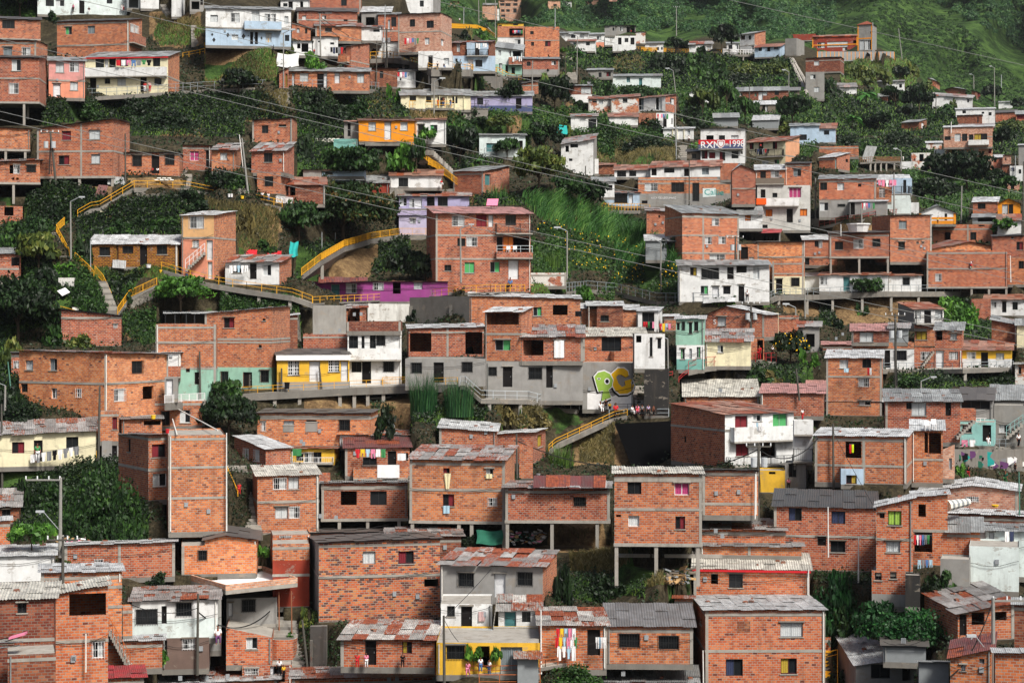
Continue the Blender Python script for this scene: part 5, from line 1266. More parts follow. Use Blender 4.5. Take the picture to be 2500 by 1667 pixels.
P 1830 1310 170 white pink|person in white standing before the hung clothes
V tree 740 1420 170 280 ltv|slanting small tree with leafy head before the dark gate
V tree 990 1400 130 230 ltv|second small leafy tree before the yellow wall
V bush 1900 1640 760 300 md|green bush with a few orange flowers under the red brown ramp
O 400 800 1640 wood|black bent pole with a fan of cables at the bottom centre
O 1510 740 1400 white|thin white post at the corner of the clothes hung house
H 2262 3255 920 1350 -10|b|r260 Rg dp6|b2405,1005,2640,1170 b2860,1030,3090,1190|brick house with two wide wine framed windows under a dark grey flat roof
H 3045 3250 600 930 0|b|r30 Rj||square brick tower corner with stones on its tin top
H 2250 3300 1560 1700 0|b|r200 Rm||grey flat sheet roof at the bottom edge, right of centre
G shrub 30 1700,400 2352,350 2352,600 1800,600
V bush 1750 620 250 500 dk|dark shrub right of the brick side wall
V bush 2250 620 500 330 dk|dark green weeds between the pillars of the speckled house
G dry 24 1800,-200 2352,-200 2352,300 1850,300
t 3 4
G shrub 26 -300,400 350,450 350,620 -300,600
G dry 30 -200,-20 900,0 900,300 400,500 -200,400
X debris 560 280 860 440|broken crates and boards under the tie beam
H 910 2240 280 700 0|bo|r190 Rb trim=red dp6|o1110,322,1190,440 k1315,322,1475,480|brick house with a dark red fascia and stones on its white rippled roof
H 985 2150 20 120 0|b|r80 Rm||narrow brick strip behind the white rippled roof
H 1045 2420 740 1900 -140|bo|r170 Rw f790,1210 dp8|w1905,880,2165,1045 B1280,1300,1475,1495 y1910,1290,2095,1470 k985,830,1005,900|large orange brick house with cream curtains, bottom right of centre
O 1022 1200 1550 white|white bent drain pipe on the large orange brick house
O 2230 270 550 white|white downpipe at the right end of the dark red fascia house
t 4 4 2.688
V bush 130 590 330 480 ivy|massive dark ivy mound in the lower right
V bush 150 600 260 260 md|lighter rounded shrub in front of the ivy mound
V bush 420 570 360 250 ivy|ivy spreading under the downpipe house
V bush 620 620 460 250 ivy|ivy running to the rust patched shed
V bush 850 290 130 130 md|small bush beside the white striped wall
V bush 740 300 140 130 dk|dark bush behind the patched metal fence
H 345 565 165 400 0|b/320/gb|nr|k365,175,410,225 k465,155,508,215|narrow brick and block room hung with a towel at the lower right
H 795 985 90 300 0|gb|nr||whitewashed block wall with dirty stains at the lower right
H 985 1310 0 290 0|wm|nr|k1035,22,1050,40 k1070,38,1085,52 k1098,22,1112,38 k1125,38,1140,52 k1150,22,1160,38 k1175,40,1190,56|pale mint house end pierced by small square holes
H 565 660 190 400 0|dk|nr name=fence||dark patched metal gate panel at the lower right
H 910 1280 440 620 -220|b|r130 Rj yr370 dp6|o1000,430,1085,520 o1150,400,1230,490 d915,450,968,590|brick shed with large dark openings under overlapping rusted sheets
H 240 655 780 1100 -120|g|r190 Rw yr730|k340,760,468,870 d545,735,600,885|grey hut with brown shutter under white weighted sheets at the bottom right
H 420 700 650 760 0|tin|r80 Rk||black corrugated roof between the ivy and the white weighted sheets
H 655 850 770 1100 0|tin|r10 Rm||wall of horizontal corrugated sheets at the bottom right
H 860 1130 730 1000 0|b|r110 Rr2 yr680|w930,780,960,820 l1050,690,1085,775|brick house with a half rusted half pale roof at the bottom right
H 1155 1400 700 1000 0|b|r30 Rw||brick corner with white flecks at the bottom right edge
H 1280 1400 380 700 0|bd|r40 Rm||dark brick wall cut off by the right edge, lower
O 1143 340 900 tpole|dark green pole with a white crossarm at the bottom right
S 40,690 80,890|w=0.8|yellow metal stair at the bottom right
K yellow 60 40,700 120,680 120,860|yellow metal handrail at the bottom right
H -50 75 595 690 0|bo|nr||end of a brick wall under the yellow metal handrail
V bush 120 900 100 100 dk|dark hollow plants under the yellow metal stair
L 645 745 90 4 blue|blue grey clothes hanging below the corner house at the right
X debris 1010 230 1200 290|stack of loose boards at the foot of the pale mint house
'''
# ---------- reading the survey ----------
ENT=[]; tx=ty=0; ts=4.704
lasth=None
def T(x,y): return (tx+x/ts, ty+y/ts)
for ln in DATA.splitlines():
 ln=ln.strip()
 if not ln or ln[0]=='#': continue
 h,*rest=ln.split('|'); tk=h.split()
 k=tk[0]
 if k=='t':
  tx=500*float(tk[1]); ty=333*float(tk[2]); ts=float(tk[3]) if len(tk)>3 else 4.704; continue
 ENT.append((k,tk[1:],[r.strip() for r in rest],(tx,ty,ts)))
def setT(e):
 global tx,ty,ts
 tx,ty,ts=e[3]
def solve_wall(xn,xf,d0,s,dp,ryaw):
 """corner nearest to us at column xn, other front corner at column xf"""
 Pn=Vector(((xn-CX)/F*d0,d0))
 rd=Vector(((xn+xf)/2-CX,F)).normalized()
 sg=1 if xf>xn else -1
 def back(t):    # front face direction makes angle t with the picture plane, receding
  fd=Vector((sg*math.cos(t),math.sin(t)))
  bd=Vector((-sg*math.sin(t),math.cos(t)))   # into the hill, towards the visible side
  return fd,bd
 if s:
  lo,hi=R(-25),R(80)
  target=xn-sg*abs(s)
  for _ in range(40):
   t=(lo+hi)/2; fd,bd=back(t); Q=Pn+bd*dp; px=CX+F*Q.x/Q.y
   if (px-target)*(-sg)<0: lo=t
   else: hi=t
  t=(lo+hi)/2
 else:
  a=math.atan2(rd.x,rd.y); t=-sg*a+ryaw
  t=-sg*a*1.0+ryaw if abs(ryaw)<.2 else ryaw
 fd,bd=back(t)
 kx=(xf-CX)/F    # x = kx*y
 den=fd.x-kx*fd.y
 L=(kx*Pn.y-Pn.x)/den
 Pf=Pn+fd*L
 return Pn,Pf,bd
class H: pass
HS=[]
for e in ENT:
 if e[0]!='H': continue
 setT(e); tk,rest=e[1],e[2]
 h=H(); h.e=e
 h.x0,h.yt=T(float(tk[0]),float(tk[2])); h.x1,h.yb=T(float(tk[1]),float(tk[3]))
 s=float(tk[4])/ts if len(tk)>4 else 0
 parts=(rest+['']*4)[:4]
 h.wall,opt,h.op,h.label=parts
 h.ok=bool(h.label)
 h.o={}; h.B=[]; h.f=[]; h.col=[]; h.r=20; h.R='m'; h.pk=None; h.st=None; h.yr=h.yt; h.nr=False; h.dp=None; h.name=None; h.trim=None; h.ms=None; h.ov=.25; h.pyr=None; h.far=False
 for t in opt.split():
  if t=='nr': h.nr=True
  elif t=='far': h.far=True
  elif t.startswith('yr'): h.yr=T(0,float(t[2:]))[1]
  elif t.startswith('pk'): h.pk=T(*map(float,t[2:].split(',')))
  elif t.startswith('pyr='): h.pyr=T(0,float(t[4:]))[1]
  elif t.startswith('st'):
   a,b=t[2:].split(':'); h.st=(T(0,float(a))[1],[T(float(q),0)[0] for q in b.split(',')])
  elif t.startswith('dp'): h.dp=float(t[2:])
  elif t.startswith('col='): h.col=[T(float(q),0)[0] for q in t[4:].split(',')]
  elif t.startswith('name='): h.name=t[5:]
  elif t.startswith('trim='): h.trim=t[5:]
  elif t.startswith('ms='): h.ms=t[3:]
  elif t.startswith('ov'): h.ov=float(t[2:])
  elif t[0]=='f': h.f=[T(0,float(q))[1] for q in t[1:].split(',')]
  elif t[0]=='R': h.R=t[1:]
  elif t[0]=='B':
   q=t[1:].split(','); a,c=T(float(q[0]),float(q[2])); b_,d_=T(float(q[1]),float(q[3])); h.B.append((a,b_,c,d_,q[4]))
  elif t[0]=='r': h.r=float(t[1:])
 h.r=h.r/ts
 if not h.ok: continue
 h.yg=h.yb if not h.st else h.st[0]
 s_=s; h.s=s; xn,xf=(h.x1,h.x0) if s>=0 else (h.x0,h.x1)
 if s==0 and random.random()<.5: xn,xf=xf,xn
 h.xn,h.xf=xn,xf; h.push=0
 h.d0=D(max(min((xn+xf)/2 if s==0 else xn,2600),-150),min(h.yg,1900))
 if h.dp is None: h.dp=random.uniform(5.2,7)
 W=abs(h.x1-h.x0)/F*h.d0
 if not s: h.dp=min(h.dp,max(1.2,W*1.3)) if W<4 else h.dp
 if abs(s)/F*h.d0>h.dp*.96: h.dp=abs(s)/F*h.d0/.8
 HS.append(h)
# a building standing behind another starts behind the other's back wall
for h in sorted(HS,key=lambda q:q.d0):
 for b in HS:
  if b is h or b.yb<h.yb+5 or h.yb<b.yt-b.r*.6 or b.d0>h.d0+.5 or h.yt>b.yt: continue
  ovx=min(h.x1,b.x1)-max(h.x0,b.x0)
  if ovx<.2*min(h.x1-h.x0,b.x1-b.x0): continue
  if b.nr and abs(h.yb-b.yt)<9 and ovx>.5*(h.x1-h.x0) and h.d0>b.d0: h.d0=b.d0+.02; continue
  need=b.d0+b.dp*(.95 if not b.s else .8)+.3-h.d0
  if 0<need<7: h.d0+=need; h.push+=need
for h in HS:
 s=h.s; xn,xf,d0=h.xn,h.xf,h.d0; yg=h.yg
 Pn,Pf,bd=solve_wall(xn,xf,d0,s,h.dp,R(random.uniform(-3,3)) if s==0 else 0)
 zpx=lambda y,P: (HY-y)/F*P.y
 A,B=(Pn,Pf) if xn<xf else (Pf,Pn)
 h.A,h.Bp,h.bd=A,B,bd
 near=Pn
 h.zb=zpx(h.yb,near)
 h.W=(B-A).length; h.ud=(B-A)/h.W
 if h.yr==h.yt and (h.nr or not h.pk): h.za=h.zc=zpx(h.yt,near)
 else:
  h.za=zpx(h.yt,A); h.zc=zpx(h.yr,B)
 h.zg=min((HY-yg)/F*near.y, h.zb)
 h.px=F/d0    # source px per metre
# ---------- ground ----------
V3=np.stack([(gx-CX)/F*GD,GD,(HY-gy)/F*GD],-1)
# gentle unevenness, then level the ground under and in front of each building
V3[...,2]+= .25*np.sin(V3[...,0]*.9+V3[...,1]*.35)*np.sin(V3[...,1]*.8)*np.clip((700-GD)/400,0,1)
X_,Y_,Z_=V3[...,0],V3[...,1],V3[...,2]
for h in HS:
 nrm=h.bd
 lx=(X_-h.A.x)*h.ud.x+(Y_-h.A.y)*h.ud.y; ly=(X_-h.A.x)*nrm.x+(Y_-h.A.y)*nrm.y
 mk=(lx>-.4)&(lx<h.W+.4)&(ly>-.5)&(ly<h.dp+.3)
 Z_[mk]=np.minimum(Z_[mk],h.zg-.06)
 mk=(lx>-.3)&(lx<h.W+.3)&(ly>-7-h.push)&(ly<0)&(Z_>h.zg-.06)
 Z_[mk]=h.zg-.06
GCOL=np.zeros(gx.shape+(4,),np.float32); GCOL[...,3]=1
def inpoly(px,py,poly):
 c=np.zeros(px.shape,bool); n=len(poly); j=n-1
 for i in range(n):
  xi,yi=poly[i]; xj,yj=poly[j]
  with np.errstate(divide='ignore',invalid='ignore'):
   c^=((yi>py)!=(yj>py))&(px<(xj-xi)*(py-yi)/((yj-yi) or 1e-9)+xi)
  j=i
 return c
CH={'earth':0,'rock':1,'green':2,'field':2}
for e in ENT:
 if e[0]in('E','G'):
  setT(e); tk=e[1]; pts=[T(*map(float,p.split(','))) for p in tk if ',' in p]
  mk=inpoly(gx,gy,pts)
  if e[0]=='E':
   if tk[0] in CH: GCOL[mk,CH[tk[0]]]=1
  elif tk[0]=='dry': GCOL[mk,2]=np.maximum(GCOL[mk,2],.6)
  elif tk[0]!='dark': GCOL[mk,2]=np.maximum(GCOL[mk,2],.8)
far=np.clip((GD-520)/150,0,1); GCOL[...,2]=np.maximum(GCOL[...,2],far)
nr,nc=gx.shape
idx=np.arange(nr*nc).reshape(nr,nc)
Fq=np.stack([idx[:-1,:-1],idx[:-1,1:],idx[1:,1:],idx[1:,:-1]],-1).reshape(-1,4)
m,nt,b=newmat('ground',.95,.1); pos=geo(nt)
sp=N(nt,'ShaderNodeSeparateColor'); nt.links.new(N(nt,'ShaderNodeAttribute',attribute_name='zone').outputs['Color'],sp.inputs[0])
n1=noise(nt,.5,7,pos,.7); n2=noise(nt,3,5,pos,.7)
nb=math_(nt,'ADD',math_(nt,'MULTIPLY',n1,.5),math_(nt,'MULTIPLY',n2,.5))
base=ramp(nt,nb,[(.38,lin('1e1d16')),(.5,lin('332e22')),(.62,lin('4c4636'))])
earth=ramp(nt,nb,[(.36,lin('3c3020')),(.5,lin('66523a')),(.64,lin('8c7652'))])
rock=ramp(nt,nb,[(.38,lin('2c2a27')),(.5,lin('55524c')),(.62,lin('7c7870'))])
nf=noise(nt,.05,8,vscale(nt,pos,(1,0,1.8)),.72)
n3=noise(nt,.28,6,vscale(nt,pos,(.45,0,1.6)),.75)
green=ramp(nt,math_(nt,'ADD',math_(nt,'MULTIPLY',nf,.35),math_(nt,'ADD',math_(nt,'MULTIPLY',nb,.2),math_(nt,'MULTIPLY',n3,.45))),[(.42,lin('15220e')),(.48,lin('26391b')),(.53,lin('3c5427')),(.62,lin('566c36'))])
def soft(s): 
 return ramp(nt,math_(nt,'ADD',s,math_(nt,'MULTIPLY',math_(nt,'SUBTRACT',n1,.5),.9)),[(.42,(0,0,0)),(.58,(1,1,1))])
c=mix(nt,soft(sp.outputs[2]),base,green); c=mix(nt,soft(sp.outputs[0]),c,earth); c=mix(nt,soft(sp.outputs[1]),c,rock)
nt.links.new(c,b.inputs['Base Color']); bumpn(nt,b,nb,.35,.8)
g=npmesh('ground',V3.reshape(-1,3),Fq,None,m)
ca=g.data.color_attributes.new('zone','FLOAT_COLOR','POINT'); ca.data.foreach_set('color',GCOL.reshape(-1))
g.data.polygons.foreach_set('use_smooth',np.ones(len(Fq),bool))
g['kind']='structure'
# ---------- houses ----------
WINC={'w':('frame_w','cur_w'),'k':('frame_d','glass'),'g':('frame_g','cur_g'),'p':('frame_w','cur_p'),'r':('wine','cur_r'),'n':('wine','cur_n'),'y':('wine','cur_y'),'b':('frame_d','glassg'),'l':('frame_g','louv'),'v':('frame_w','void'),
 'G':('frame_g','door_t'),'L':('frame_d','lime'),'B':('frame_d','navy')}
BRK=('b','bo','bd','bp','bs','by','wb')
def face_holes(mb,P0,u,nrm,W,zb,ztop,holes,mats,zcuts,depth=.22):
 """wall sheet from P0 along u with rectangular openings; ztop(u) gives its slanting top"""
 zmin=min(ztop(0),ztop(W))
 us=sorted({0,W,*[a for hh in holes for a in hh[:2]]}); vs=sorted({zb,zmin,*[a for hh in holes for a in hh[2:4]],*[z for z in zcuts if zb<z<zmin]})
 vs=[v for v in vs if zb<=v<=zmin+1e-6]
 def pt(a,z): return (P0.x+u.x*a,P0.y+u.y*a,z)
 for i in range(len(us)-1):
  if us[i+1]-us[i]<1e-4: continue
  for j in range(len(vs)-1):
   if vs[j+1]-vs[j]<1e-4: continue
   cu,cv=(us[i]+us[i+1])/2,(vs[j]+vs[j+1])/2
   if any(a<cu<b_ and c_<cv<d_ for a,b_,c_,d_ in holes): continue
   k=0
   for z in zcuts:
    if cv<z: k+=1
   mt=mats[min(k,len(mats)-1)]
   a,b_,c_,d_=us[i],us[i+1],vs[j],vs[j+1]
   mb.poly([pt(a,c_),pt(b_,c_),pt(b_,d_),pt(a,d_)],mt,[(a,c_),(b_,c_),(b_,d_),(a,d_)])
 ta,tb=ztop(0),ztop(W)
 if max(ta,tb)-zmin>1e-3:
  pts=[pt(0,zmin),pt(W,zmin)]; uv=[(0,zmin),(W,zmin)]
  if tb>zmin+1e-3: pts.append(pt(W,tb)); uv.append((W,tb))
  if ta>zmin+1e-3: pts.append(pt(0,ta)); uv.append((0,ta))
  mb.poly(pts,mats[0],uv)
 for a,b_,c_,d_ in holes:      # reveals
  n=nrm*depth
  q=[pt(a,c_),pt(b_,c_),pt(b_,d_),pt(a,d_)]
  for i in range(4):
   p,r_=Vector(q[i]),Vector(q[(i+1)%4]); nn=Vector((n.x,n.y,0))
   mb.poly([p,p+nn,r_+nn,r_],mats[0])
def window(par,P0,u,nrm,a,b_,c_,d_,k,px,depth=.19,lab=None):
 def pt(x,z,dd): return Vector((P0.x+u.x*x+nrm.x*dd,P0.y+u.y*x+nrm.y*dd,z))
 U=Vector((u.x,u.y,0)); Nn=Vector((nrm.x,nrm.y,0)); Z=Vector((0,0,1))
 Wd,Hd=b_-a,d_-c_
 if k in 'dDToc':
  if k in 'oc': return
  mb=MB(); dm={'d':'door_d','D':'door_w','T':'door_t'}[k]
  mb.box(pt(a,c_,depth),U*Wd,Nn*.05,Z*Hd,M(dm))
  if px>14:
   fm=M('frame_d' if k=='d' else 'frame_g'); t=.06
   mb.box(pt(a,c_,depth-.04),U*t,Nn*.04,Z*Hd,fm); mb.box(pt(b_-t,c_,depth-.04),U*t,Nn*.04,Z*Hd,fm); mb.box(pt(a+t,d_-t,depth-.04),U*(Wd-2*t),Nn*.04,Z*t,fm)
   for q in (.12,.55): mb.box(pt(a+.18*Wd,c_+Hd*q,depth-.015),U*Wd*.64,Nn*.02,Z*Hd*.33,M(dm))
  d=mb.build('door',par)
  if px>22:
   mb=MB(); mb.bar(pt(b_-.16,c_+Hd*.47,depth-.06),pt(b_-.16,c_+Hd*.54,depth-.06),.02,M('frame_g')); mb.build('handle',d)
  return
 fr,pn=WINC[k]
 # in the photograph no two windows are quite alike: some half open, some curtained
 rn=random.random()
 if k=='w' and rn<.35: fr='frame_g'
 t=.05 if px>12 else .06
 mb=MB(); fm=M(fr)
 mb.box(pt(a,c_,depth-.05),U*Wd,Nn*.05,Z*t,fm); mb.box(pt(a,d_-t,depth-.05),U*Wd,Nn*.05,Z*t,fm)
 mb.box(pt(a,c_+t,depth-.05),U*t,Nn*.05,Z*(Hd-2*t),fm); mb.box(pt(b_-t,c_+t,depth-.05),U*t,Nn*.05,Z*(Hd-2*t),fm)
 nm=1 if Wd<1.7 else 2
 for q in range(nm):
  x=a+Wd*(q+1)/(nm+1)-t/2; mb.box(pt(x,c_+t,depth-.045),U*t,Nn*.04,Z*(Hd-2*t),fm)
 if k=='v':
  for q in range(1,4): mb.box(pt(a+t,c_+Hd*q/4-.03,depth-.06),U*(Wd-2*t),Nn*.05,Z*.06,fm)
  for q in range(1,5): mb.box(pt(a+Wd*q/5-.03,c_+t,depth-.07),U*.06,Nn*.05,Z*(Hd-2*t),fm)
 w_=mb.build('window',par)
 mb=MB()
 gl=M('glass')
 parts=[(0,1)] if pn in('glass','void') else ([(0,1)] if rn<.45 else ([(0,.5)] if rn<.7 else [(.5,1)]))
 if k=='b': parts=[(0,1)]
 mb.poly([pt(a+t,c_+t,depth),pt(b_-t,c_+t,depth),pt(b_-t,d_-t,depth),pt(a+t,d_-t,depth)],gl)
 mb.build('pane',w_)
 if pn not in('glass','void','glassg'):
  mb=MB()      # curtain with folds, hung just in the opening
  for p0,p1 in parts:
   x0,x1=a+t+(Wd-2*t)*p0,a+t+(Wd-2*t)*p1; n=max(4,int((x1-x0)/.07)); pm=M(pn)
   for i in range(n):
    xa,xb=x0+(x1-x0)*i/n,x0+(x1-x0)*(i+1)/n; da=depth-.012-.02*(i%2); db=depth-.012-.02*((i+1)%2)
    mb.poly([pt(xa,c_+t,da),pt(xb,c_+t,db),pt(xb,d_-t,db),pt(xa,d_-t,da)],pm)
  mb.build('curtain',w_)
 if px>16 and (k=='b' or (k=='w' and rn>.55)):
  mb=MB(); n=max(3,int(Wd/.16)); bm=M('frame_w' if (k=='w') else 'frame_d')
  for i in range(n+1):
   x=a-.04+(Wd+.08)*i/n; mb.bar(pt(x,c_-.05,-.05),pt(x,d_+.05,-.05),.014,bm)
  for q in (.05,.5,.95): mb.bar(pt(a-.06,c_+Hd*q,-.05),pt(b_+.06,c_+Hd*q,-.05),.014,bm)
  mb.build('window_bars',w_)
 elif px>18 and random.random()<.6:
  mb=MB(); mb.box(pt(a-.08,c_-.07,-.06),U*(Wd+.16),Nn*.2,Z*.07,M('conl')); mb.build('sill',w_)
def railing(P,hgt,cm,slat=False,lattice=False,post=1.5,r=.028,parent=None,name='railing',org=None):
 r=max(r,.00016*P[0][1]); mb=MB(); mt=M(cm)
 for a,b_ in zip(P[:-1],P[1:]):
  a=Vector(a);b_=Vector(b_); L=(b_-a).length
  if L<.05: continue
  Z=Vector((0,0,hgt))
  mb.bar(a+Z,b_+Z,r,mt); mb.bar(a+Z*(.12 if slat else .5),b_+Z*(.12 if slat else .5),r*.8,mt)
  n=max(1,round(L/post))
  for i in range(n+1): p=a.lerp(b_,i/n); mb.bar(p,p+Z,r*1.1,mt)
  if slat:
   n=max(2,round(L/.16))
   for i in range(n): p=a.lerp(b_,(i+.5)/n); mb.bar(p+Z*.12,p+Z,r*.45,mt)
  if lattice:
   n=max(2,round(L/.35))
   for i in range(n):
    p=a.lerp(b_,i/n);q=a.lerp(b_,(i+1)/n); mb.bar(p,q+Z,r,mt); mb.bar(q,p+Z,r,mt)
 return mb.build(name,parent,org=org)
def roof_sheets(mb,P00,P10,P11,P01,mt,kind,px,jit=1.0):
 """sheets laid over the quad front-left, front-right, back-right, back-left"""
 P00,P10,P11,P01=map(Vector,(P00,P10,P11,P01))
 W=(P10-P00).length; Dp=(P01-P00).length
 nx=max(1,round(W/(1.0 if px<18 else .95))); ny=max(1,round(Dp/(2.2 if kind not in('j','s') else 1.7)))
 if px<13: nx=max(1,round(W/2.0)); ny=1 if kind!='j' else 2
 up=Vector((0,0,1))
 corr= px>21 and kind in('b','s','w','m','p','j','d','g','r','r2')
 messy={'j':1.0,'s':.5,'m':.45,'t':.6,'w':.25}.get(kind,.12)*jit
 def pt(a,b_): return (P00*(1-a)+P10*a)*(1-b_)+(P01*(1-a)+P11*a)*b_
 for j in range(ny):
  for i in range(nx):
   a0,a1=i/nx,(i+1)/nx+.05/nx; b0,b1=j/ny-(.06/ny if j else 0),(j+1)/ny
   if messy>.3:
    a0+=random.uniform(-.12,.08)*messy/nx; a1+=random.uniform(-.05,.15)*messy/nx
    b0-=random.uniform(0,.14)*messy/ny if j or kind=='j' else random.uniform(0,.05)/ny; b1+=random.uniform(0,.1)*messy/ny*(j<ny-1)
   zz=.02+.025*((i+j*2)%3)+random.uniform(0,.06)*messy
   tl=random.uniform(-.03,.05)*messy
   t=random.random() if messy>.3 else .5+random.uniform(-.2,.35)
   rr=random.random()**2*(1.1 if kind in('j','s','t','r2') else .5)
   if kind=='j' and random.random()<.10: t*=.25
   if corr:
    p=.177 if kind in('b','g','d') or px<30 else .12
    nn=max(4,int(W*(a1-a0)/p*4)); am=.028 if kind=='b' else .017
    pa=None
    for q in range(nn+1):
     s_=a0+(a1-a0)*q/nn; hgt=am*(math.sin(q*math.pi/2)); z_=up*(zz+hgt)
     A_=pt(s_,b0)+z_+up*tl; B_=pt(s_,b1)+z_
     if pa: mb.poly([pa[0],A_,B_,pa[1]],mt,[(a0*W+q*p/4,b0*Dp),(a0*W+(q+1)*p/4,b0*Dp),(a0*W+(q+1)*p/4,b1*Dp),(a0*W+q*p/4,b1*Dp)],(t,rr))
     pa=(A_,B_)
   else:
    q=[pt(a0,b0)+up*(zz+tl),pt(a1,b0)+up*(zz+tl*.5),pt(a1,b1)+up*zz,pt(a0,b1)+up*zz]
    mb.poly(q,mt,[(a0*W,b0*Dp),(a1*W,b0*Dp),(a1*W,b1*Dp),(a0*W,b1*Dp)],(t,rr))
BALLAST=[]
def near_label(l): 
 return l
def build_house(h):
 wl=h.wall.split('/'); cuts=[]; mk=[wl[0]]
 for i in range(1,len(wl),2): 
  setT(h.e); cuts.append(T(0,float(wl[i]))[1]); mk.append(wl[i+1])
 wk=wl[0]
 mats=[M({'tin':'tin','wood':'wood'}.get(k,k)) for k in mk]
 brickish=wk in BRK
 cat='house'; nm=h.name or {'b':'brick_house','bo':'brick_house','bd':'brick_house','bp':'brick_house','bs':'brick_house','by':'brick_house','wb':'painted_brick_house','tin':'tin_hut','wood':'timber_hut','g':'plastered_house','gb':'block_house','o':'open_shelter'}.get(wk,'painted_house')
 if h.name: cat=h.name.replace('_',' ')
 elif wk in('tin','wood'): cat='hut'
 elif wk=='o': cat='shelter'
 lb=h.label.strip()
 for w_ in ('wall','parapet','annex','shed','tank','tower','block'):
  if not h.name and w_=='wall' and (' wall ' in ' '+lb[:40]+' ') and h.nr and 'house' not in lb[:30] and 'floor' not in lb[:34]: nm,cat='house_wall','wall'
 ctr=(h.A+h.Bp)/2
 root=empty(nm,(ctr.x,ctr.y,h.zb),lb,cat)
 h.root=root; px=h.px
 u=h.ud; n2=h.bd
 # order so that n2 points into the hill
 zA,zC=h.za,h.zc; W=h.W
 zcut=[(HY-c)/F*h.d0 for c in cuts]
 Zs=lambda P,y:(HY-y)/F*P.y
 ftop=lambda a: zA+(zC-zA)*a/W
 # back top heights from how much roof shows
 Pa,Pb=h.A,h.Bp; Pd,Pc=h.A+n2*h.dp,h.Bp+n2*h.dp
 def pz(P): return HY-0
 r=h.r
 if h.nr: zd,zc_=zA,zC
 else:
  ya=HY-F*zA/Pa.y; yc=HY-F*zC/Pb.y
  zd=(HY-(ya-r))/F*Pd.y; zc_=(HY-(yc-r))/F*Pc.y
  lim=.42*h.dp
  zd=max(min(zd,zA+lim),zA-.15*h.dp); zc_=max(min(zc_,zC+lim),zC-.15*h.dp)
  if r<3 and not h.pk: zd=min(zd,zA+.1); zc_=min(zc_,zC+.1)
 # openings sorted onto faces
 fh=[];sh=[]; side=None
 if h.s>0: side=(h.Bp,n2,-u,h.dp,zC,zc_)
 elif h.s<0: side=(h.A,n2,u,h.dp,zA,zd)
 setT(h.e)
 for t in h.op.split():
  k=t[0]
  try: q=[float(v) for v in t[1:].split(',')]
  except: continue
  if len(q)!=4: continue
  xa,ya=T(q[0],q[1]); xb,yb_=T(q[2],q[3]); xm=(xa+xb)/2
  onside=side is not None and (xm>h.x1+1 if h.s>0 else xm<h.x0-1)
  P0,uu,nn,LL,z0,z1=(side if onside else (h.A,u,n2,W,zA,zC))
  def hit(x):
   kx=(x-CX)/F; den=uu.x-kx*uu.y
   return (kx*P0.y-P0.x)/den if abs(den)>1e-6 else 0
  ua,ub=hit(xa),hit(xb)
  if ua>ub: ua,ub=ub,ua
  um=max(0,min(LL,(ua+ub)/2)); dm=P0.y+uu.y*um
  va,vb=(HY-yb_)/F*dm,(HY-ya)/F*dm
  ua=max(ua,.12); ub=min(ub,LL-.12); va=max(va,h.zb+.05); 
  ztp=min(z0+(z1-z0)*ua/LL,z0+(z1-z0)*ub/LL)
  vb=min(vb,ztp-.08)
  if ub-ua<.2 or vb-va<.15: continue
  L_=sh if onside else fh
  bad=False
  for (a,b_,c_,d_,kk) in L_:
   if min(b_,ub)-max(a,ua)>.01 and min(d_,vb)-max(c_,va)>.01: bad=True
  if bad: continue
  L_.append((ua,ub,va,vb,k))
 mb=MB()
 zmin=min(zA,zC)
 openfront = wk=='o'
 if not openfront:
  face_holes(mb,h.A,u,n2,W,h.zb,ftop,[x[:4] for x in fh],mats,zcut)
 if h.pk:
  up_=None; kx=(h.pk[0]-CX)/F; aa=(kx*h.A.y-h.A.x)/(u.x-kx*u.y); aa=max(.05*W,min(.95*W,aa)); Pp=h.A+u*aa; zp=(HY-h.pk[1])/F*Pp.y
  mb.poly([(Pa.x,Pa.y,zA),(Pb.x,Pb.y,zC),(Pp.x,Pp.y,zp)],mats[0],[(0,zA),(W,zC),(aa,zp)])
  yp=h.pk[1]; zpb=min(zp+.35*h.dp,max(zp-.2,(HY-(yp-r))/F*(Pp.y+n2.y*h.dp)))
  Pq=Pp+n2*h.dp
  mb.poly([(Pc.x,Pc.y,zC),(Pd.x,Pd.y,zA),(Pq.x,Pq.y,zpb)],mats[0])
  zd,zc_=zA,zC
 ms=M(h.ms) if h.ms else None
 smats=[ms]*len(mats) if ms else mats
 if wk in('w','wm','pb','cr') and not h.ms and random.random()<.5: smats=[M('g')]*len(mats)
 for (P,zf,zk,vis) in ((h.Bp,zC,zc_,h.s>0),(h.A,zA,zd,h.s<0)):
  hl=[x[:4] for x in sh] if vis else []
  face_holes(mb,P,n2,(-u if P is h.Bp else u),h.dp,h.zb,(lambda a,zf=zf,zk=zk: zf+(zk-zf)*a/h.dp),hl,smats,zcut)
 mb.poly([(Pd.x,Pd.y,h.zb),(Pc.x,Pc.y,h.zb),(Pc.x,Pc.y,zc_),(Pd.x,Pd.y,zd)],smats[-1] if not brickish else mats[0])
 if not h.st and not h.far:
  zf_=h.zb-.4
  for P_,Q_ in ((h.A,h.Bp),(h.Bp,Pc),(Pd,h.A)):
   mb.poly([(P_.x,P_.y,zf_),(Q_.x,Q_.y,zf_),(Q_.x,Q_.y,h.zb),(P_.x,P_.y,h.zb)],M('con'))
 mb.poly([(Pa.x,Pa.y,h.zb),(Pb.x,Pb.y,h.zb),(Pc.x,Pc.y,h.zb),(Pd.x,Pd.y,h.zb)],M('con'))
 if h.nr:
  zt=-.12
  mb.poly([(Pa.x,Pa.y,zA+zt),(Pb.x,Pb.y,zC+zt),(Pc.x,Pc.y,zc_+zt),(Pd.x,Pd.y,zd+zt)],M('conl'))
 mb.build('wall',root)
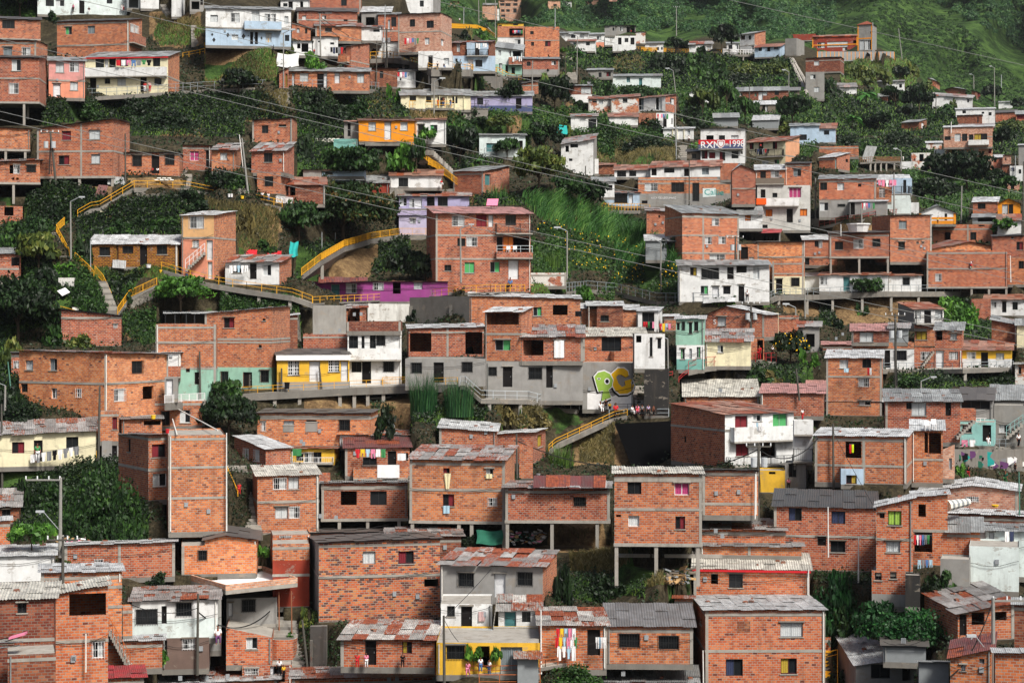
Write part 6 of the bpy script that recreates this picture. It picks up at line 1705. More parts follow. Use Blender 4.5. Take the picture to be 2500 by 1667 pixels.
 for x in fh: window(root,h.A,u,n2,*x[:4],x[4],px)
 if side:
  for x in sh: window(root,side[0],n2,side[2],*x[:4],x[4],px)
 U=Vector((u.x,u.y,0)); Nn=Vector((n2.x,n2.y,0)); Z=Vector((0,0,1))
 def P3(a,dd,z): return Vector((h.A.x+u.x*a+n2.x*dd,h.A.y+u.y*a+n2.y*dd,z))
 # exposed slab edges
 cm=M('conl')
 bands=[(HY-y)/F*h.d0 for y in h.f]
 if not h.f and brickish and (zmin-h.zb)>4.2 and not h.far:
  n=max(1,round((zmin-h.zb)/2.5)-1); bands=[h.zb+(zmin-h.zb)*(i+1)/(n+1) for i in range(n)]
 bh=.2
 for z in bands:
  if z<h.zb+.3 or z>zmin-.2 or openfront: continue
  mb=MB(); spans=[(0,W)]
  for x in fh:
   if x[2]<z+bh/2 and x[3]>z-bh/2:
    ns=[]
    for a,b_ in spans:
     if x[0]>a: ns.append((a,min(b_,x[0])))
     if x[1]<b_: ns.append((max(a,x[1]),b_))
    spans=[q for q in ns if q[1]-q[0]>.05]
  for a,b_ in spans: mb.box(P3(a-(.03 if a==0 else 0),-.03,z-bh/2),U*(b_-a+(.03 if a==0 else 0)+(.03 if b_==W else 0)),Nn*.04,Z*bh,cm)
  if h.s>0: mb.box(P3(W-.01,.01,z-bh/2),Nn*h.dp,U*.04,Z*bh,cm)
  if h.s<0: mb.box(P3(-.03,.01,z-bh/2),Nn*h.dp,U*.04,Z*bh,cm)
  mb.build('floor_slab',root)
 if brickish and px>13 and not openfront and not h.far:
  if random.random()<.65 and not h.pk and abs(zA-zC)<.15:     # ring beam under the roof
   zz=zmin-.42
   if not any(x[3]>zz-.02 for x in fh): 
    mb=MB(); mb.box(P3(-.02,-.022,zz),U*(W+.04),Nn*.03,Z*.2,cm); mb.build('ring_beam',root)
  cols=[]
  if W>4: 
   if random.random()<.55: cols.append(.0)
   if random.random()<.55: cols.append(W-.22)
   if W>7 and random.random()<.6: cols.append(W*random.uniform(.35,.6))
  for a in cols:
   if any(x[0]-.05<a+.22 and x[1]+.05>a for x in fh): continue
   mb=MB(); mb.box(P3(a,-.026,h.zb),U*.22,Nn*.03,Z*(ftop(a)-.02-h.zb if ftop(a)<ftop(a+.2) else ftop(a+.22)-.02-h.zb),cm); mb.build('column',root)
 if px>17 and not openfront and not h.far and W>2.5:
  if random.random()<.5:
   a=random.choice([.15,W-.15]); mb=MB(); mb.bar(P3(a,-.08,h.zb+.1),P3(a,-.08,ftop(a)-.1),.045,M(random.choice(['pipe_white','pipe_grey'])),6); mb.build('drainpipe',root)
  for q in range(random.randint(0,2)):
   a,z=random.uniform(.5,W-.6),h.zb+random.uniform(1.1,2)
   if not any(x[0]-.1<a+.3 and x[1]+.1>a and x[2]<z+.4 and x[3]>z for x in fh): mb=MB(); mb.box(P3(a,-.1,z),U*.28,Nn*.1,Z*.34,M('frame_g')); mb.build('meter_box',root)
  if random.random()<.55:
   z=random.uniform(h.zb+1.6,zmin-.2) if not bands else bands[0]+.2; mb=MB(); pr=None
   for i in range(9):
    t=i/8; p=P3(W*t,-.12,z-.35*math.sin(math.pi*t)+.3*(t-.5)*random.choice([1,.6]))
    if pr is not None: mb.bar(pr,p,.018 if px>25 else .026,M('rubber'),3)
    pr=p
   mb.build('facade_cable',root)
  for x in fh:
   if x[4]!='o' and random.random()<.3: mb=MB(); mb.box(P3(max(.02,x[0]-.12),-.12,x[3]+.03),U*(min(W-.02,x[1]+.12)-max(.02,x[0]-.12)),Nn*.12,Z*.09,M(random.choice(['con','conl','wood']))); mb.build('lintel',root)
 # stilts
 if h.st:
  zg=Zs(h.A,h.st[0])
  mb=MB(); mb.box(P3(-.05,-.05,h.zb-.25),U*(W+.1),Nn*(h.dp*.9),Z*.249,cm); mb.build('floor_slab',root)
  for x in h.st[1]:
   kx=(x-CX)/F; a=(kx*h.A.y-h.A.x)/(u.x-kx*u.y); a=max(.02,min(W-.25,a-.13)); 
   for dd in (.02,h.dp*.45):
    mb=MB(); mb.box(P3(a,dd,zg-(.8 if dd<1 else -1)),U*.27,Nn*.27,Z*(h.zb-.25-zg+(.8 if dd<1 else -1)) ,cm)
    mb.build('pillar',root)
 # roof
 ov=h.ov
 if h.col or openfront: ov=max(ov,.3)
 if not h.nr and not h.pyr:
  rk=h.R; kk=rk[0] if rk!='r2' else 'r2'
  rmk={'k':'k','t':'t','m':'m','w':'w','j':'j','p':'p','b':'b','s':'s','r':'r','r2':'r2','g':'g','l':'l','d':'d'}[kk if kk in RF else 'm']
  rm=RM(rmk); mb=MB()
  if h.pk:
   def e(P,z,a,b_): return Vector((P.x+u.x*a+n2.x*b_,P.y+u.y*a+n2.y*b_,z))
   sl_=.0
   dl=(zp-zA)/max(aa,.1)*ov; dr=(zp-zC)/max(W-aa,.1)*ov
   roof_sheets(mb,e(Pa,zA-dl,-ov,-ov),e(Pp,zp,0,-ov),e(Pq,zpb,0,ov*.3),e(Pd,zd-dl,-ov,ov*.3),rm,rmk,px)
   roof_sheets(mb,e(Pp,zp+.03,0,-ov),e(Pb,zC-dr,ov,-ov),e(Pc,zc_-dr,ov,ov*.3),e(Pq,zpb+.03,0,ov*.3),rm,rmk,px)
  else:
   gA=(zd-zA)/h.dp; gC=(zc_-zC)/h.dp; sl2=(zC-zA)/W
   so_=.12+ov*.4
   if kk in ('k','t') and h.r<4: so_=.1
   q=[P3(-so_,-ov,zA-gA*ov-sl2*so_),P3(W+so_,-ov,zC-gC*ov+sl2*so_),P3(W+so_,h.dp+.1,zc_+sl2*so_),P3(-so_,h.dp+.1,zd-sl2*so_)]
   roof_sheets(mb,*q,rm,rmk,px)
   # underside beams show as a thin dark edge
   if not h.far:
    for a in (0,1):
     pass
  mb.build('roof',root)
  if kk=='k' or h.trim:
   tm=M({'red':'red','white':'white_c','orange':'orange_c'}.get(h.trim,'black')) if h.trim else M('black')
   mb=MB(); th=.16 if h.trim else .07
   if h.trim=='white': th=.5
   if not h.pk: 
    A_=P3(-.1,-ov-.03,zA-(zd-zA)/h.dp*ov-th+.0); B_=P3(W+.1,-ov-.03,zC-(zc_-zC)/h.dp*ov-th)
    mb.box(A_,B_-A_,Nn*.03,Z*th,tm); mb.build('fascia',root)
  # bricks and stones that hold the sheets down
  if rmk in('j','m','s','w','b','t') and px>19 and not h.pk and W>2.5:
   n=int(min(14,W*(1.1 if rmk=='j' else .5))*(1 if px>24 else .6))
   for _ in range(n):
    a=random.uniform(.05,.95); b_=random.choice([.18,.42,.45,.7,.9])+random.uniform(-.05,.05)
    z=(zA+(zC-zA)*a)*(1-b_)+(zd+(zc_-zd)*a)*b_
    BALLAST.append((P3(a*W,b_*h.dp,z+.09),lb,random.random()))
 if h.pyr:
  zt=(HY-h.pyr)/F*h.d0; mb=MB(); cc=(h.A+h.Bp)/2+n2*h.dp/2; rm=RM('t'); ap=(cc.x,cc.y,zt)
  c4=[P3(-.3,-.3,zA),P3(W+.3,-.3,zA),P3(W+.3,h.dp+.3,zA),P3(-.3,h.dp+.3,zA)]
  for i in range(4): mb.poly([c4[i],c4[(i+1)%4],ap],rm,tint=(.6,.9))
  mb.build('roof',root)
 if h.trim=='orange':
  for a in (0,W-.35): 
   mb=MB(); mb.box(P3(a,-.05,h.zb),U*.35,Nn*.06,Z*(zmin-h.zb-.05),M('org')); mb.build('column',root)
  mb=MB(); mb.box(P3(.35,-.04,h.zb+(zmin-h.zb)*.45),U*(W-.7),Nn*.05,Z*.3,M('org')); mb.build('beam',root)
 # balconies
 for (xa,xb,ya,yb_,k) in h.B:
  def hit(x): kx=(x-CX)/F; return (kx*h.A.y-h.A.x)/(u.x-kx*u.y)
  dm=h.d0
  onside=(h.s>0 and (xa+xb)/2>h.x1+1)
  a,b_=hit(xa),hit(xb); 
  if onside:
   P0=h.Bp; kx=lambda x:(x-CX)/F
   hs=lambda x:(kx(x)*P0.y-P0.x)/(n2.x-kx(x)*n2.y)
   a,b_=sorted((hs(xa),hs(xb))); a=max(0,a); b_=min(h.dp,b_)
   if b_-a<.3: continue
   bu,bo_,O=Nn,-U,P0
  else:
   a=max(-.3,a); b_=min(W+.3,b_); bu,bo_,O=U,Nn,h.A
   if b_-a<.3: continue
  bd_=.75; pr=bd_ if not openfront else .1
  dm=h.d0
  zb_,zt_=(HY-yb_)/F*(dm-pr),(HY-ya)/F*(dm-pr)
  def B3(x,d,z): return Vector((O.x,O.y,z))+bu*x-bo_*d
  mb=MB(); mb.box(B3(a,pr,zb_-.12),bu*(b_-a),bo_*(pr-.035),Z*.14,M('conl')); bs=mb.build('balcony_slab',root)
  pm={'b':'b','p':'pb','w':'w','wd':'wood','q':'b','wr':None,'m':None,'rd':'rd'}.get(k,'w')
  if k in('m','wr'):
   railing([B3(a+.03,.03+0*pr,zb_+.02),B3(a+.03,pr-.05,zb_+.02),B3(b_-.03,pr-.05,zb_+.02),B3(b_-.03,.03,zb_+.02)],max(.5,zt_-zb_),'rail_white' if k=='wr' else 'rail_dark',slat=px>12,parent=root,r=.025,name='balcony_railing')
  elif k=='sign':
   mb=MB(); zm=(zb_+zt_)/2
   mb.box(B3(a,pr,zb_+.02),bu*(b_-a),bo_*.08,Z*(zm-zb_-.02),M('blu')); mb.box(B3(a,pr,zm),bu*(b_-a),bo_*.08,Z*(zt_-zm),M('red')); mb.build('parapet',root)
   h.sign=(lambda x,z: B3(x,pr+.012,z),a,b_,zb_,zt_,bu)
  else:
   mb=MB(); hh=zt_-zb_
   if k=='q': hh*=.45
   mb.box(B3(a,pr,zb_+.02),bu*(b_-a),bo_*.1,Z*hh,M(pm)); mb.box(B3(a,pr-.1,zb_+.02),bu*.1,bo_*(pr-.14),Z*hh,M(pm)); mb.box(B3(b_-.1,pr-.1,zb_+.02),bu*.1,bo_*(pr-.14),Z*hh,M(pm))
   mb.build('parapet',root)
   if k=='q': railing([B3(a+.05,pr-.05,zb_+hh),B3(b_-.05,pr-.05,zb_+hh)],zt_-zb_-hh,'rail_ltgrey',parent=root,r=.022,name='balcony_railing')
 for x in h.col:
  kx=(x-CX)/F; o_=ov+.5; A_=h.A-n2*.0
  P=h.A-n2*(ov*.6); a=(kx*P.y-P.x)/(u.x-kx*u.y); a=max(0,min(W,a))
  mb=MB(); mt=M('frame_d' if openfront else 'cr'); mb.box(P3(a-.06,-ov*.6,h.zb),U*.12,Nn*.12,Z*(ftop(a)-h.zb+.0),mt); mb.build('post',root)
for h in HS: build_house(h)
# loose bricks and blocks lying on roofs, each liftable
random.shuffle(BALLAST)
mbk=MB(); mbk.box((-.15,-.08,-.06),(.30,0,0),(0,.16,0),(0,0,.12),M('bd')); 
bproto=None; cnt={}
for P,lb,rv in BALLAST:
 if cnt.get(lb,0)>=6 or sum(cnt.values())>=230: continue
 cnt[lb]=cnt.get(lb,0)+1
 if bproto is None: o=bproto=mbk.build('loose_brick')
 else: o=bproto.copy(); col.objects.link(o)
 o.location=P; o.rotation_euler=(random.uniform(-.1,.1),random.uniform(-.1,.1),rv*6.28); s=random.uniform(.9,1.5); o.scale=(s,s,s)
 short=' '.join(lb.replace(',','').split()[:9])
 while short.split()[-1] in ('the','a','of','with','and','on','under','by','at','over','above','below','to','in','its','two','from'): short=' '.join(short.split()[:-1])
 tag(o,'loose brick holding down roof of the '+short,'brick','loose bricks on the roof of the '+short)
def host(x,y):
 """front of the building an item is fixed to or stands before: the nearest one to us whose front spans this point"""
 best=None
 for h in HS:
  if h.x0-6<=x<=h.x1+6 and h.yt-12<=y<=h.yb+12:
   u=h.ud; kx=(x-CX)/F; a=(kx*h.A.y-h.A.x)/(u.x-kx*u.y); d=h.A.y+u.y*a
   if best is None or d<best[0]: best=(d,h)
 return best
def place(x,y,off=.5):
 b_=host(x,y)
 if b_ is None: return at(x,y)
 return at(x,y,b_[0]-off)
# ---------- vegetation ----------
def leaves(C,Nrm,size,uvv,asp=1.0,jit=.8):
 n=len(C); r_=rng.normal(size=(n,3)); nn=Nrm+r_*jit; nn/=np.linalg.norm(nn,axis=1)[:,None]+1e-9
 a=np.cross(nn,rng.normal(size=(n,3))); a/=np.linalg.norm(a,axis=1)[:,None]+1e-9; b=np.cross(nn,a)
 s=size*(rng.uniform(.6,1.3,size=n))[:,None]
 V=np.stack([C-a*s*asp,C-b*s*.55,C+a*s*asp,C+b*s*.55],1).reshape(-1,3)
 Fq=np.arange(n*4).reshape(n,4); UV=np.repeat(uvv,4,0)
 return V,Fq,UV
CT={}
def crown_mesh(n,size,shape,seed):
 key=(n,shape,seed)
 if key in CT: return CT[key]
 global rng
 rs=np.random.default_rng(seed); sv=rng; rng=rs
 K=max(10,min(90,n//45))
 # clump centres inside an uneven envelope (unit radius, unit height 0..1 with base at 0)
 th=rs.uniform(0,2*np.pi,K); ph=rs.uniform(-.35,1,K); rr=rs.uniform(.45,.9,K)
 ring=np.sqrt(np.clip(1-ph**2,0,1))
 cx=rr*ring*np.cos(th); cy=rr*ring*np.sin(th); cz=rr*ph
 if shape=='umb': cz=.55+.25*rs.uniform(-1,1,K)*(1-.3*np.hypot(cx,cy)); sc_=np.array([1,1,.5])
 elif shape=='dome': cz=np.abs(cz)
 cr=rs.uniform(.24,.44,K)*(1.0 if K<30 else .85)
 if shape=='umb': cr*=.8
 cid=rs.integers(0,K,n); dirs=rs.normal(size=(n,3)); dirs/=np.linalg.norm(dirs,axis=1)[:,None]
 dirs[:,2]=np.where(rs.random(n)<.6,np.abs(dirs[:,2]),dirs[:,2])
 rad=cr[cid]*rs.uniform(.55,1.12,n)
 sq=np.array([1,1,.75 if shape!='umb' else .35])
 C=np.stack([cx[cid],cy[cid],cz[cid]],1)+dirs*rad[:,None]*sq
 # stray twigs
 st=rs.random(n)<.04; C[st]*=1.08
 if shape=='dome': C[:,2]=np.abs(C[:,2])*1.0
 else:
  if shape=='round': C[:,2]=C[:,2]*.5+.5
 if shape=='dome': C[:,2]=np.clip(C[:,2],0,1.15)
 crv=rs.random(K)
 uvv=np.stack([rs.random(n),crv[cid]],1)
 V,Fq,UV=leaves(C,dirs,size,uvv)
 me=npmesh('foliage_mesh',V,Fq,UV,M('leafdummy') if False else LM('dk'),link=False)
 rng=sv; CT[key]=me; return me
def trunk_mesh(seed=0):
 key=('tr',seed)
 if key in CT: return CT[key]
 rs=random.Random(seed); mb=MB(); mt=M('trunk')
 mb.bar((0,0,-.6),(.03,.02,.35),.055,mt,7,.04)
 for i in range(5):
  a=i*1.26+rs.uniform(-.3,.3); p=(.03,.02,.28+.02*i); q=(.35*math.cos(a),.35*math.sin(a),.58+rs.uniform(-.06,.1)); mb.bar(p,q,.026,mt,5,.014)
  mb.bar(q,(q[0]*1.7,q[1]*1.7,q[2]+.22),.013,mt,4,.005)
 mb.bar((.03,.02,.35),(.0,.05,.8),.035,mt,6,.01)
 o=mb.build('trunk'); me=o.data; bpy.data.objects.remove(o); CT[key]=me; return me
simple('trunk','4a4034',.95,.1,.35,8)
def blades(n,hgt,wid,spread,seed,droop=.5):
 key=('bl',n,seed,round(hgt,2),round(wid,3))
 if key in CT: return CT[key]
 rs=np.random.default_rng(seed); V=[];UVs=[];Fs=[]
 rad=spread*np.sqrt(rs.random(n)); th=rs.uniform(0,6.283,n); bx=rad*np.cos(th); by=rad*np.sin(th)
 az=th+rs.normal(size=n)*.7; h=hgt*rs.uniform(.55,1.1,n); dr=droop*rs.uniform(.3,1.2,n)*h
 w=wid*rs.uniform(.6,1.3,n); S=3
 px=-np.sin(az); py=np.cos(az); cv=rs.random(n)
 pts=[]
 for k in range(S+1):
  t=k/S; ww=w*(1-t*.92); x=bx+np.cos(az)*dr*t*t; y=by+np.sin(az)*dr*t*t; z=h*(t-.35*t*t*t*droop)
  pts.append((np.stack([x-px*ww,y-py*ww,z],1),np.stack([x+px*ww,y+py*ww,z],1)))
 V=np.stack([p for ab in pts for p in ab],1).reshape(-1,3); base=np.arange(n)[:,None]*(2*(S+1))
 Fq=np.concatenate([base+np.array([[2*k,2*k+1,2*k+3,2*k+2]]) for k in range(S)],0)
 uv=np.stack([rs.random(n),cv],1); UV=np.repeat(np.tile(uv,(S,1)),4,0)
 me=npmesh('blade_mesh',V,Fq,UV,LM('cane'),link=False); CT[key]=me; return me
def setmat(o,m):
 o.material_slots[0].link='OBJECT'; o.material_slots[0].material=m
nveg=0
def plant(kind,x,y,wpx,hpx,mk,lab,extra=None):
 global nveg
 nveg+=1
 flower='f' in mk and mk not in('f',); mk0=mk
 v=mk.rstrip('v'); v='dk' if v in('dkl','dkb','dkf') else v; v='md' if v=='mdb' else v; v='lt' if v in('ltf','ltp','lt') else v
 x=float(x);y=float(y)
 d=D(x,y); P=at(x,y,d); m=F/d
 rx=wpx/2/m; hz=hpx/m; Rp=wpx/2*.41
 d2=min(rx,3.0 if kind=='bush' else rx)
 rel=min(.34,max(.02,1.7/max(Rp,1)))
 n=[300,600,1200,2400,4800,9600,19000][min(6,max(0,round(math.log2(11/rel**2/300))))]
 rel=math.sqrt(17/n)
 if kind in('tree','umbrella'):
  shape='umb' if kind=='umbrella' else 'round'
  root=empty('tree',P,lab,'tree')
  cr=bpy.data.objects.new('crown',crown_mesh(n,rel,shape,nveg%4)); col.objects.link(cr); cr.parent=root
  clip='clip' in mk0 or (extra and 'clip' in extra)
  tf=.28 if kind=='tree' else .3
  cb=hz*(tf*.25); ch=(hz-cb)
  cr.location=(0,0,cb if shape=='round' else 0); cr.scale=(rx*1.12,d2*.95,ch if shape=='round' else hz*1.0); cr.rotation_euler=(0,0,0 if abs(rx-d2)>.1*rx else random.uniform(0,6.28))
  setmat(cr,LM(v if v in LV else 'dk'))
  tr=bpy.data.objects.new('trunk',trunk_mesh(nveg%3)); col.objects.link(tr); tr.parent=root; tr.scale=(min(rx,hz)*.9,min(rx,hz)*.9,hz*.95); tr.rotation_euler=(0,0,random.uniform(0,6))
  if 'f' in mk0[2:]:
   nn=34; th=rng.uniform(0,6.28,nn); ph=rng.uniform(-.1,1,nn); rr=np.sqrt(1-np.clip(ph,0,1)**2)
   C=np.stack([rr*np.cos(th)*rx,-np.abs(rr*np.sin(th))*d2,cb+ch*(.45+.5*ph)],1)*1.0; s_=.11 if d<200 else .14
   V,Fq,UV=leaves(C,np.tile([0,-1,.3],(nn,1)),np.full((nn,1),s_),np.zeros((nn,2)),.8,.4)
   b_=npmesh('blossoms',V,Fq,UV,M('yel_f')); b_.parent=root
  return
 if kind=='bush':
  o=bpy.data.objects.new('bush',crown_mesh(n,rel,'dome',nveg%5)); col.objects.link(o)
  if mk0 in('dkb',): pass
  o.location=(P.x,P.y+d2*.35,P.z-hz*.12); o.scale=(rx*.98,d2*.8,hz*1.0); 
  if random.random()<.5: o.rotation_euler=(0,0,math.pi)
  setmat(o,LM(v if v in LV else 'md')); tag(o,lab,'bush'); return
 if kind=='cane':
  mt='canedk' if mk0=='dkl' else ('cane' if v=='lt' else 'grass')
  nb=int(min(1400,max(160,(wpx*hpx)/22)))
  o=bpy.data.objects.new('cane_clump',blades(nb,1.0,.018 if wpx>60 else .03,.75,nveg%4,.65)); col.objects.link(o)
  o.location=(P.x,P.y+.3,P.z-.1); o.scale=(rx,min(rx,2.5),hz*1.15); setmat(o,LM(mt)); tag(o,lab,'plant'); return
 if kind in('palm','banana'):
  root=empty('banana_plant' if kind=='banana' or 'banana' in lab else 'palm',P,lab,'plant')
  mb=MB(); hz_=hz; 
  mb.bar((P.x,P.y,P.z-.3),(P.x,P.y,P.z+hz*.45),.12,M('trunk'),7,.08); mb.build('stem',root)
  nf_=12
  for i in range(nf_):
   mb=MB(); a=i*2*math.pi/nf_+random.uniform(-.2,.2); L=hz*.62*random.uniform(.8,1.15); el=random.uniform(.3,1.2)
   wd=L*.16; pr=None
   for k in range(7):
    t=k/6; r_=L*t*math.cos(el*.8)*1.0; z=hz*.45+L*(math.sin(el)*t-.75*t*t); ww=wd*math.sin(math.pi*min(1,.12+.9*t))
    c_=Vector((P.x+math.cos(a)*r_,P.y+math.sin(a)*r_,P.z+z)); s_=Vector((-math.sin(a),math.cos(a),0))*ww
    if pr:
     uv_=[(random.random()*.3+.5,.6)]*4
     mb.poly([pr[0]-pr[1]+Vector((0,0,-.04)),pr[0],c_,c_-s_+Vector((0,0,-.04))],LM('cane'),uv_); mb.poly([pr[0],pr[0]+pr[1]+Vector((0,0,-.04)),c_+s_+Vector((0,0,-.04)),c_],LM('cane'),uv_)
    pr=(c_,s_)
   mb.build('leaf',root)
# ground cover
def V3at(x,y):
 i=np.clip((1950-y)/6.0,0,len(GY)-1.001); j=np.clip((x+360)/9.0,0,len(GX)-1.001)
 a=i.astype(int); b=j.astype(int); s=(i-a)[:,None]; t=(j-b)[:,None]
 return (V3[a,b]*(1-s)+V3[a+1,b]*s)*(1-t)+(V3[a,b+1]*(1-s)+V3[a+1,b+1]*s)*t
def cover(kind,pts,lab,dens=1.0):
 A=np.array(pts); x0,y0=A.min(0); x1,y1=A.max(0)
 area=0
 for i in range(len(pts)): a,b_=pts[i-1],pts[i]; area+=a[0]*b_[1]-b_[0]*a[1]
 area=abs(area)/2
 per={'shrub':.36,'grass':.22,'dry':.17,'cane':.13,'flower':.16}[kind]*dens
 n=int(area*per); 
 xs=rng.uniform(x0,x1,n*3); ys=rng.uniform(y0,y1,n*3); mk=inpoly(xs,ys,pts); xs,ys=xs[mk][:n],ys[mk][:n]
 if 'weeds' in lab:
  for q in BARE:
   kk=~inpoly(xs,ys,q); xs,ys=xs[kk],ys[kk]
 if len(xs)<20: return
 n=len(xs); P=V3at(xs,ys); d=P[:,1]
 # keep plants off the building plots
 keep=np.ones(n,bool)
 for h in HS:
  if h.x1<x0-40 or h.x0>x1+40: continue
  lx=(P[:,0]-h.A.x)*h.ud.x+(P[:,1]-h.A.y)*h.ud.y; ly=(P[:,0]-h.A.x)*h.bd.x+(P[:,1]-h.A.y)*h.bd.y
  keep&=~((lx>-.1)&(lx<h.W+.1)&(ly>(-2.2 if 'weeds' in lab else -.1))&(ly<h.dp+.2))
 P=P[keep]; d=d[keep]; xs=xs[keep]; ys=ys[keep]; n=len(P)
 if n<10: return
 cl=np.sin(P[:,0]*.8+P[:,1]*.31)+np.sin(P[:,0]*.27-P[:,1]*.9+P[:,2]); cl=(cl+2)/4
 cl=np.clip(cl+rng.normal(size=n)*.18,0,1)
 px=F/d
 if kind in('shrub','flower'):
  hh=rng.uniform(0,1,n)**1.5*(.5+1.2*cl)*(.4 if 'weeds' in lab else .7); P[:,2]+=hh; size=(1.6/(px*.41))*np.ones(n); size=np.maximum(size,.10)[:,None]
  uvv=np.stack([rng.random(n),cl],1); V,Fq,UV=leaves(P,np.tile([0,-.5,.8],(n,1)),size,uvv,1.0,.9)
  o=npmesh('shrubs',V,Fq,UV,LM({'shrub':random.choice(['md','dk','dk']) if dens>.5 else 'dk','flower':'md'}[kind])); tag(o,lab,'ground cover',kind='stuff')
  if kind=='flower':
   k=rng.random(n)<.04; C=P[k]+np.array([0,-.5,.35]); nn=len(C)
   V,Fq,UV=leaves(C,np.tile([0,-1,.4],(nn,1)),np.maximum(.9/(px[k]*.41),.09)[:,None],np.zeros((nn,2)),.9,.3)
   o=npmesh('yellow_flowers',V,Fq,UV,M('yel_f')); tag(o,'yellow blossoms scattered over the flowering bank','flowers',kind='stuff')
 else:
  H_={'grass':.45,'dry':.6,'cane':1.9}[kind]; w_=np.maximum({'grass':.030,'dry':.035,'cane':.05}[kind],.42/(px*.41))
  h=H_*rng.uniform(.5,1.3,n)*np.maximum(1,d/260); az=rng.uniform(0,6.283,n) if kind!='cane' else rng.normal(0,.9,n)-.3
  if kind=='dry': h*=.9
  dr=h*rng.uniform(.2,.9,n)
  ax=np.cos(az);ay=np.sin(az)*.6; pxv=np.stack([np.ones(n),np.zeros(n),np.zeros(n)],1)*w_[:,None]
  mid=P+np.stack([ax*dr*.3,ay*dr*.3,h*.62],1); tip=P+np.stack([ax*dr,ay*dr,h*.9],1)
  V=np.stack([P-pxv,P+pxv,mid+pxv*.8,mid-pxv*.8,mid-pxv*.8,mid+pxv*.8,tip+pxv*.1,tip-pxv*.1],1).reshape(-1,3)
  Fq=np.arange(n*8).reshape(n*2,4); uvv=np.stack([rng.random(n),cl],1); UV=np.repeat(uvv,8,0)
  o=npmesh({'grass':'grass','dry':'dry_grass','cane':'cane_grass'}[kind],V,Fq,UV,LM({'grass':'grass','dry':'dry','cane':'cane'}[kind])); tag(o,lab,'grass',kind='stuff')
BARE=[]
for e in ENT:
 if (e[0]=='E' and e[1][0] in('earth','rock')) or (e[0]=='G' and e[1][0]!='dark'): setT(e); BARE.append([T(*map(float,p.split(','))) for p in e[1] if ',' in p])
cover('shrub',[(-80,120),(1000,60),(1300,130),(2100,200),(2560,330),(2560,1720),(-80,1720)],'weeds and undergrowth between the houses',.16)
gi=0
for e in ENT:
 setT(e)
 if e[0]=='V':
  tk=e[1]; x,y=T(float(tk[1]),float(tk[2])); plant(tk[0],x,y,float(tk[3])/ts,float(tk[4])/ts,tk[5],e[2][0],tk[6:])
 elif e[0]=='G':
  k=e[1][0]; pts=[T(*map(float,p.split(','))) for p in e[1] if ',' in p]
  if k=='dark': continue
  cover(k,pts,{'shrub':'dense green undergrowth covering the slope','grass':'short green grass on the bank','dry':'dry yellow brown grass on the slope','cane':'tall bright cane grass covering the bank','flower':'leafy hedge full of yellow flowers on the bank'}[k])
  if k in('shrub','grass','cane'):
   cover('dry' if k!='shrub' else 'grass',pts,'long loose grass among the undergrowth',.35)
# the wooded far hill
FOR=[([(1065,12),(1150,16),(1155,60),(1075,55)],.6),([(1150,50),(1210,56),(1320,56),(1330,22),(1420,18),(1500,18),(1650,85),(1500,78),(1300,74),(1180,70)],.8),([(1280,-90),(2080,-90),(2040,40),(2010,90),(1870,105),(1700,80),(1500,80),(1400,40),(1300,5)],1.0),
 ([(2080,-90),(2640,-90),(2640,190),(2500,130),(2440,95),(2330,30),(2290,10),(2080,5)],1.0),([(2160,30),(2330,45),(2500,210),(2560,330),(2300,215),(2180,130),(2130,60)],.2),([(2040,5),(2280,0),(2330,40),(2150,60),(2060,90)],.12)]
fk=0
for pts,dn in FOR:
 A=np.array(pts); x0,y0=A.min(0); x1,y1=A.max(0)
 ar=abs(sum(pts[i-1][0]*pts[i][1]-pts[i][0]*pts[i-1][1] for i in range(len(pts))))/2
 nC=int(ar/(130 if dn>=.5 else 7)*dn)+6; xs=rng.uniform(x0,x1,nC*3); ys=rng.uniform(y0,y1,nC*3); mk=inpoly(xs,ys,pts); xs,ys=xs[mk][:nC],ys[mk][:nC]; nC=len(xs)
 d=Dv(xs,ys); P=np.stack([(xs-CX)/F*d,d,(HY-ys)/F*d],1)
 big=rng.uniform(.7,1.4,nC)*(13 if dn>=.5 else 4)*.41/.41; Rr=big*d/F*(1.0)      # crown radius in metres
 nl=200 if dn>=.5 else 30
 dirs=rng.normal(size=(nC,nl,3)); dirs/=np.linalg.norm(dirs,axis=2)[...,None]; dirs[...,2]=np.abs(dirs[...,2]); dirs[...,1]=-np.abs(dirs[...,1])
 lump=1+.22*np.sin(dirs[...,0]*7+xs[:,None])*np.sin(dirs[...,2]*6+ys[:,None])
 C=P[:,None,:]+dirs*(Rr[:,None]*lump*rng.uniform(.8,1.05,(nC,nl)))[...,None]*np.array([1,1,1.05])
 cv=np.clip(np.repeat(rng.random(nC)[:,None],nl,1)+rng.normal(size=(nC,nl))*.1,0,1)
 uvv=np.stack([rng.random((nC,nl)),cv],-1).reshape(-1,2); size=np.repeat((Rr*(.16 if dn>=.5 else .4))[:,None],nl,1).reshape(-1,1)
 V,Fq,UV=leaves(C.reshape(-1,3),dirs.reshape(-1,3),size,uvv,1,.5)
 o=npmesh('woodland',V,Fq,UV,LM('forest' if dn>=.5 else 'md')); tag(o,['far wooded slope behind the hazy brick blocks','trees between the hazy blocks and the ridge','wooded hillside rising behind the ridge houses','dark woods on the far right mountain','scattered shrubs on the grassy far hill','low scrub at the top of the grassy hill'][fk],'woodland',kind='stuff'); fk+=1
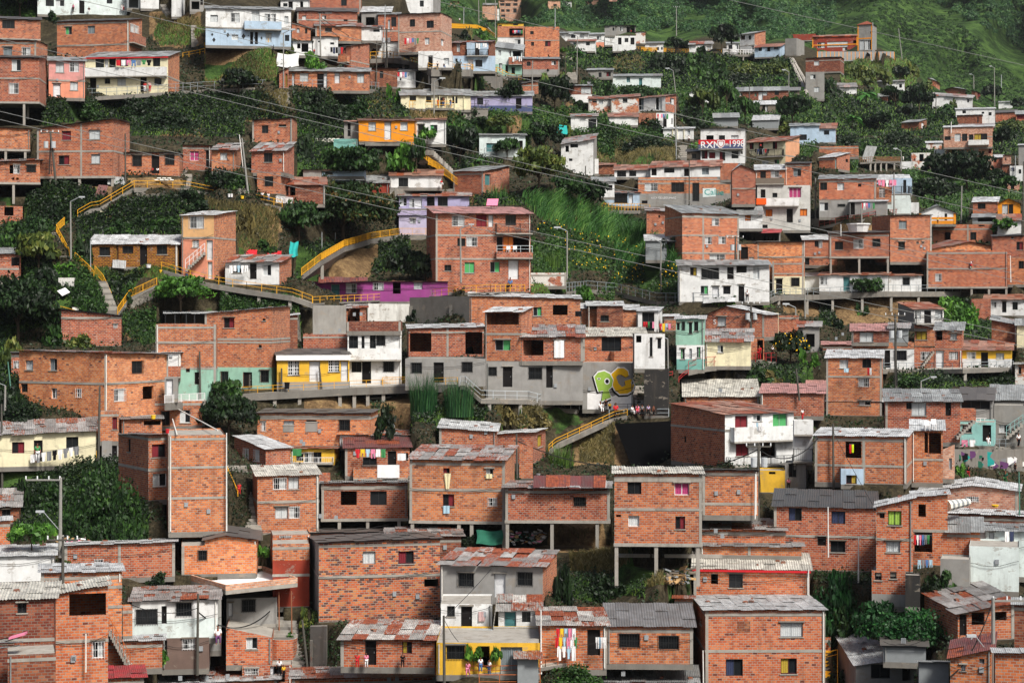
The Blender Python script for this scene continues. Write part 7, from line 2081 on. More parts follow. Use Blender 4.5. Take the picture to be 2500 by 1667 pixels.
# ---------- walkways, railings, walls, steps ----------
def named(lab):
 l=lab
 for w_,n_,c_ in (('ramp','concrete_ramp','ramp'),('stairway','concrete_stairway','stairs'),('viaduct','concrete_walkway','walkway'),('terrace deck','concrete_terrace','terrace'),('balcony','balcony','balcony'),('deck','concrete_deck','deck'),('landing','concrete_landing','landing'),('ledge','concrete_ledge','ledge'),('path','concrete_walkway','walkway')):
  if w_ in l: return n_,c_
 return 'concrete_walkway','walkway'
for e in ENT:
 setT(e); tk,rest=e[1],e[2]
 lab=rest[-1] if rest else ''
 if e[0]=='Y':
  if not lab: continue
  pts=[T(*map(float,p.split(','))) for p in tk if ',' in p]; o={}
  for q in rest[0].split(): 
   if '=' in q: a,b_=q.split('=',1); o[a]=b_
  th=float(o.get('th',30))/ts; wd=float(o.get('w',1.5))
  P=[]; BK=[]; sp_=[T(*map(float,q.split(':'))) for q in o['st'].split(',')] if 'st' in o else []
  for x,y in pts:
   d=D(x,y+th*.8)
   if sp_:
    q=min(sp_,key=lambda q:abs(q[0]-x))
    yq=min([(HY-(HY-(q[1]))) for q in sp_],key=lambda v:0) if False else q[1]
    w_=max(0,1-abs(q[0]-x)/90); d=min(d,D(x,y+th*.8+(yq-y-th*.8)*w_) if yq>y+th else d)
   P.append(at(x,y,d)); BK.append(max(wd,D(x,y)-d+.5))
  nm,ct=named(lab); root=empty(nm,P[0],lab,ct)
  mb=MB(); Z=Vector((0,0,1)); mt=M('con')
  for a,b_,ka,kb in zip(P[:-1],P[1:],BK[:-1],BK[1:]):
   T_=th/F*a.y; T2=th/F*b_.y; bk=Vector((0,ka,0)); bk2=Vector((0,kb,0))
   A=[a,b_,b_+bk2,a+bk]; lo=[a-Z*T_,b_-Z*T2,b_+bk2-Z*T2,a+bk-Z*T_]
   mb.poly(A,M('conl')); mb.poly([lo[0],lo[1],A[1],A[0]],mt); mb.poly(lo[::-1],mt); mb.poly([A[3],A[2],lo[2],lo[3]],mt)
  mb.poly([P[0]-Z*(th/F*P[0].y),P[0],P[0]+Vector((0,wd,0)),P[0]+Vector((0,wd,0))-Z*(th/F*P[0].y)],mt)
  mb.poly([P[-1],P[-1]-Z*(th/F*P[-1].y),P[-1]+Vector((0,wd,0))-Z*(th/F*P[-1].y),P[-1]+Vector((0,wd,0))],mt)
  mb.build('walkway_slab',root)
  if 'rail' in o:
   c_,hh,*bb=o['rail'].split(','); hh=float(hh)/ts/F*P[0].y
   railing([p+Vector((0,.06,.005)) for p in P],hh,'rail_'+c_,slat=bool(bb),parent=root,r=.03)
  if 'st' in o:
   for q in o['st'].split(','):
    xs,ys=q.split(':'); x,y=T(float(xs),float(ys))
    for a,b_ in zip(P[:-1],P[1:]):
     xa=CX+F*a.x/a.y; xb=CX+F*b_.x/b_.y
     if min(xa,xb)-1<=x<=max(xa,xb)+1:
      t=(x-xa)/((xb-xa) or 1); p=a.lerp(b_,min(1,max(0,t))); zl=(HY-y)/F*(p.y+.3)
      mb=MB(); mb.box((p.x-.16,p.y+.15,zl),(.32,0,0),(0,.32,0),(0,0,p.z-(th/F*p.y)-zl+.002),M('conl')); mb.build('pillar',root); break
 elif e[0]=='K':
  if not lab: continue
  pts=[T(*map(float,p.split(','))) for p in tk[2:] if ',' in p]; c_=tk[0]; hh=tk[1]; sl=hh.endswith('b'); la=hh.endswith('l'); hv=float(hh.rstrip('bl'))/ts
  P=[at(x,y+hv,D(x,y+hv)-.1) if not la else at(x,y,place(x,y).y) for x,y in pts]
  if sl: P=[at(x,y,D(x,y)-.1) for x,y in pts]
  o_=railing(P,hv/F*P[0].y,'rail_'+{'white':'white','gold':'gold'}.get(c_,c_),slat=sl,lattice=la,org=P[0])
  tag(o_,lab,'railing')
 elif e[0]=='R':
  x0,x1,y0,y1=map(float,tk); a=T(x0,y0); b_=T(x1,y1); kind=rest[0]
  A=at(a[0],b_[1]); B=at(b_[0],b_[1]); hz=(b_[1]-a[1])/F
  mt={'con':'con','white':'white','block':'block','brick':'bd','panel':'panel','art':'con'}[kind]
  mb=MB(); hA=hz*A.y; hB=hz*B.y
  n=max(1,int((B-A).length/2.5)); Z=Vector((0,0,1)); prev=None
  if kind=='art':
   root=empty('retaining_wall',A,lab,'wall')
  for i in range(n):
   p=A.lerp(B,i/n); q=A.lerp(B,(i+1)/n); h1=hA+(hB-hA)*i/n-(random.uniform(0,.25) if kind in('con','white') else 0)
   mb.box(p-Z*.6,q-p,Vector((0,.5,0)),Z*(h1+.6),M(mt))
   if kind in('con',) and i%2==0: mb.box(p-Z*.4+Vector((0,-.12,0)),(q-p)*.15,Vector((0,.12,0)),Z*(h1*.8),M('conl'))
  if kind=='panel':
   for i in range(n+1): p=A.lerp(B,i/n); mb.box(p+Vector((-.12,-.06,-.3)),(.24,0,0),(0,.06,0),(0,0,hA+.3),M('org'))
  if kind=='art':
   o_=mb.build('wall',root)
   cols_=['teal_c','dgreen','black','purple','grey_c','white_c']
   for i in range(26):
    t=random.uniform(.02,.98); p=A.lerp(B,t)+Vector((0,-.015-.002*i,0)); hh=hA*random.uniform(.15,.8); r_=hA*random.uniform(.08,.3)
    k=random.randint(7,11); ang=[2*math.pi*j/k for j in range(k)]
    mb=MB(); mb.poly([p+Vector((math.cos(a_)*r_*random.uniform(.5,1.5)*1.3,0,min(hA-hh,max(-hh,math.sin(a_)*r_*random.uniform(.6,1.3)))+hh)) for a_ in ang],M(cols_[i%4+ (2 if t>.4 else 0)])); mb.build('painted_patch',root)
  else: tag(mb.build('retaining_wall',org=A),lab,'wall')
 elif e[0]=='S':
  if not lab: continue
  pts=[T(*map(float,p.split(','))) for p in tk if ',' in p]; wd=float(rest[0].split('=')[1])
  pts=sorted(pts,key=lambda q:-q[1]); a=at(*pts[0]); b_=at(*pts[1])
  dz=b_.z-a.z; n=max(4,int(dz/.2)); hd=Vector((b_.x-a.x,b_.y-a.y,0)); st=hd/n; sd_=Vector((1,0,0)) if abs(hd.y)>abs(hd.x) else Vector((0,1,0))
  mb=MB(); Z=Vector((0,0,1)); met='metal' in lab; mt=M('rail_yellow' if met else 'conl'); mt2=M('con')
  for i in range(n):
   p=a+st*i+Z*(dz*i/n)-sd_*wd/2
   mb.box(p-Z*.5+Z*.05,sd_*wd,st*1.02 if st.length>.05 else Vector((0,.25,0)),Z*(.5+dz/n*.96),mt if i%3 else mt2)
  tag(mb.build('stairs',org=a),lab,'stairs')
# ---------- poles ----------
pole_top={}
for e in ENT:
 if e[0]!='O': continue
 setT(e); tk=e[1]; lab=e[2][0]
 x,yt=T(float(tk[0]),float(tk[1])); _,yb=T(0,float(tk[2])); kind=tk[3]
 d=D(x,yb); b_=host(x,yb)
 if b_ and b_[0]<d and kind in('white','org','green','wood','met','rusto'): d=b_[0]-.35
 P=at(x,yb,d); Hh=(yb-yt)/F*d
 cm={'con':'pole_con','lamp':'pole_con','lamp2':'pole_con','met':'pole_met','wood':'pole_wood','tr':'pole_wood','tpole':'pole_con','white':'pole_white','org':'pole_org','green':'pole_green','rusto':'pole_rusto'}[kind]
 r={'con':.13,'lamp':.10,'lamp2':.12,'met':.06,'wood':.11,'tr':.15,'tpole':.15,'white':.06,'org':.06,'green':.07,'rusto':.05}[kind]
 r=max(r,.55/(F/d*.41))
 cat='pole' if kind not in('white','org','green','rusto') else 'pipe'
 if 'lamp' in kind or 'lamp' in lab: cat='street lamp'
 root=empty({'street lamp':'street_lamp','pole':'utility_pole','pipe':'pipe'}[cat],P,lab,cat)
 lean=Vector((random.uniform(-.02,.02)*Hh,0,Hh)); top=P+lean
 if 'leaning' in lab: top=P+Vector((-.12*Hh,0,Hh))
 mb=MB(); mb.bar(P-Vector((0,0,.4)),top,r,M(cm),8,r*.72); mb.build('shaft',root)
 if kind in('lamp','lamp2','tpole') :
  mb=MB(); s_=1 if random.random()<.5 else -1
  s_=-1 if kind=='tpole' or 'left' in lab else s_
  a0=top if kind!='tpole' else P+lean*.28
  a1=a0+Vector((s_*1.0,-.3,.45)) if kind!='tpole' else a0+Vector((-1.2,-.3,1.5)); mb.bar(a0,a1,.035 if d<200 else .06,M('pole_met'),5); mb.build('lamp_arm',root)
  mb=MB(); c_=a1+Vector((s_*.25,0,0)); f_=1 if d<220 else 1.4
  mb.box(c_+Vector((-.3*f_,-.12*f_,-.06*f_)),(.6*f_,0,0),(0,.26*f_,0),(0,0,.15*f_),M('silver')); mb.bar(c_+Vector((0,0,-.05)),c_+Vector((0,0,-.2*f_)),.12*f_,M('glassl'),8,.05); mb.build('lamp_head',root)
 if kind in('tpole','tr') or 'crossarm' in lab or 'insulator' in lab:
  mb=MB(); L=2.0 if kind!='tpole' else 2.6; off=-L if kind=='tpole' and 'bottom right' not in lab else -L/2
  if 'bottom right' in lab: off=0
  z=top-Vector((0,0,.25)); mb.box(z+Vector((off,-.1,0)),(L,0,0),(0,.12,0),(0,0,.12),M('pole_con' if kind=='tpole' else 'pole_wood'))
  for q in (0,.33,.66,.98): mb.bar(z+Vector((off+L*q,-.05,.12)),z+Vector((off+L*q,-.05,.35)),.05,M('glassl'),6)
  mb.build('crossarm',root)
 if kind=='tr':
  for q in (-1,1):
   mb=MB(); c_=top-Vector((0,.1,Hh*.16+.9)); mb.bar(c_+Vector((q*.42,-.1,0)),c_+Vector((q*.42,-.1,.75)),.26,M('silver'),10); mb.build('transformer',root)
  mb=MB()
  for i in range(5):
   a_=random.uniform(0,6.28); mb.bar(top-Vector((0,0,.6+i*.2)),top-Vector((math.cos(a_)*.2,.15,Hh*.75)),.03,M('rubber'),4)
  mb.build('cable_bundle',root)
 pole_top[lab]=(top,P,d)
# ---------- laundry ----------
LC={'mix':['red','white_c','pink','blue','grey_c','green_c','black','white_c'],'dark':['black','navy','black','grey_c','red'],'white':['white_c','white_c','ltblue','white_c'],'red':['red','red','green_c','black','pink'],'bright':['red','yellow_c','ltblue','pink','white_c','green_c','lilac_c'],
 'green':['green_c'],'lace':['white_c'],'pink':['pink','pink','white_c'],'blue':['ltblue','grey_c','blue'],'grey':['white_c','grey_c','white_c','grey_c','black'],'neon':['red','neon'],'navy':['white_c','navy']}
for e in ENT:
 if e[0]!='L': continue
 setT(e); tk=e[1]; lab=e[2][0]; x0,y=T(float(tk[0]),float(tk[2])); x1,_=T(float(tk[1]),0); n=int(tk[3]); cs=LC.get(tk[4] if len(tk)>4 else 'mix',LC['mix'])
 b_=host((x0+x1)/2,y+6); d=(b_[0]-.9 if b_ else D(x0,y)-.5); 
 if b_ and b_[1].o is not None and b_[1].wall.startswith('o'): d=b_[0]-.2
 m=F/d; A=at(x0,y,d); B=at(x1,y,d)
 if 'slanting' in lab: A=at(x0,y+90/ts,d); B=at(x1,y-10/ts,d)
 root=empty('laundry_line',A,lab,'laundry'); mb=MB(); mb.bar(A,B,.012,M('grey_c')); mb.build('cord',root)
 for i in range(n):
  mb=MB(); t0=(i+.08)/n; t1=(i+.92)/n if n>1 else 1; p=A.lerp(B,t0); q=A.lerp(B,t1); wv=(q-p).length
  hh=random.uniform(.6,1.0) if n>1 else min(1.4,(B-A).length*.75); hh=min(hh,1.15)
  if 'curtain' in lab: hh=1
  if n>1 and wv<.25: hh=min(hh,.75)
  sh=random.random(); mt=M(cs[i%len(cs)]); S=6
  def fp(u_,v_): 
   c_=p.lerp(q,u_); return Vector((c_.x,c_.y+.04*math.sin(u_*9+i)*v_,c_.z-hh*v_-.02*math.sin(u_*3.14)))
  for a in range(S):
   for b2 in range(4):
    u0,u1=a/S,(a+1)/S; v0,v1=b2/4,(b2+1)/4
    if sh<.3 and v0>=.4 and .33<(u0+u1)/2<.67 and n>2: continue      # trousers
    if sh>.62 and v0>=.35 and ((u0+u1)/2<.2 or (u0+u1)/2>.8) and n>2: continue    # shirts
    mb.poly([fp(u0,v1),fp(u1,v1),fp(u1,v0),fp(u0,v0)],mt)
  mb.build('garment' if n>2 else 'cloth',root)
# ---------- people ----------
def skin(verts,edges,rad,name,sub=1):
 me=bpy.data.meshes.new(name); me.from_pydata(verts,edges,[]); o=bpy.data.objects.new(name,me); col.objects.link(o)
 md=o.modifiers.new('s','SKIN'); md.use_smooth_shade=True
 for i,r_ in enumerate(rad): me.skin_vertices[0].data[i].radius=(r_ if isinstance(r_,tuple) else (r_,r_))
 me.skin_vertices[0].data[0].use_root=True
 if sub: sb=o.modifiers.new('u','SUBSURF'); sb.levels=sub; sb.render_levels=sub
 dg=bpy.context.evaluated_depsgraph_get(); r=bpy.data.meshes.new_from_object(o.evaluated_get(dg)); bpy.data.objects.remove(o); r.name=name
 return r
def person_meshes(pose):
 if pose=='sit':
  J=dict(pel=(0,0,.5),ch=(0,.03,.85),nk=(0,.02,1.03),hd=(0,-.0,1.16),top=(0,.0,1.27),sL=(-.19,.03,.95),eL=(-.24,-.05,.70),wL=(-.14,-.28,.58),hL=(-.12,-.36,.56),sR=(.19,.03,.95),eR=(.24,-.05,.70),wR=(.14,-.28,.58),hR=(.12,-.36,.56),
   hpL=(-.1,-.02,.48),kL=(-.13,-.42,.50),aL=(-.13,-.44,.09),fL=(-.14,-.58,.04),hpR=(.1,-.02,.48),kR=(.13,-.42,.50),aR=(.13,-.44,.09),fR=(.14,-.58,.04))
 else:
  st=.16 if pose=='walk' else .012
  J=dict(pel=(0,0,.93),ch=(0,.02,1.25),nk=(0,.01,1.43),hd=(0,-.01,1.56),top=(0,0,1.66),sL=(-.19,.02,1.35),eL=(-.25,.03,1.08),wL=(-.26,-.08-st*.5,.86),hL=(-.26,-.12-st*.6,.78),sR=(.19,.02,1.35),eR=(.25,.03,1.08),wR=(.26,-.06+st*.5,.86),hR=(.26,-.08+st*.6,.78),
   hpL=(-.1,0,.88),kL=(-.12,-.04-st,.48),aL=(-.13,.05-st*.6,.08),fL=(-.14,-.1-st*.6,.04),hpR=(.1,0,.88),kR=(.12,-.02+st*.5,.48),aR=(.13,.05+st*1.6,.08),fR=(.14,-.08+st*1.4,.04))
 rad=dict(pel=(.15,.11),ch=(.15,.11),nk=.055,hd=(.085,.10),top=.06,sL=.06,eL=.045,wL=.03,hL=(.035,.02),sR=.06,eR=.045,wR=.03,hR=(.035,.02),hpL=.09,kL=.06,aL=.04,fL=(.045,.03),hpR=.09,kR=.06,aR=.04,fR=(.045,.03))
 ed=[('pel','ch'),('ch','nk'),('nk','hd'),('hd','top'),('ch','sL'),('sL','eL'),('eL','wL'),('wL','hL'),('ch','sR'),('sR','eR'),('eR','wR'),('wR','hR'),('pel','hpL'),('hpL','kL'),('kL','aL'),('aL','fL'),('pel','hpR'),('hpR','kR'),('kR','aR'),('aR','fR')]
 for s in 'LR':      # fingers and a thumb
  hx,hy,hz=J['h'+s]; sg=-1 if s=='L' else 1
  for i,(dx,L) in enumerate(((-.03,.065),(-.01,.08),(.01,.075),(.03,.055))):
   J['f%d%s'%(i,s)]=(hx+dx*.9,hy+dx*.3-.01,hz-.035); J['g%d%s'%(i,s)]=(hx+dx,hy-.02,hz-.035-L); rad['f%d%s'%(i,s)]=.010; rad['g%d%s'%(i,s)]=.008
   ed+=[('h'+s,'f%d%s'%(i,s)),('f%d%s'%(i,s),'g%d%s'%(i,s))]
  J['t'+s]=(hx-sg*.045,hy-.03,hz-.02); rad['t'+s]=.010; ed.append(('h'+s,'t'+s))
 # nose
 h=J['hd']; J['ns']=(h[0],h[1]-.115,h[2]-.005); rad['ns']=.014; ed.append(('hd','ns'))
 def sel(names,edges,sc_,add=0):
  ix={n:i for i,n in enumerate(names)}
  return [J[n] for n in names],[(ix[a],ix[b]) for a,b in edges if a in ix and b in ix],[tuple((q*sc_+add) for q in (rad[n] if isinstance(rad[n],tuple) else (rad[n],rad[n]))) for n in names]
 body=skin(*sel(list(J),ed,1.0),'body')
 shirt=skin(*sel(['ch','pel','sL','eL','sR','eR'],ed,1.08,.014),'shirt')
 pants=skin(*sel(['pel','hpL','kL','aL','hpR','kR','aR'],ed,1.08,.014),'trousers')
 t=J['top']; hh=J['hd']
 hv=[(hh[0],hh[1]+.06,hh[2]-.02),(hh[0],hh[1]+.05,hh[2]+.06),(t[0],t[1]+.0,t[2]+.01)]
 hair=skin(hv,[(0,1),(1,2)],[(.085,.07),(.095,.09),(.08,.085)],'hair')
 return body,shirt,pants,hair
PM={p:person_meshes(p) for p in('stand','walk','sit')}
for p,ms in PM.items():
 for m_ in ms: m_.materials.clear(); m_.materials.append(M('skin'))
PC={'pink':'pink','black':'black','white':'white_c','red':'red','stripe':'stripe','brown':'brown','blue':'blue','yellow':'yellow_c','grey':'grey_c','lilac':'lilac_c','green':'green_c','orange':'orange_c','purple':'purple','pb':'ltblue','tealp':'green_c','dgreen':'dgreen','yel':'yellow_c'}
EYE=None
for e in ENT:
 if e[0]!='P': continue
 setT(e); tk=e[1]; lab=e[2][0]; x,y=T(float(tk[0]),float(tk[1])); hp=float(tk[2])/ts
 sit='sit' in tk[5:] or 'seated' in lab or 'sitting' in lab
 pose='sit' if sit else ('walk' if 'walking' in lab else 'stand')
 P=place(x,y,.55)
 if host(x,y) is None: P=at(x,y,D(x,y+4))
 Hm=hp/F*P.y; sc_=Hm/(1.7 if not sit else 1.3); sc_=max(.6,min(1.08,sc_))
 root=empty('person',P,lab,'person'); root.rotation_euler=(0,0,random.uniform(-.9,.9) if 'from behind' not in lab else math.pi+.2); root.scale=(sc_,)*3
 for m_,nm,mt in zip(PM[pose],('body','shirt','trousers','hair'),('skin',PC.get(tk[3],'white_c'),PC.get(tk[4],'black'),'hair')):
  if nm=='hair' and 'cap' in lab: mt='white_c'
  o=bpy.data.objects.new(nm,m_); col.objects.link(o); o.parent=root; o.material_slots[0].link='OBJECT'; o.material_slots[0].material=M(mt)
 if 'number 4' in lab: vest=(root,P)
# ---------- miscellaneous things ----------
def drape(x0,y0,x1,y1,mt,lab,nm,cat,d0,d1,amp=.12,n=14,outline=None,folds=3):
 mb=MB(); g=[]
 rs=random.Random(int(x0*7+y0)); ph=[rs.uniform(0,6) for _ in range(6)]
 for j in range(n+1):
  row=[]
  for i in range(n+1):
   u,v=i/n,j/n
   xx=x0+(x1-x0)*u+ (y1-y0)*.04*math.sin(v*5+ph[0]); yy=y0+(y1-y0)*v+(y1-y0)*.06*math.sin(u*6+ph[1])
   if outline: xx,yy=outline(u,v)
   d=d0+(d1-d0)*v+amp*(math.sin(u*folds*3+ph[2]+v*2)*.6+math.sin(u*11+ph[3])*.25+math.sin(v*9+u*4+ph[4])*.3)
   row.append(at(xx,yy,d))
  g.append(row)
 for j in range(n):
  for i in range(n): mb.poly([g[j+1][i],g[j+1][i+1],g[j][i+1],g[j][i]],mt)
 o=mb.build(nm,org=g[n][n//2],smooth=True); tag(o,lab,cat); return o
def boxthing(nm,cat,lab,P,w_,d_,h_,mt,rim=None):
 mb=MB(); mb.box((P.x-w_/2,P.y-d_/2,P.z),(w_,0,0),(0,d_,0),(0,0,h_*.92),M(mt)); t=.03
 if rim: 
  mb.box((P.x-w_/2-t,P.y-d_/2-t,P.z+h_*.8),(w_+2*t,0,0),(0,d_+2*t,0),(0,0,h_*.2),M(rim))
 return tag(mb.build(nm,org=P),lab,cat)
TC={'black':'tarpb','white':'tarpw','teal':'teal_c','red':'red','green':'dgreen'}
for e in ENT:
 if e[0]!='X': continue
 setT(e); tk=e[1]; k=tk[0]; lab=e[2][-1]; c2=e[2][0]
 if not lab: continue
 if k in('tarp','curtain'):
  x0,y0=T(float(tk[1]),float(tk[2])); x1,y1=T(float(tk[3]),float(tk[4])); cm=TC[tk[5]] if k=='tarp' else 'tarpb'
  if k=='curtain':
   def ol(u,v): return (x0+(x1-x0)*u+(1-u)*v*(y1-y0)*.38, y0+(y1-y0)*v+(1-u)*(1-v)*8)
   d0=D((x0+x1)/2,y0+25)-.4; d1=D((x0+x1)/2,y1)-.6; drape(x0,y0,x1,y1,M(cm),lab,'plastic_sheet','plastic sheet',d0,min(d1,d0-.3),.1,20,ol)
  else:
   b_=host((x0+x1)/2,(y0+y1)/2+3)
   if b_ and b_[1].yt<y1: dd=b_[0]-.3; 
   else: dd=D((x0+x1)/2,y1)
   if 'on the patchwork roof' in lab and b_: dd=b_[0]+2.0
   dt=D((x0+x1)/2,y0) if not b_ else dd+.3
   drape(x0,y0,x1,y1,M(cm),lab,'tarp','tarp',min(dt,dd+2.5)-.9,dd-.9,.18)
 elif k=='sheet':
  x0,y0=T(float(tk[1]),float(tk[2])); x1,y1=T(float(tk[3]),float(tk[4])); P=place((x0+x1)/2,y1,.7); d1=P.y; d0=d1+.5
  if 'roof' in lab or 'canopy' in lab: d0=d1+2
  rm=RM({'tin':'m','rust':'r2','white':'w'}[tk[5]]); mb=MB()
  sl=.35*(y1-y0) if 'lying' in lab or 'slope' in lab else .05*(y1-y0)
  a,b_,c_,d_=at(x0,y1,d1),at(x1-sl,y1+2,d1),at(x1,y0+2,d0),at(x0+sl,y0,d0)
  if 'canopy' in lab: a,b_,c_,d_=at(x0,y1,d1-.9),at(x1,y1-4,d1-.9),at(x1,y0+2,d1+.2),at(x0+3,y0,d1+.2)
  roof_sheets(mb,a,b_,c_,d_,rm,'s' if tk[5]=='rust' else 'm',F/d1); tag(mb.build('metal_sheet',org=a),lab,'metal sheet')
 elif k=='bags':
  x0,y0=T(float(tk[1]),float(tk[2])); x1,y1=T(float(tk[3]),float(tk[4])); P=place(x0,y1,.8); m_=F/P.y; W=(x1-x0)/m_; Hh=(y1-y0)/m_
  nr_=max(1,int(Hh/.22)); nc_=max(3,int(W/.55)); pr=None
  for j in range(min(nr_,3)):
   for i in range(nc_-(j%2)):
    if pr is None:
     mb=MB(); 
     for q in range(8):
      a0=2*math.pi*q/8;a1=2*math.pi*(q+1)/8
      prof=[(-.27,.02),(-.2,.11),(0,.13),(.2,.11),(.27,.02)]
      for (xa,ra),(xb,rb) in zip(prof[:-1],prof[1:]): mb.poly([(xa,math.cos(a0)*ra*1.2,math.sin(a0)*ra*.8+.1),(xa,math.cos(a1)*ra*1.2,math.sin(a1)*ra*.8+.1),(xb,math.cos(a1)*rb*1.2,math.sin(a1)*rb*.8+.1),(xb,math.cos(a0)*rb*1.2,math.sin(a0)*rb*.8+.1)],M('sand_b'))
     o=pr=mb.build('sandbag',smooth=True)
    else: o=pr.copy(); col.objects.link(o)
    o.location=P+Vector((.28+i*W/nc_+(j%2)*.28,random.uniform(-.05,.05),j*.2)); o.rotation_euler=(0,0,random.uniform(-.15,.15))
    tag(o,lab.replace('stack of ','sandbag in the stack of ').replace('row of ','sandbag in the row of '),'sandbag',lab)
 elif k in('pot','tub','bin'):
  v=[float(q) for q in tk[1:5]]
  if k=='pot': x,y=T(v[0],v[1]+v[3]/2); w_,h_=v[2]/ts,v[3]/ts
  else: a=T(v[0],v[1]); b_=T(v[2],v[3]); x,y=(a[0]+b_[0])/2,b_[1]; w_,h_=b_[0]-a[0],b_[1]-a[1]
  P=place(x,y,.6); m_=F/P.y; cl='white_c'
  for q,cc in (('yellow','yellow_c'),('red','red'),('grey','grey_c'),('white','white_c')):
   if q in lab.split() or q in tk: cl=cc
  nm,cat=('planter','planter') if k=='pot' else (('wheelie_bin','bin') if k=='bin' else ('tub','tub'))
  if k=='bin': cl='black'
  if 'bottle' in lab: nm=cat='bottle'
  if 'crate' in lab: nm=cat='crate'
  if 'disc' in lab: nm=cat='disc'
  if 'block' in lab: nm=cat='block'
  root=empty(nm,P,lab,cat); mb=MB(); rr=w_/2/m_; hh=h_/m_
  mb.bar(P,P+Vector((0,0,hh*.9)),rr*.8,M(cl),10,rr); mb.build('body',root)
  mb=MB(); mb.bar(P+Vector((0,0,hh*.84)),P+Vector((0,0,hh*.98)),rr*1.06,M(cl),10); mb.build('rim',root)
  if k=='pot' and cat=='planter':
   o=bpy.data.objects.new('plant',crown_mesh(160,.13,'dome',1)); col.objects.link(o); o.parent=root; o.location=(0,0,hh*.9); o.scale=(rr*1.3,rr*1.3,hh*.8); setmat(o,LM('md'))
 elif k in('pipe','mast','beam'):
  pts=[T(*map(float,q.split(','))) for q in tk[1:] if ',' in q]; col_=c2 if c2 in('white','grey','cream') else 'white'
  P=[]
  for x,y in pts:
   b_=host(x,y); d=D(x,y+4)
   if k=='mast' or 'slanting across' in lab or 'bending' in lab: d=(b_[0]-.4 if b_ else d)
   if 'under the' in lab or k=='beam': d=D(x,y)+.8
   if k=='beam': d=D(1500+10/4.704*1,999+1900/4.704)
   P.append(at(x,y,d))
  r=.11 if 'large' in lab or 'sewer' in lab or 'long pale pipe' in lab else .05
  mb=MB()
  if k=='beam': mb.box(P[0]+Vector((0,-.0,-.12)),P[1]-P[0],Vector((0,.27,0)),Vector((0,0,.26)),M('conl'))
  else:
   for a,b_ in zip(P[:-1],P[1:]): mb.bar(a,b_,r,M('pipe_'+col_),8)
  o=mb.build({'pipe':'pipe','mast':'post','beam':'tie_beam'}[k],org=P[0]); tag(o,lab,{'pipe':'pipe','mast':'post','beam':'beam'}[k])
 elif k=='dish':
  x,y=T(float(tk[1]),float(tk[2])); P=place(x,y,.3); r=float(tk[3])/2/ts/F*P.y
  root=empty('satellite_dish',P,lab,'satellite dish' ); mb=MB(); c_=P+Vector((0,-.1,0))
  for i in range(12):
   a0,a1=i*math.pi/6,(i+1)*math.pi/6
   mb.poly([c_+Vector((0,.12,0)),c_+Vector((math.cos(a0)*r,-.06,math.sin(a0)*r*.8)),c_+Vector((math.cos(a1)*r,-.06,math.sin(a1)*r*.8))],M('grey_c'))
  mb.build('reflector',root); mb=MB(); mb.bar(c_+Vector((0,.12,0)),c_+Vector((0,.3,-r-.4)),.03,M('pole_met')); mb.bar(c_+Vector((0,-.05,-r*.7)),c_+Vector((0,-.4,0)),.02,M('pole_met')); mb.build('mount',root)
 elif k=='card':
  x0,y0=T(float(tk[1]),float(tk[2])); x1,y1=T(float(tk[3]),float(tk[4])); d=D((x0+x1)/2,y1)-.6
  a,b_,c_,q=at(x0,(y0+y1)/2-2,d),at((x0+x1)/2-3,y1,d-.2),at(x1,(y0+y1)/2+1,d),at((x0+x1)/2+4,y0,d+.5)
  mb=MB(); mb.poly([a,b_,c_,q],M('white_c')); mb.poly([p+Vector((0,.03,-.03)) for p in (q,c_,b_,a)],M('white_c'))
  for p,r_ in ((a,b_),(b_,c_)): mb.poly([p+Vector((0,.03,-.03)),r_+Vector((0,.03,-.03)),r_,p],M('white_c'))
  tag(mb.build('panel',org=a),lab,'panel')
 elif k=='debris':
  x0,y0=T(float(tk[1]),float(tk[2])); x1,y1=T(float(tk[3]),float(tk[4])); mb=MB(); o0=at((x0+x1)/2,y1)
  for i in range(90):
   x=random.uniform(x0,x1); y=random.uniform(y0,y1); P=at(x,y); P.y-=.2; s_=random.uniform(.06,.3); a=random.uniform(0,6.28); e1=Vector((math.cos(a),math.sin(a),random.uniform(-.4,.4)))*s_*random.uniform(1,3 if 'board' in lab or 'crate' in lab else 1.4); e2=Vector((-math.sin(a),math.cos(a),random.uniform(-.3,.5)))*s_
   mb.box(P,e1,e2,Vector((0,0,s_*.4)),M(random.choice(['white_c','sand_b','grey_c','woodl','wood','clay','grey_c','pink','dgreen'] if 'board' not in lab and 'crate' not in lab else ['wood','woodl','woodl','tin'])))
  tag(mb.build('debris',org=o0),lab,'debris',kind='stuff')
 elif k=='bundle':
  x0,y0=T(float(tk[1]),float(tk[2])); x1,y1=T(float(tk[3]),float(tk[4])); P=place((x0+x1)/2,y1,-.8); root=empty('board_heap',P,lab,'boards')
  mb=MB(); W=(x1-x0)/F*P.y
  for i in range(9): mb.box(P+Vector((-W/2+random.uniform(-.1,.1),random.uniform(-.4,.4),.05+i*.06)),Vector((W*random.uniform(.7,1),random.uniform(-.2,.2),random.uniform(0,.35))),Vector((0,.18,0)),Vector((0,0,.03)),M(random.choice(['wood','black','grey_c'])))
  mb.build('boards',root); mb=MB(); mb.box(P+Vector((-.1,-.2,.6)),(.9,.1,.25),(0,.6,0),(0,0,.12),M('pink')); mb.build('cloth',root)
 elif k=='stair':
  pts=[T(*map(float,q.split(','))) for q in tk[1:] if ',' in q]; o={}
  for q in c2.split():
   if '=' in q: a,b_=q.split('='); o[a]=b_
  (xa,ya),(xb,yb_)=sorted(pts,key=lambda q:-q[1]); hb=host(xa,ya); d=D(xa,ya) if not hb else hb[0]-.1
  wd=float(o.get('w',1)); A=at(xa,ya,d-wd); B=at(xb,yb_,d-wd)
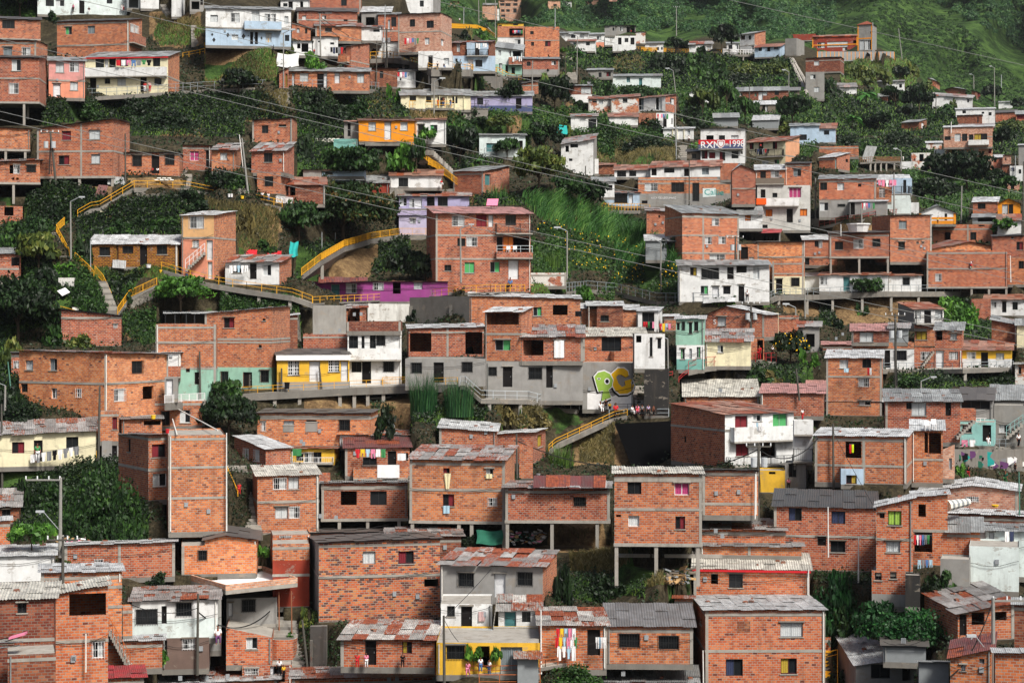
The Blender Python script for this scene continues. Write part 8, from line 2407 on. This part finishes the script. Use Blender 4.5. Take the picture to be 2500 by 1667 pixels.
  if 'drain' in lab:
   root=empty('drain_chute',at(xa,ya),lab,'drain')
   for off in (-7,7):
    mb=MB(); 
    for q in range(8): 
     p=at(xb+(xa-xb)*q/8+off*(q/8*.6+.4),yb_+(ya-yb_)*q/8); r_=at(xb+(xa-xb)*(q+1)/8+off*((q+1)/8*.6+.4),yb_+(ya-yb_)*(q+1)/8); mb.bar(p+Vector((0,0,.4)),r_+Vector((0,0,.4)),.45,M('conl'),6)
    mb.build('chute',root)
   continue
  root=empty('outside_stairs',A,lab,'stairs'); mb=MB(); n=max(5,int((B.z-A.z)/.2)); st=(B-A)/n
  for i in range(n): p=A+st*i; mb.box(p+Vector((0,0,-.12)),Vector((st.x*1.02,st.y,0)),Vector((0,wd,0)),Vector((0,0,.12+st.z)),M('conl'))
  mb.build('steps',root)
  if 'rail' in o: railing([A+Vector((0,0,st.z)),B],.95,'rail_'+o['rail'],parent=root,post=.5,r=.025)
 elif k=='balc':
  x0,y0=T(float(tk[1]),float(tk[2])); x1,y1=T(float(tk[3]),float(tk[4])); hb=host((x0+x1)/2-8,(y0+y1)/2); d=hb[0] if hb else D(x0,y1)
  C=at((x0+x1)/2,y1,d); W=(x1-x0)/F*d/2; Hh=(y1-y0)/F*d; root=empty('rounded_balcony',C,lab,'balcony')
  ar=[(-1,0),(-.97,-.5),(-.8,-.85),(-.5,-1),(0,-1.05),(.5,-1),(.8,-.85),(.97,-.5),(1,0)]
  Q=[C+Vector((a*W,b_*1.1,0)) for a,b_ in ar]; mb=MB(); Z=Vector((0,0,1)); L=0
  for a,b_ in zip(Q[:-1],Q[1:]):
   l_=(b_-a).length; mb.poly([a,b_,b_+Z*Hh,a+Z*Hh],M('bo'),[(L,a.z),(L+l_,a.z),(L+l_,a.z+Hh),(L,a.z+Hh)]); ia,ib=a.lerp(C,.12),b_.lerp(C,.12); ia.z=ib.z=a.z; mb.poly([ib,ia,ia+Z*Hh,ib+Z*Hh],M('bo')); mb.poly([a+Z*Hh,b_+Z*Hh,ib+Z*Hh,ia+Z*Hh],M('conl')); L+=l_
  mb.build('parapet',root); mb=MB(); mb.poly([q-Z*.0 for q in Q],M('conl')); mb.poly([q-Z*.18 for q in Q][::-1],M('con'))
  for a,b_ in zip(Q[:-1],Q[1:]): mb.poly([a-Z*.18,b_-Z*.18,b_+Z*.03,a+Z*.03],M('conl'))
  mb.build('floor_slab',root)
 elif k=='terrace':
  x0,y0=T(float(tk[1]),float(tk[2])); x1,y1=T(float(tk[3]),float(tk[4])); d=D((x0+x1)/2,T(0,1300)[1])-1.0
  xm=T(240,0)[0]; ymB=T(0,590)[1]; yR=T(0,500)[1]; yL=T(0,430)[1]; yB=T(0,300)[1]
  zt=(HY-T(0,520)[1])/F*d
  def pz(x,y): dd=(HY-y); dist=zt*F/dd; return at(x,y,dist)
  Q=[pz(T(240,0)[0],T(0,515)[1]),pz(T(1065,0)[0],T(0,425)[1]),pz(T(670,0)[0],T(0,290)[1]),pz(T(-340,0)[0],T(0,345)[1])]
  root=empty('roof_terrace',Q[0],lab,'terrace'); Z=Vector((0,0,1)); mb=MB(); hh=.42
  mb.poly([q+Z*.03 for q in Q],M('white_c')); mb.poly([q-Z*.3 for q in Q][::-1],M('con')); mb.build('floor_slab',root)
  mb=MB(); 
  for i in range(4):
   a,b_=Q[i],Q[(i+1)%4]; ev=(b_-a); nn=Vector((-ev.y,ev.x,0)).normalized()*.14
   mb.box(a-Z*.0,ev,nn,Z*hh,M('bp')); mb.box(a-Z*.3,ev,nn*.98,Z*.297,M('conl'))
  mb.build('parapet',root)
 elif k=='vine': continue
 elif k=='roll':
  x0,y0=T(float(tk[1]),float(tk[2])); x1,y1=T(float(tk[3]),float(tk[4])); P=place(x0,y1,-1); a=at(x0,(y0+y1)/2+6,P.y); b_=at(x1,(y0+y1)/2-4,P.y+1)
  mb=MB(); n=9
  for i in range(n): mb.bar(a.lerp(b_,i/n),a.lerp(b_,(i+1)/n),.45-.02*i,M('tin' if i%2 else 'sand_b'),9,.43-.02*i)
  tag(mb.build('tarp_roll',org=a),lab,'tarp roll')
 elif k=='bike':
  x,y=T(float(tk[1]),float(tk[2])); P=place(x,y,.5); root=empty('bicycle',P,lab,'bicycle')
  for s_ in (-.5,.5):
   mb=MB(); c_=P+Vector((s_,0,.33))
   for i in range(14): a0,a1=i*math.pi/7,(i+1)*math.pi/7; mb.bar(c_+Vector((math.cos(a0)*.32,0,math.sin(a0)*.32)),c_+Vector((math.cos(a1)*.32,0,math.sin(a1)*.32)),.02,M('rubber'))
   for i in range(6): a0=i*math.pi/3; mb.bar(c_,c_+Vector((math.cos(a0)*.32,0,math.sin(a0)*.32)),.006,M('silver'))
   mb.build('wheel',root)
  mb=MB(); L=[((-.5,.33),(-.1,.35)),((-.1,.35),(-.25,.8)),((-.25,.8),(.35,.8)),((.35,.8),(-.1,.35)),((.5,.33),(.35,.85)),((-.5,.33),(-.25,.8))]
  for (a,b_),(c_,d_) in L: mb.bar(P+Vector((a,0,b_)),P+Vector((c_,0,d_)),.022,M('wine'))
  mb.build('frame',root); mb=MB(); mb.box(P+Vector((-.38,-.07,.84)),(.26,0,0),(0,.14,0),(0,0,.06),M('black')); mb.build('saddle',root)
  mb=MB(); mb.bar(P+Vector((.33,-.25,.95)),P+Vector((.33,.25,.95)),.018,M('black')); mb.bar(P+Vector((.35,0,.82)),P+Vector((.33,0,.95)),.018,M('black')); mb.build('handlebar',root)
 elif k=='pink':
  x0,y0=T(float(tk[1]),float(tk[2])); x1,y1=T(float(tk[3]),float(tk[4])); P=place((x0+x1)/2,y1+6,-4.5); root=empty('plastic_table',P,lab,'table')
  mb=MB(); P=at((x0+x1)/2,y1,P.y); root.location=P; mb.box(P+Vector((-.7,0,.1)),(1.3,0,0),(.12,.5,.8),(0,-.04,.04),M('pink')); mb.build('tabletop',root)
  for q in (0,1.15): mb=MB(); mb.bar(P+Vector((-.65+q,.1,.12)),P+Vector((-.6+q,.6,.05)),.03,M('pink')); mb.build('leg',root)
 elif k=='chair':
  x,y=T(float(tk[1]),float(tk[2])); y+=float(tk[4])/2/ts; P=place(x,y,.4); root=empty('plastic_chair',P,lab,'chair'); m1='white_c'
  mb=MB(); mb.box(P+Vector((-.22,-.2,.42)),(.44,0,0),(0,.42,0),(0,0,.04),M(m1)); mb.build('seat',root)
  mb=MB(); mb.box(P+Vector((-.22,.2,.5)),(.44,0,0),(0,.03,0),(0,.06,.38),M(m1)); mb.build('backrest',root)
  for a in (-.2,.17):
   for b_ in (-.18,.17): mb=MB(); mb.bar(P+Vector((a,b_,0)),P+Vector((a,b_,.42)),.025,M(m1)); mb.build('leg',root)
 elif k=='doll':
  x,y=T(float(tk[1]),float(tk[2])); P=place(x,y,.15); mb=MB()
  mb.bar(P,P+Vector((0,0,-.35)),.12,M('red'),8,.15); mb.bar(P+Vector((0,0,.02)),P+Vector((0,0,.2)),.09,M('white_c'),8,.07); mb.bar(P,P+Vector((.3,0,.25)),.04,M('navy'),6,.03); mb.bar(P,P+Vector((-.2,0,-.2)),.04,M('navy'),6); mb.bar(P+Vector((-.05,0,-.35)),P+Vector((-.08,0,-.6)),.05,M('white_c'),6); mb.bar(P+Vector((.05,0,-.35)),P+Vector((.02,0,-.62)),.05,M('green_c'),6)
  tag(mb.build('hanging_figure',org=P),lab,'doll')
# ---------- writing and painted marks ----------
def text(s,size,mt,Pl,ux,parent,off=0,sx=1,name='lettering',z=0,sh=0):
 cu=bpy.data.curves.new('t','FONT'); cu.body=s; cu.size=size; cu.extrude=.004; cu.offset=off; cu.align_x='LEFT'; cu.shear=sh
 o=bpy.data.objects.new('t',cu); col.objects.link(o); dg=bpy.context.evaluated_depsgraph_get(); me=bpy.data.meshes.new_from_object(o.evaluated_get(dg)); bpy.data.objects.remove(o)
 me.materials.clear(); me.materials.append(mt); q=bpy.data.objects.new(name,me); col.objects.link(q); q.parent=parent
 ux=Vector(ux).normalized(); nn=Vector((0,0,1)); w_=ux.cross(nn)      # faces towards the viewer
 mtx=Matrix((ux*sx,nn,w_)).transposed().to_4x4(); mtx.translation=Vector(Pl)-root_of(parent); q.matrix_local=mtx; return q
def findh(s): return next(h for h in HS if s in h.label)
h=findh('lettered red and blue'); f,a,b_,z0,z1,bu=h.sign
hh=z1-z0; wq=(b_-a)
def sg(x,zf): p=f(a+wq*x,z0+hh*zf); return p+Vector((h.bd.x,h.bd.y,0))*-.02
text('RXN',hh*1.02,M('white_c'),sg(.04,.10),bu,h.root,.022,1.05)
text('LA',hh*.36,M('white_c'),sg(.385,.35),bu,h.root,.008)
text('DEL',hh*.34,M('white_c'),sg(.575,.35),bu,h.root,.008,.9)
text('1998',hh*.98,M('white_c'),sg(.665,.20),bu,h.root,.012,.92)
for sc_,mt_,dd in ((1,'white_c',0),(.82,'rail_dred',.006),(.62,'white_c',.012)):
 mb=MB(); c_=sg(.505,.5)+Vector((h.bd.x,h.bd.y,0))*-dd; r_=hh*.46*sc_
 pts=[(-1,.8),(-.45,1),(0,.85),(.45,1),(1,.8),(.95,.1),(.6,-.6),(0,-1),(-.6,-.6),(-.95,.1)]
 mb.poly([c_+Vector(bu)*(x*r_*.95)+Vector((0,0,y*r_)) for x,y in pts[::-1]],M(mt_)); mb.build('crest',h.root)
def wallpt(h,x,y,off=.03):
 u=h.ud; kx=(x-CX)/F; A=h.A-h.bd*off; a=(kx*A.y-A.x)/(u.x-kx*u.y); d=A.y+u.y*a; return at(x,y,d)
def wpoly(h,pts,mt,name,off=.03):
 setT(h.e); mb=MB(); mb.poly([wallpt(h,*T(*p),off) for p in pts],M(mt)); return mb.build(name,h.root)
# mural letters
h=findh('painted letters R and G'); setT(h.e)
RP=[(2122,1195),(2165,1145),(2235,1128),(2300,1160),(2335,1230),(2322,1305),(2285,1340),(2312,1430),(2205,1472),(2222,1350),(2170,1365)]
GP=[(2320,1160),(2392,1095),(2462,1095),(2507,1130),(2517,1180),(2482,1200),(2432,1170),(2392,1170),(2374,1200),(2400,1270),(2440,1310),(2478,1290),(2470,1240),(2550,1215),(2580,1290),(2560,1350),(2502,1385),(2412,1390),(2362,1350),(2330,1290),(2312,1220)]
def grow(P_,k,dx=0,dy=0):
 cx=sum(p[0] for p in P_)/len(P_); cy=sum(p[1] for p in P_)/len(P_); return [(cx+(x-cx)*k+dx,cy+(y-cy)*k+dy) for x,y in P_][::-1]
for P_,cl,o_ in ((GP,'yel_f',.0),(RP,'lime',.02)):
 wpoly(h,grow(P_,1.16,-8,12),'black','mural_shadow',.03+o_); wpoly(h,grow(P_,1.10),'white_c','mural_outline',.036+o_); wpoly(h,P_[::-1],cl,'mural_letter',.042+o_)
el=lambda cx,cy,a,b_:[(cx+a*math.cos(t*.63),cy-b_*math.sin(t*.63)) for t in range(10)]
for cx,cy,a,b_ in ((2268,1245,34,38),(2175,1215,20,12),(2558,1262,16,22)):
 wpoly(h,el(cx,cy,a,b_),'white_c','mural_outline',.068); wpoly(h,el(cx,cy,a*.62,b_*.65),'black','mural_detail',.074)
wpoly(h,[(2040,1566),(2040,1380),(2200,1340),(2330,1420),(2440,1370),(2560,1350),(2560,1566)][::-1],'white_c','mural_base',.02)
h=findh('long brick and grey block house with large barred'); setT(h.e)
wpoly(h,[(1015,598),(1015,700),(1165,690),(1165,595)],'wm','painted_panel')
p=wallpt(h,*T(1030,672),.05); text('Callie',.95*(60/ts)/F*p.y*1.6,M('teal_c'),p,(h.ud.x,h.ud.y,0),h.root,0,1.1,'lettering')
p=wallpt(h,*T(420,720),.05); text('PASA DE LEGUMBRE',(26/ts)/F*p.y*1.3,M('white_c'),p,(h.ud.x,h.ud.y,0),h.root,0,.95,'lettering')
h=findh('dark diamond ornaments'); setT(h.e)
for x,y,s_ in ((85,400,20),(105,460,28),(265,405,28),(445,420,32),(500,412,10),(570,440,12),(652,440,18)):
 wpoly(h,[(x-s_*.7,y),(x,y+s_),(x+s_*.7,y),(x,y-s_)],'frame_d','diamond_ornament',.02)
h=findh('broad orange brick house with grey block')
for q in ((900,172,1025,260),(1155,140,1295,258)): wpoly(h,[(q[0],q[3]),(q[2],q[3]),(q[2],q[1]),(q[0],q[1])],'block','block_infill')
h=findh('pale concrete house with magenta'); setT(h.e)
P0=[wallpt(h,*T(x,y),.95) for x,y in ((1630,785),(1745,785),(1745,712),(1630,712))]; mb=MB(); mb.box(P0[0],P0[1]-P0[0],Vector((0,.06,0)),P0[3]-P0[0],M('orange_c')); mb.build('orange_panel',h.root)
h=findh('bright orange single storey')
h=findh('large orange brick house with cream'); wpoly(h,[(1410,990),(1560,990),(1560,865),(1410,865)],'bd','brick_infill',.012)
def cloth(h,q,mt,lab,group=None):
 setT(h.e); mb=MB(); S=6
 for i in range(S):
  for j in range(4):
   def g_(a,b_): 
    x=q[0]+(q[2]-q[0])*(a+(.25*b_*(1-2*a) if 'tapering' in lab else 0)); y=q[1]+(q[3]-q[1])*b_; return wallpt(h,*T(x,y),.1+.03*math.sin(a*12))
   mb.poly([g_(i/S,(j+1)/4),g_((i+1)/S,(j+1)/4),g_((i+1)/S,j/4),g_(i/S,j/4)],M(mt))
 o=mb.build('hanging_cloth',org=wallpt(h,*T(q[0],q[1]))); tag(o,lab,'cloth')
h=findh('long two storey brick house with a junk')
cloth(h,(395,735,475,915),'cream_f','cream cloth tapering down from the upper red curtained window'); cloth(h,(385,1105,460,1195),'ltblue','pale blue and yellow rags under the lower curtained window'); cloth(h,(875,740,950,795),'cream_f','small pale cloth under the right upper window')
h=findh('white ground floor with a dark door and a striped'); cloth(h,(790,755,865,865),'stripe','striped green and red towel on the white wall')
h=findh('brick storey with a large open window and a knotted'); cloth(h,(1660,775,1775,975),'white_c','white curtain knotted in its middle, hanging from a window')
h=findh('brick gabled house with a painted white mark'); setT(h.e); p=wallpt(h,*T(1135,590),.04); text('S',(60/ts)/F*p.y*1.3,M('white_c'),p,(h.ud.x,h.ud.y,0),h.root,0,1,'painted_mark')
r_,P=vest; text('4',.2,M('black'),P+Vector((.07,-.2,1.05)),(-1,0,0) if False else (1,0,0),r_,.004,1,'jersey_number')
h=findh('salmon and sand coloured'); 
# ---------- cables ----------
WR=[('189,0 500,73 1000,195 1500,311 2000,424 2500,540','long pale cable crossing the picture, second from the top'),('380,-14 500,7 1000,127 1500,244 2000,360 2500,473','long pale cable crossing the picture, highest of the left ones'),
 ('-10,93 500,215 1000,333 1500,450 2000,560 2468,666','long pale cable starting at the middle of the left stack'),('-10,114 500,234 1000,352 1500,462 2000,573 2500,690','long pale cable just under the one from the left stack'),
 ('-10,270 255,333 500,389 1000,499 1500,609 2000,715 2500,819','lower long cable of the bottom pair, upper one'),('-10,290 172,333 500,407 1000,521 1500,631 2000,739 2500,846','lower long cable of the bottom pair, lower one'),
 ('1072,5 1500,106','thin cable at the top centre running to the ridge'),('1290,-6 1778,0 2000,49 2500,160','thin cable crossing the grassy hill at the right')]
WR[7]=('1500,-62 1778,0 2000,49 2250,104 2500,160','thin cable crossing the grassy hill at the right')
for s_,lab in WR:
 P=[tuple(map(float,q.split(','))) for q in s_.split()]; d=70 if 'thin' not in lab else 90; r=.010 if 'thin' not in lab else .012
 if P[0][0]<0: P=[(P[0][0]-40,P[0][1]-9)]+P
 Q=[at(x,y,d) for x,y in P]; mb=MB()
 # smooth through the points
 W_=[]
 for i in range(len(Q)-1):
  p0=Q[max(0,i-1)];p1=Q[i];p2=Q[i+1];p3=Q[min(len(Q)-1,i+2)]
  for k in range(6):
   t=k/6; W_.append(.5*((2*p1)+(p2-p0)*t+(2*p0-5*p1+4*p2-p3)*t*t+(3*p1-p0-3*p2+p3)*t*t*t))
 W_.append(Q[-1])
 for a,b2 in zip(W_[:-1],W_[1:]): mb.bar(a,b2,r,M('pipe_grey'),5)
 tag(mb.build('cable',org=Q[0]),lab,'cable','long cables strung across the valley')
def sag(a,b2,s_,lab,r=.03,mt='rubber'):
 mb=MB(); pr=None; 
 for i in range(15):
  t=i/14; p=a.lerp(b2,t)-Vector((0,0,4*s_*t*(1-t)))
  if pr is not None: mb.bar(pr,p,r,M(mt),4)
  pr=p
 tag(mb.build('cable',org=a),lab,'cable')
def pt_(s_): return next(v for k,v in pole_top.items() if s_ in k)
def c_(s1,xy,tile,lab,s_=.6,drop=.3,r=.03):
 top,P,d=pt_(s1); a=top-Vector((0,0,drop)); x,y=500*tile[0]+xy[0]/4.704,333*tile[1]+xy[1]/4.704
 b2=host(x,y); dd=b2[0]-.2 if b2 else D(x,y)
 sag(a,at(x,y,dd),s_,lab,r)
c_('dark leaning utility pole with white',(1400,-10),(0,1),'black cable bundle from the leaning transformer pole to the right',1.2,2,.05)
c_('dark green utility pole with wires',(700,660),(3,3),'black cable running left from the dark green pole',.6,.4,.05)
c_('dark green utility pole with wires',(2340,330),(3,3),'black cable running right from the dark green pole',1.2,.4,.05)
c_('dark pole standing on the roof terrace',(2352,650),(2,3),'black cable falling right from the roof terrace pole',.5,.6,.05)
c_('dark pole with many wires',(2100,620),(1,0),'black cable from the many wired pole to the right',.5,.5,.04)
c_('dark pole with many wires',(1900,610),(1,0),'second black cable below the one from the many wired pole',.8,.9,.04)
c_('dark utility pole left of the brick house with thick',(2340,610),(4,1),'thin dark wire right of the dark utility pole',1.5,.3,.03)
c_('dark utility pole left of the brick house with thick',(950,480),(4,1),'thin dark wire left of the dark utility pole',1.8,.3,.03)
c_('grey pole loaded with cables',(3100,750),(0,4),'thick black cable hanging right from the cable loaded pole',1.2,1.3,.05)
c_('grey pole loaded with cables',(1400,620),(0,4),'thin black cable running left from the cable loaded pole',.6,1.0,.03)
c_('black bent pole with a fan',(940,260),(2,4),'thin wire rising right from the black bent pole',.1,.2,.02)
c_('black bent pole with a fan',(560,1100),(2,4),'thin wire falling right from the black bent pole',.1,.2,.02)
c_('dark green pole with a white crossarm',(1500,1500),(4,4),'black cable falling left from the dark green pole at the bottom right',.8,.2,.04)
c_('dark pole with tangled cables',(800,1400),(4,3),'thin wire slanting down from the tangled cable pole',.2,.6,.02)
c_('grey utility pole before the brick gabled',(620,900),(3,2),'dark wire running left from the pole before the gabled house',.5,.6,.03)
c_('utility pole with transformer boxes beside the orange',(2352,1500),(3,1),'dark wire running right from the transformer pole',.8,.5,.03)
c_('tall pale utility pole with transformers',(1100,860),(4,2),'dark wire curving right from the tall pale utility pole',.6,1,.03)
c_('pale concrete lamp post beside',(1040,1190),(0,1),'pair of cables from the lamp post to the slim grey post',.3,1.2,.035)
# ---------- haze ----------
hz=bpy.data.meshes.new('haze'); X0,X1,Y0,Y1,Z0,Z1=-1100,1100,-20,1500,-60,460
vv=[(x,y,z) for x in(X0,X1) for y in(Y0,Y1) for z in(Z0,Z1)]
hz.from_pydata(vv,[],[(0,1,3,2),(4,6,7,5),(0,4,5,1),(2,3,7,6),(0,2,6,4),(1,5,7,3)])
ho=bpy.data.objects.new('haze',hz); col.objects.link(ho); ho['kind']='stuff'
mh=bpy.data.materials.new('haze'); mh.use_nodes=True; nt=mh.node_tree; nt.nodes.remove(nt.nodes['Principled BSDF'])
pv=nt.nodes.new('ShaderNodeVolumePrincipled'); pv.inputs['Color'].default_value=(.86,.92,.98,1); pv.inputs['Density'].default_value=.00004; pv.inputs['Anisotropy'].default_value=.2
nt.links.new(pv.outputs[0],nt.nodes['Material Output'].inputs['Volume']); hz.materials.append(mh)
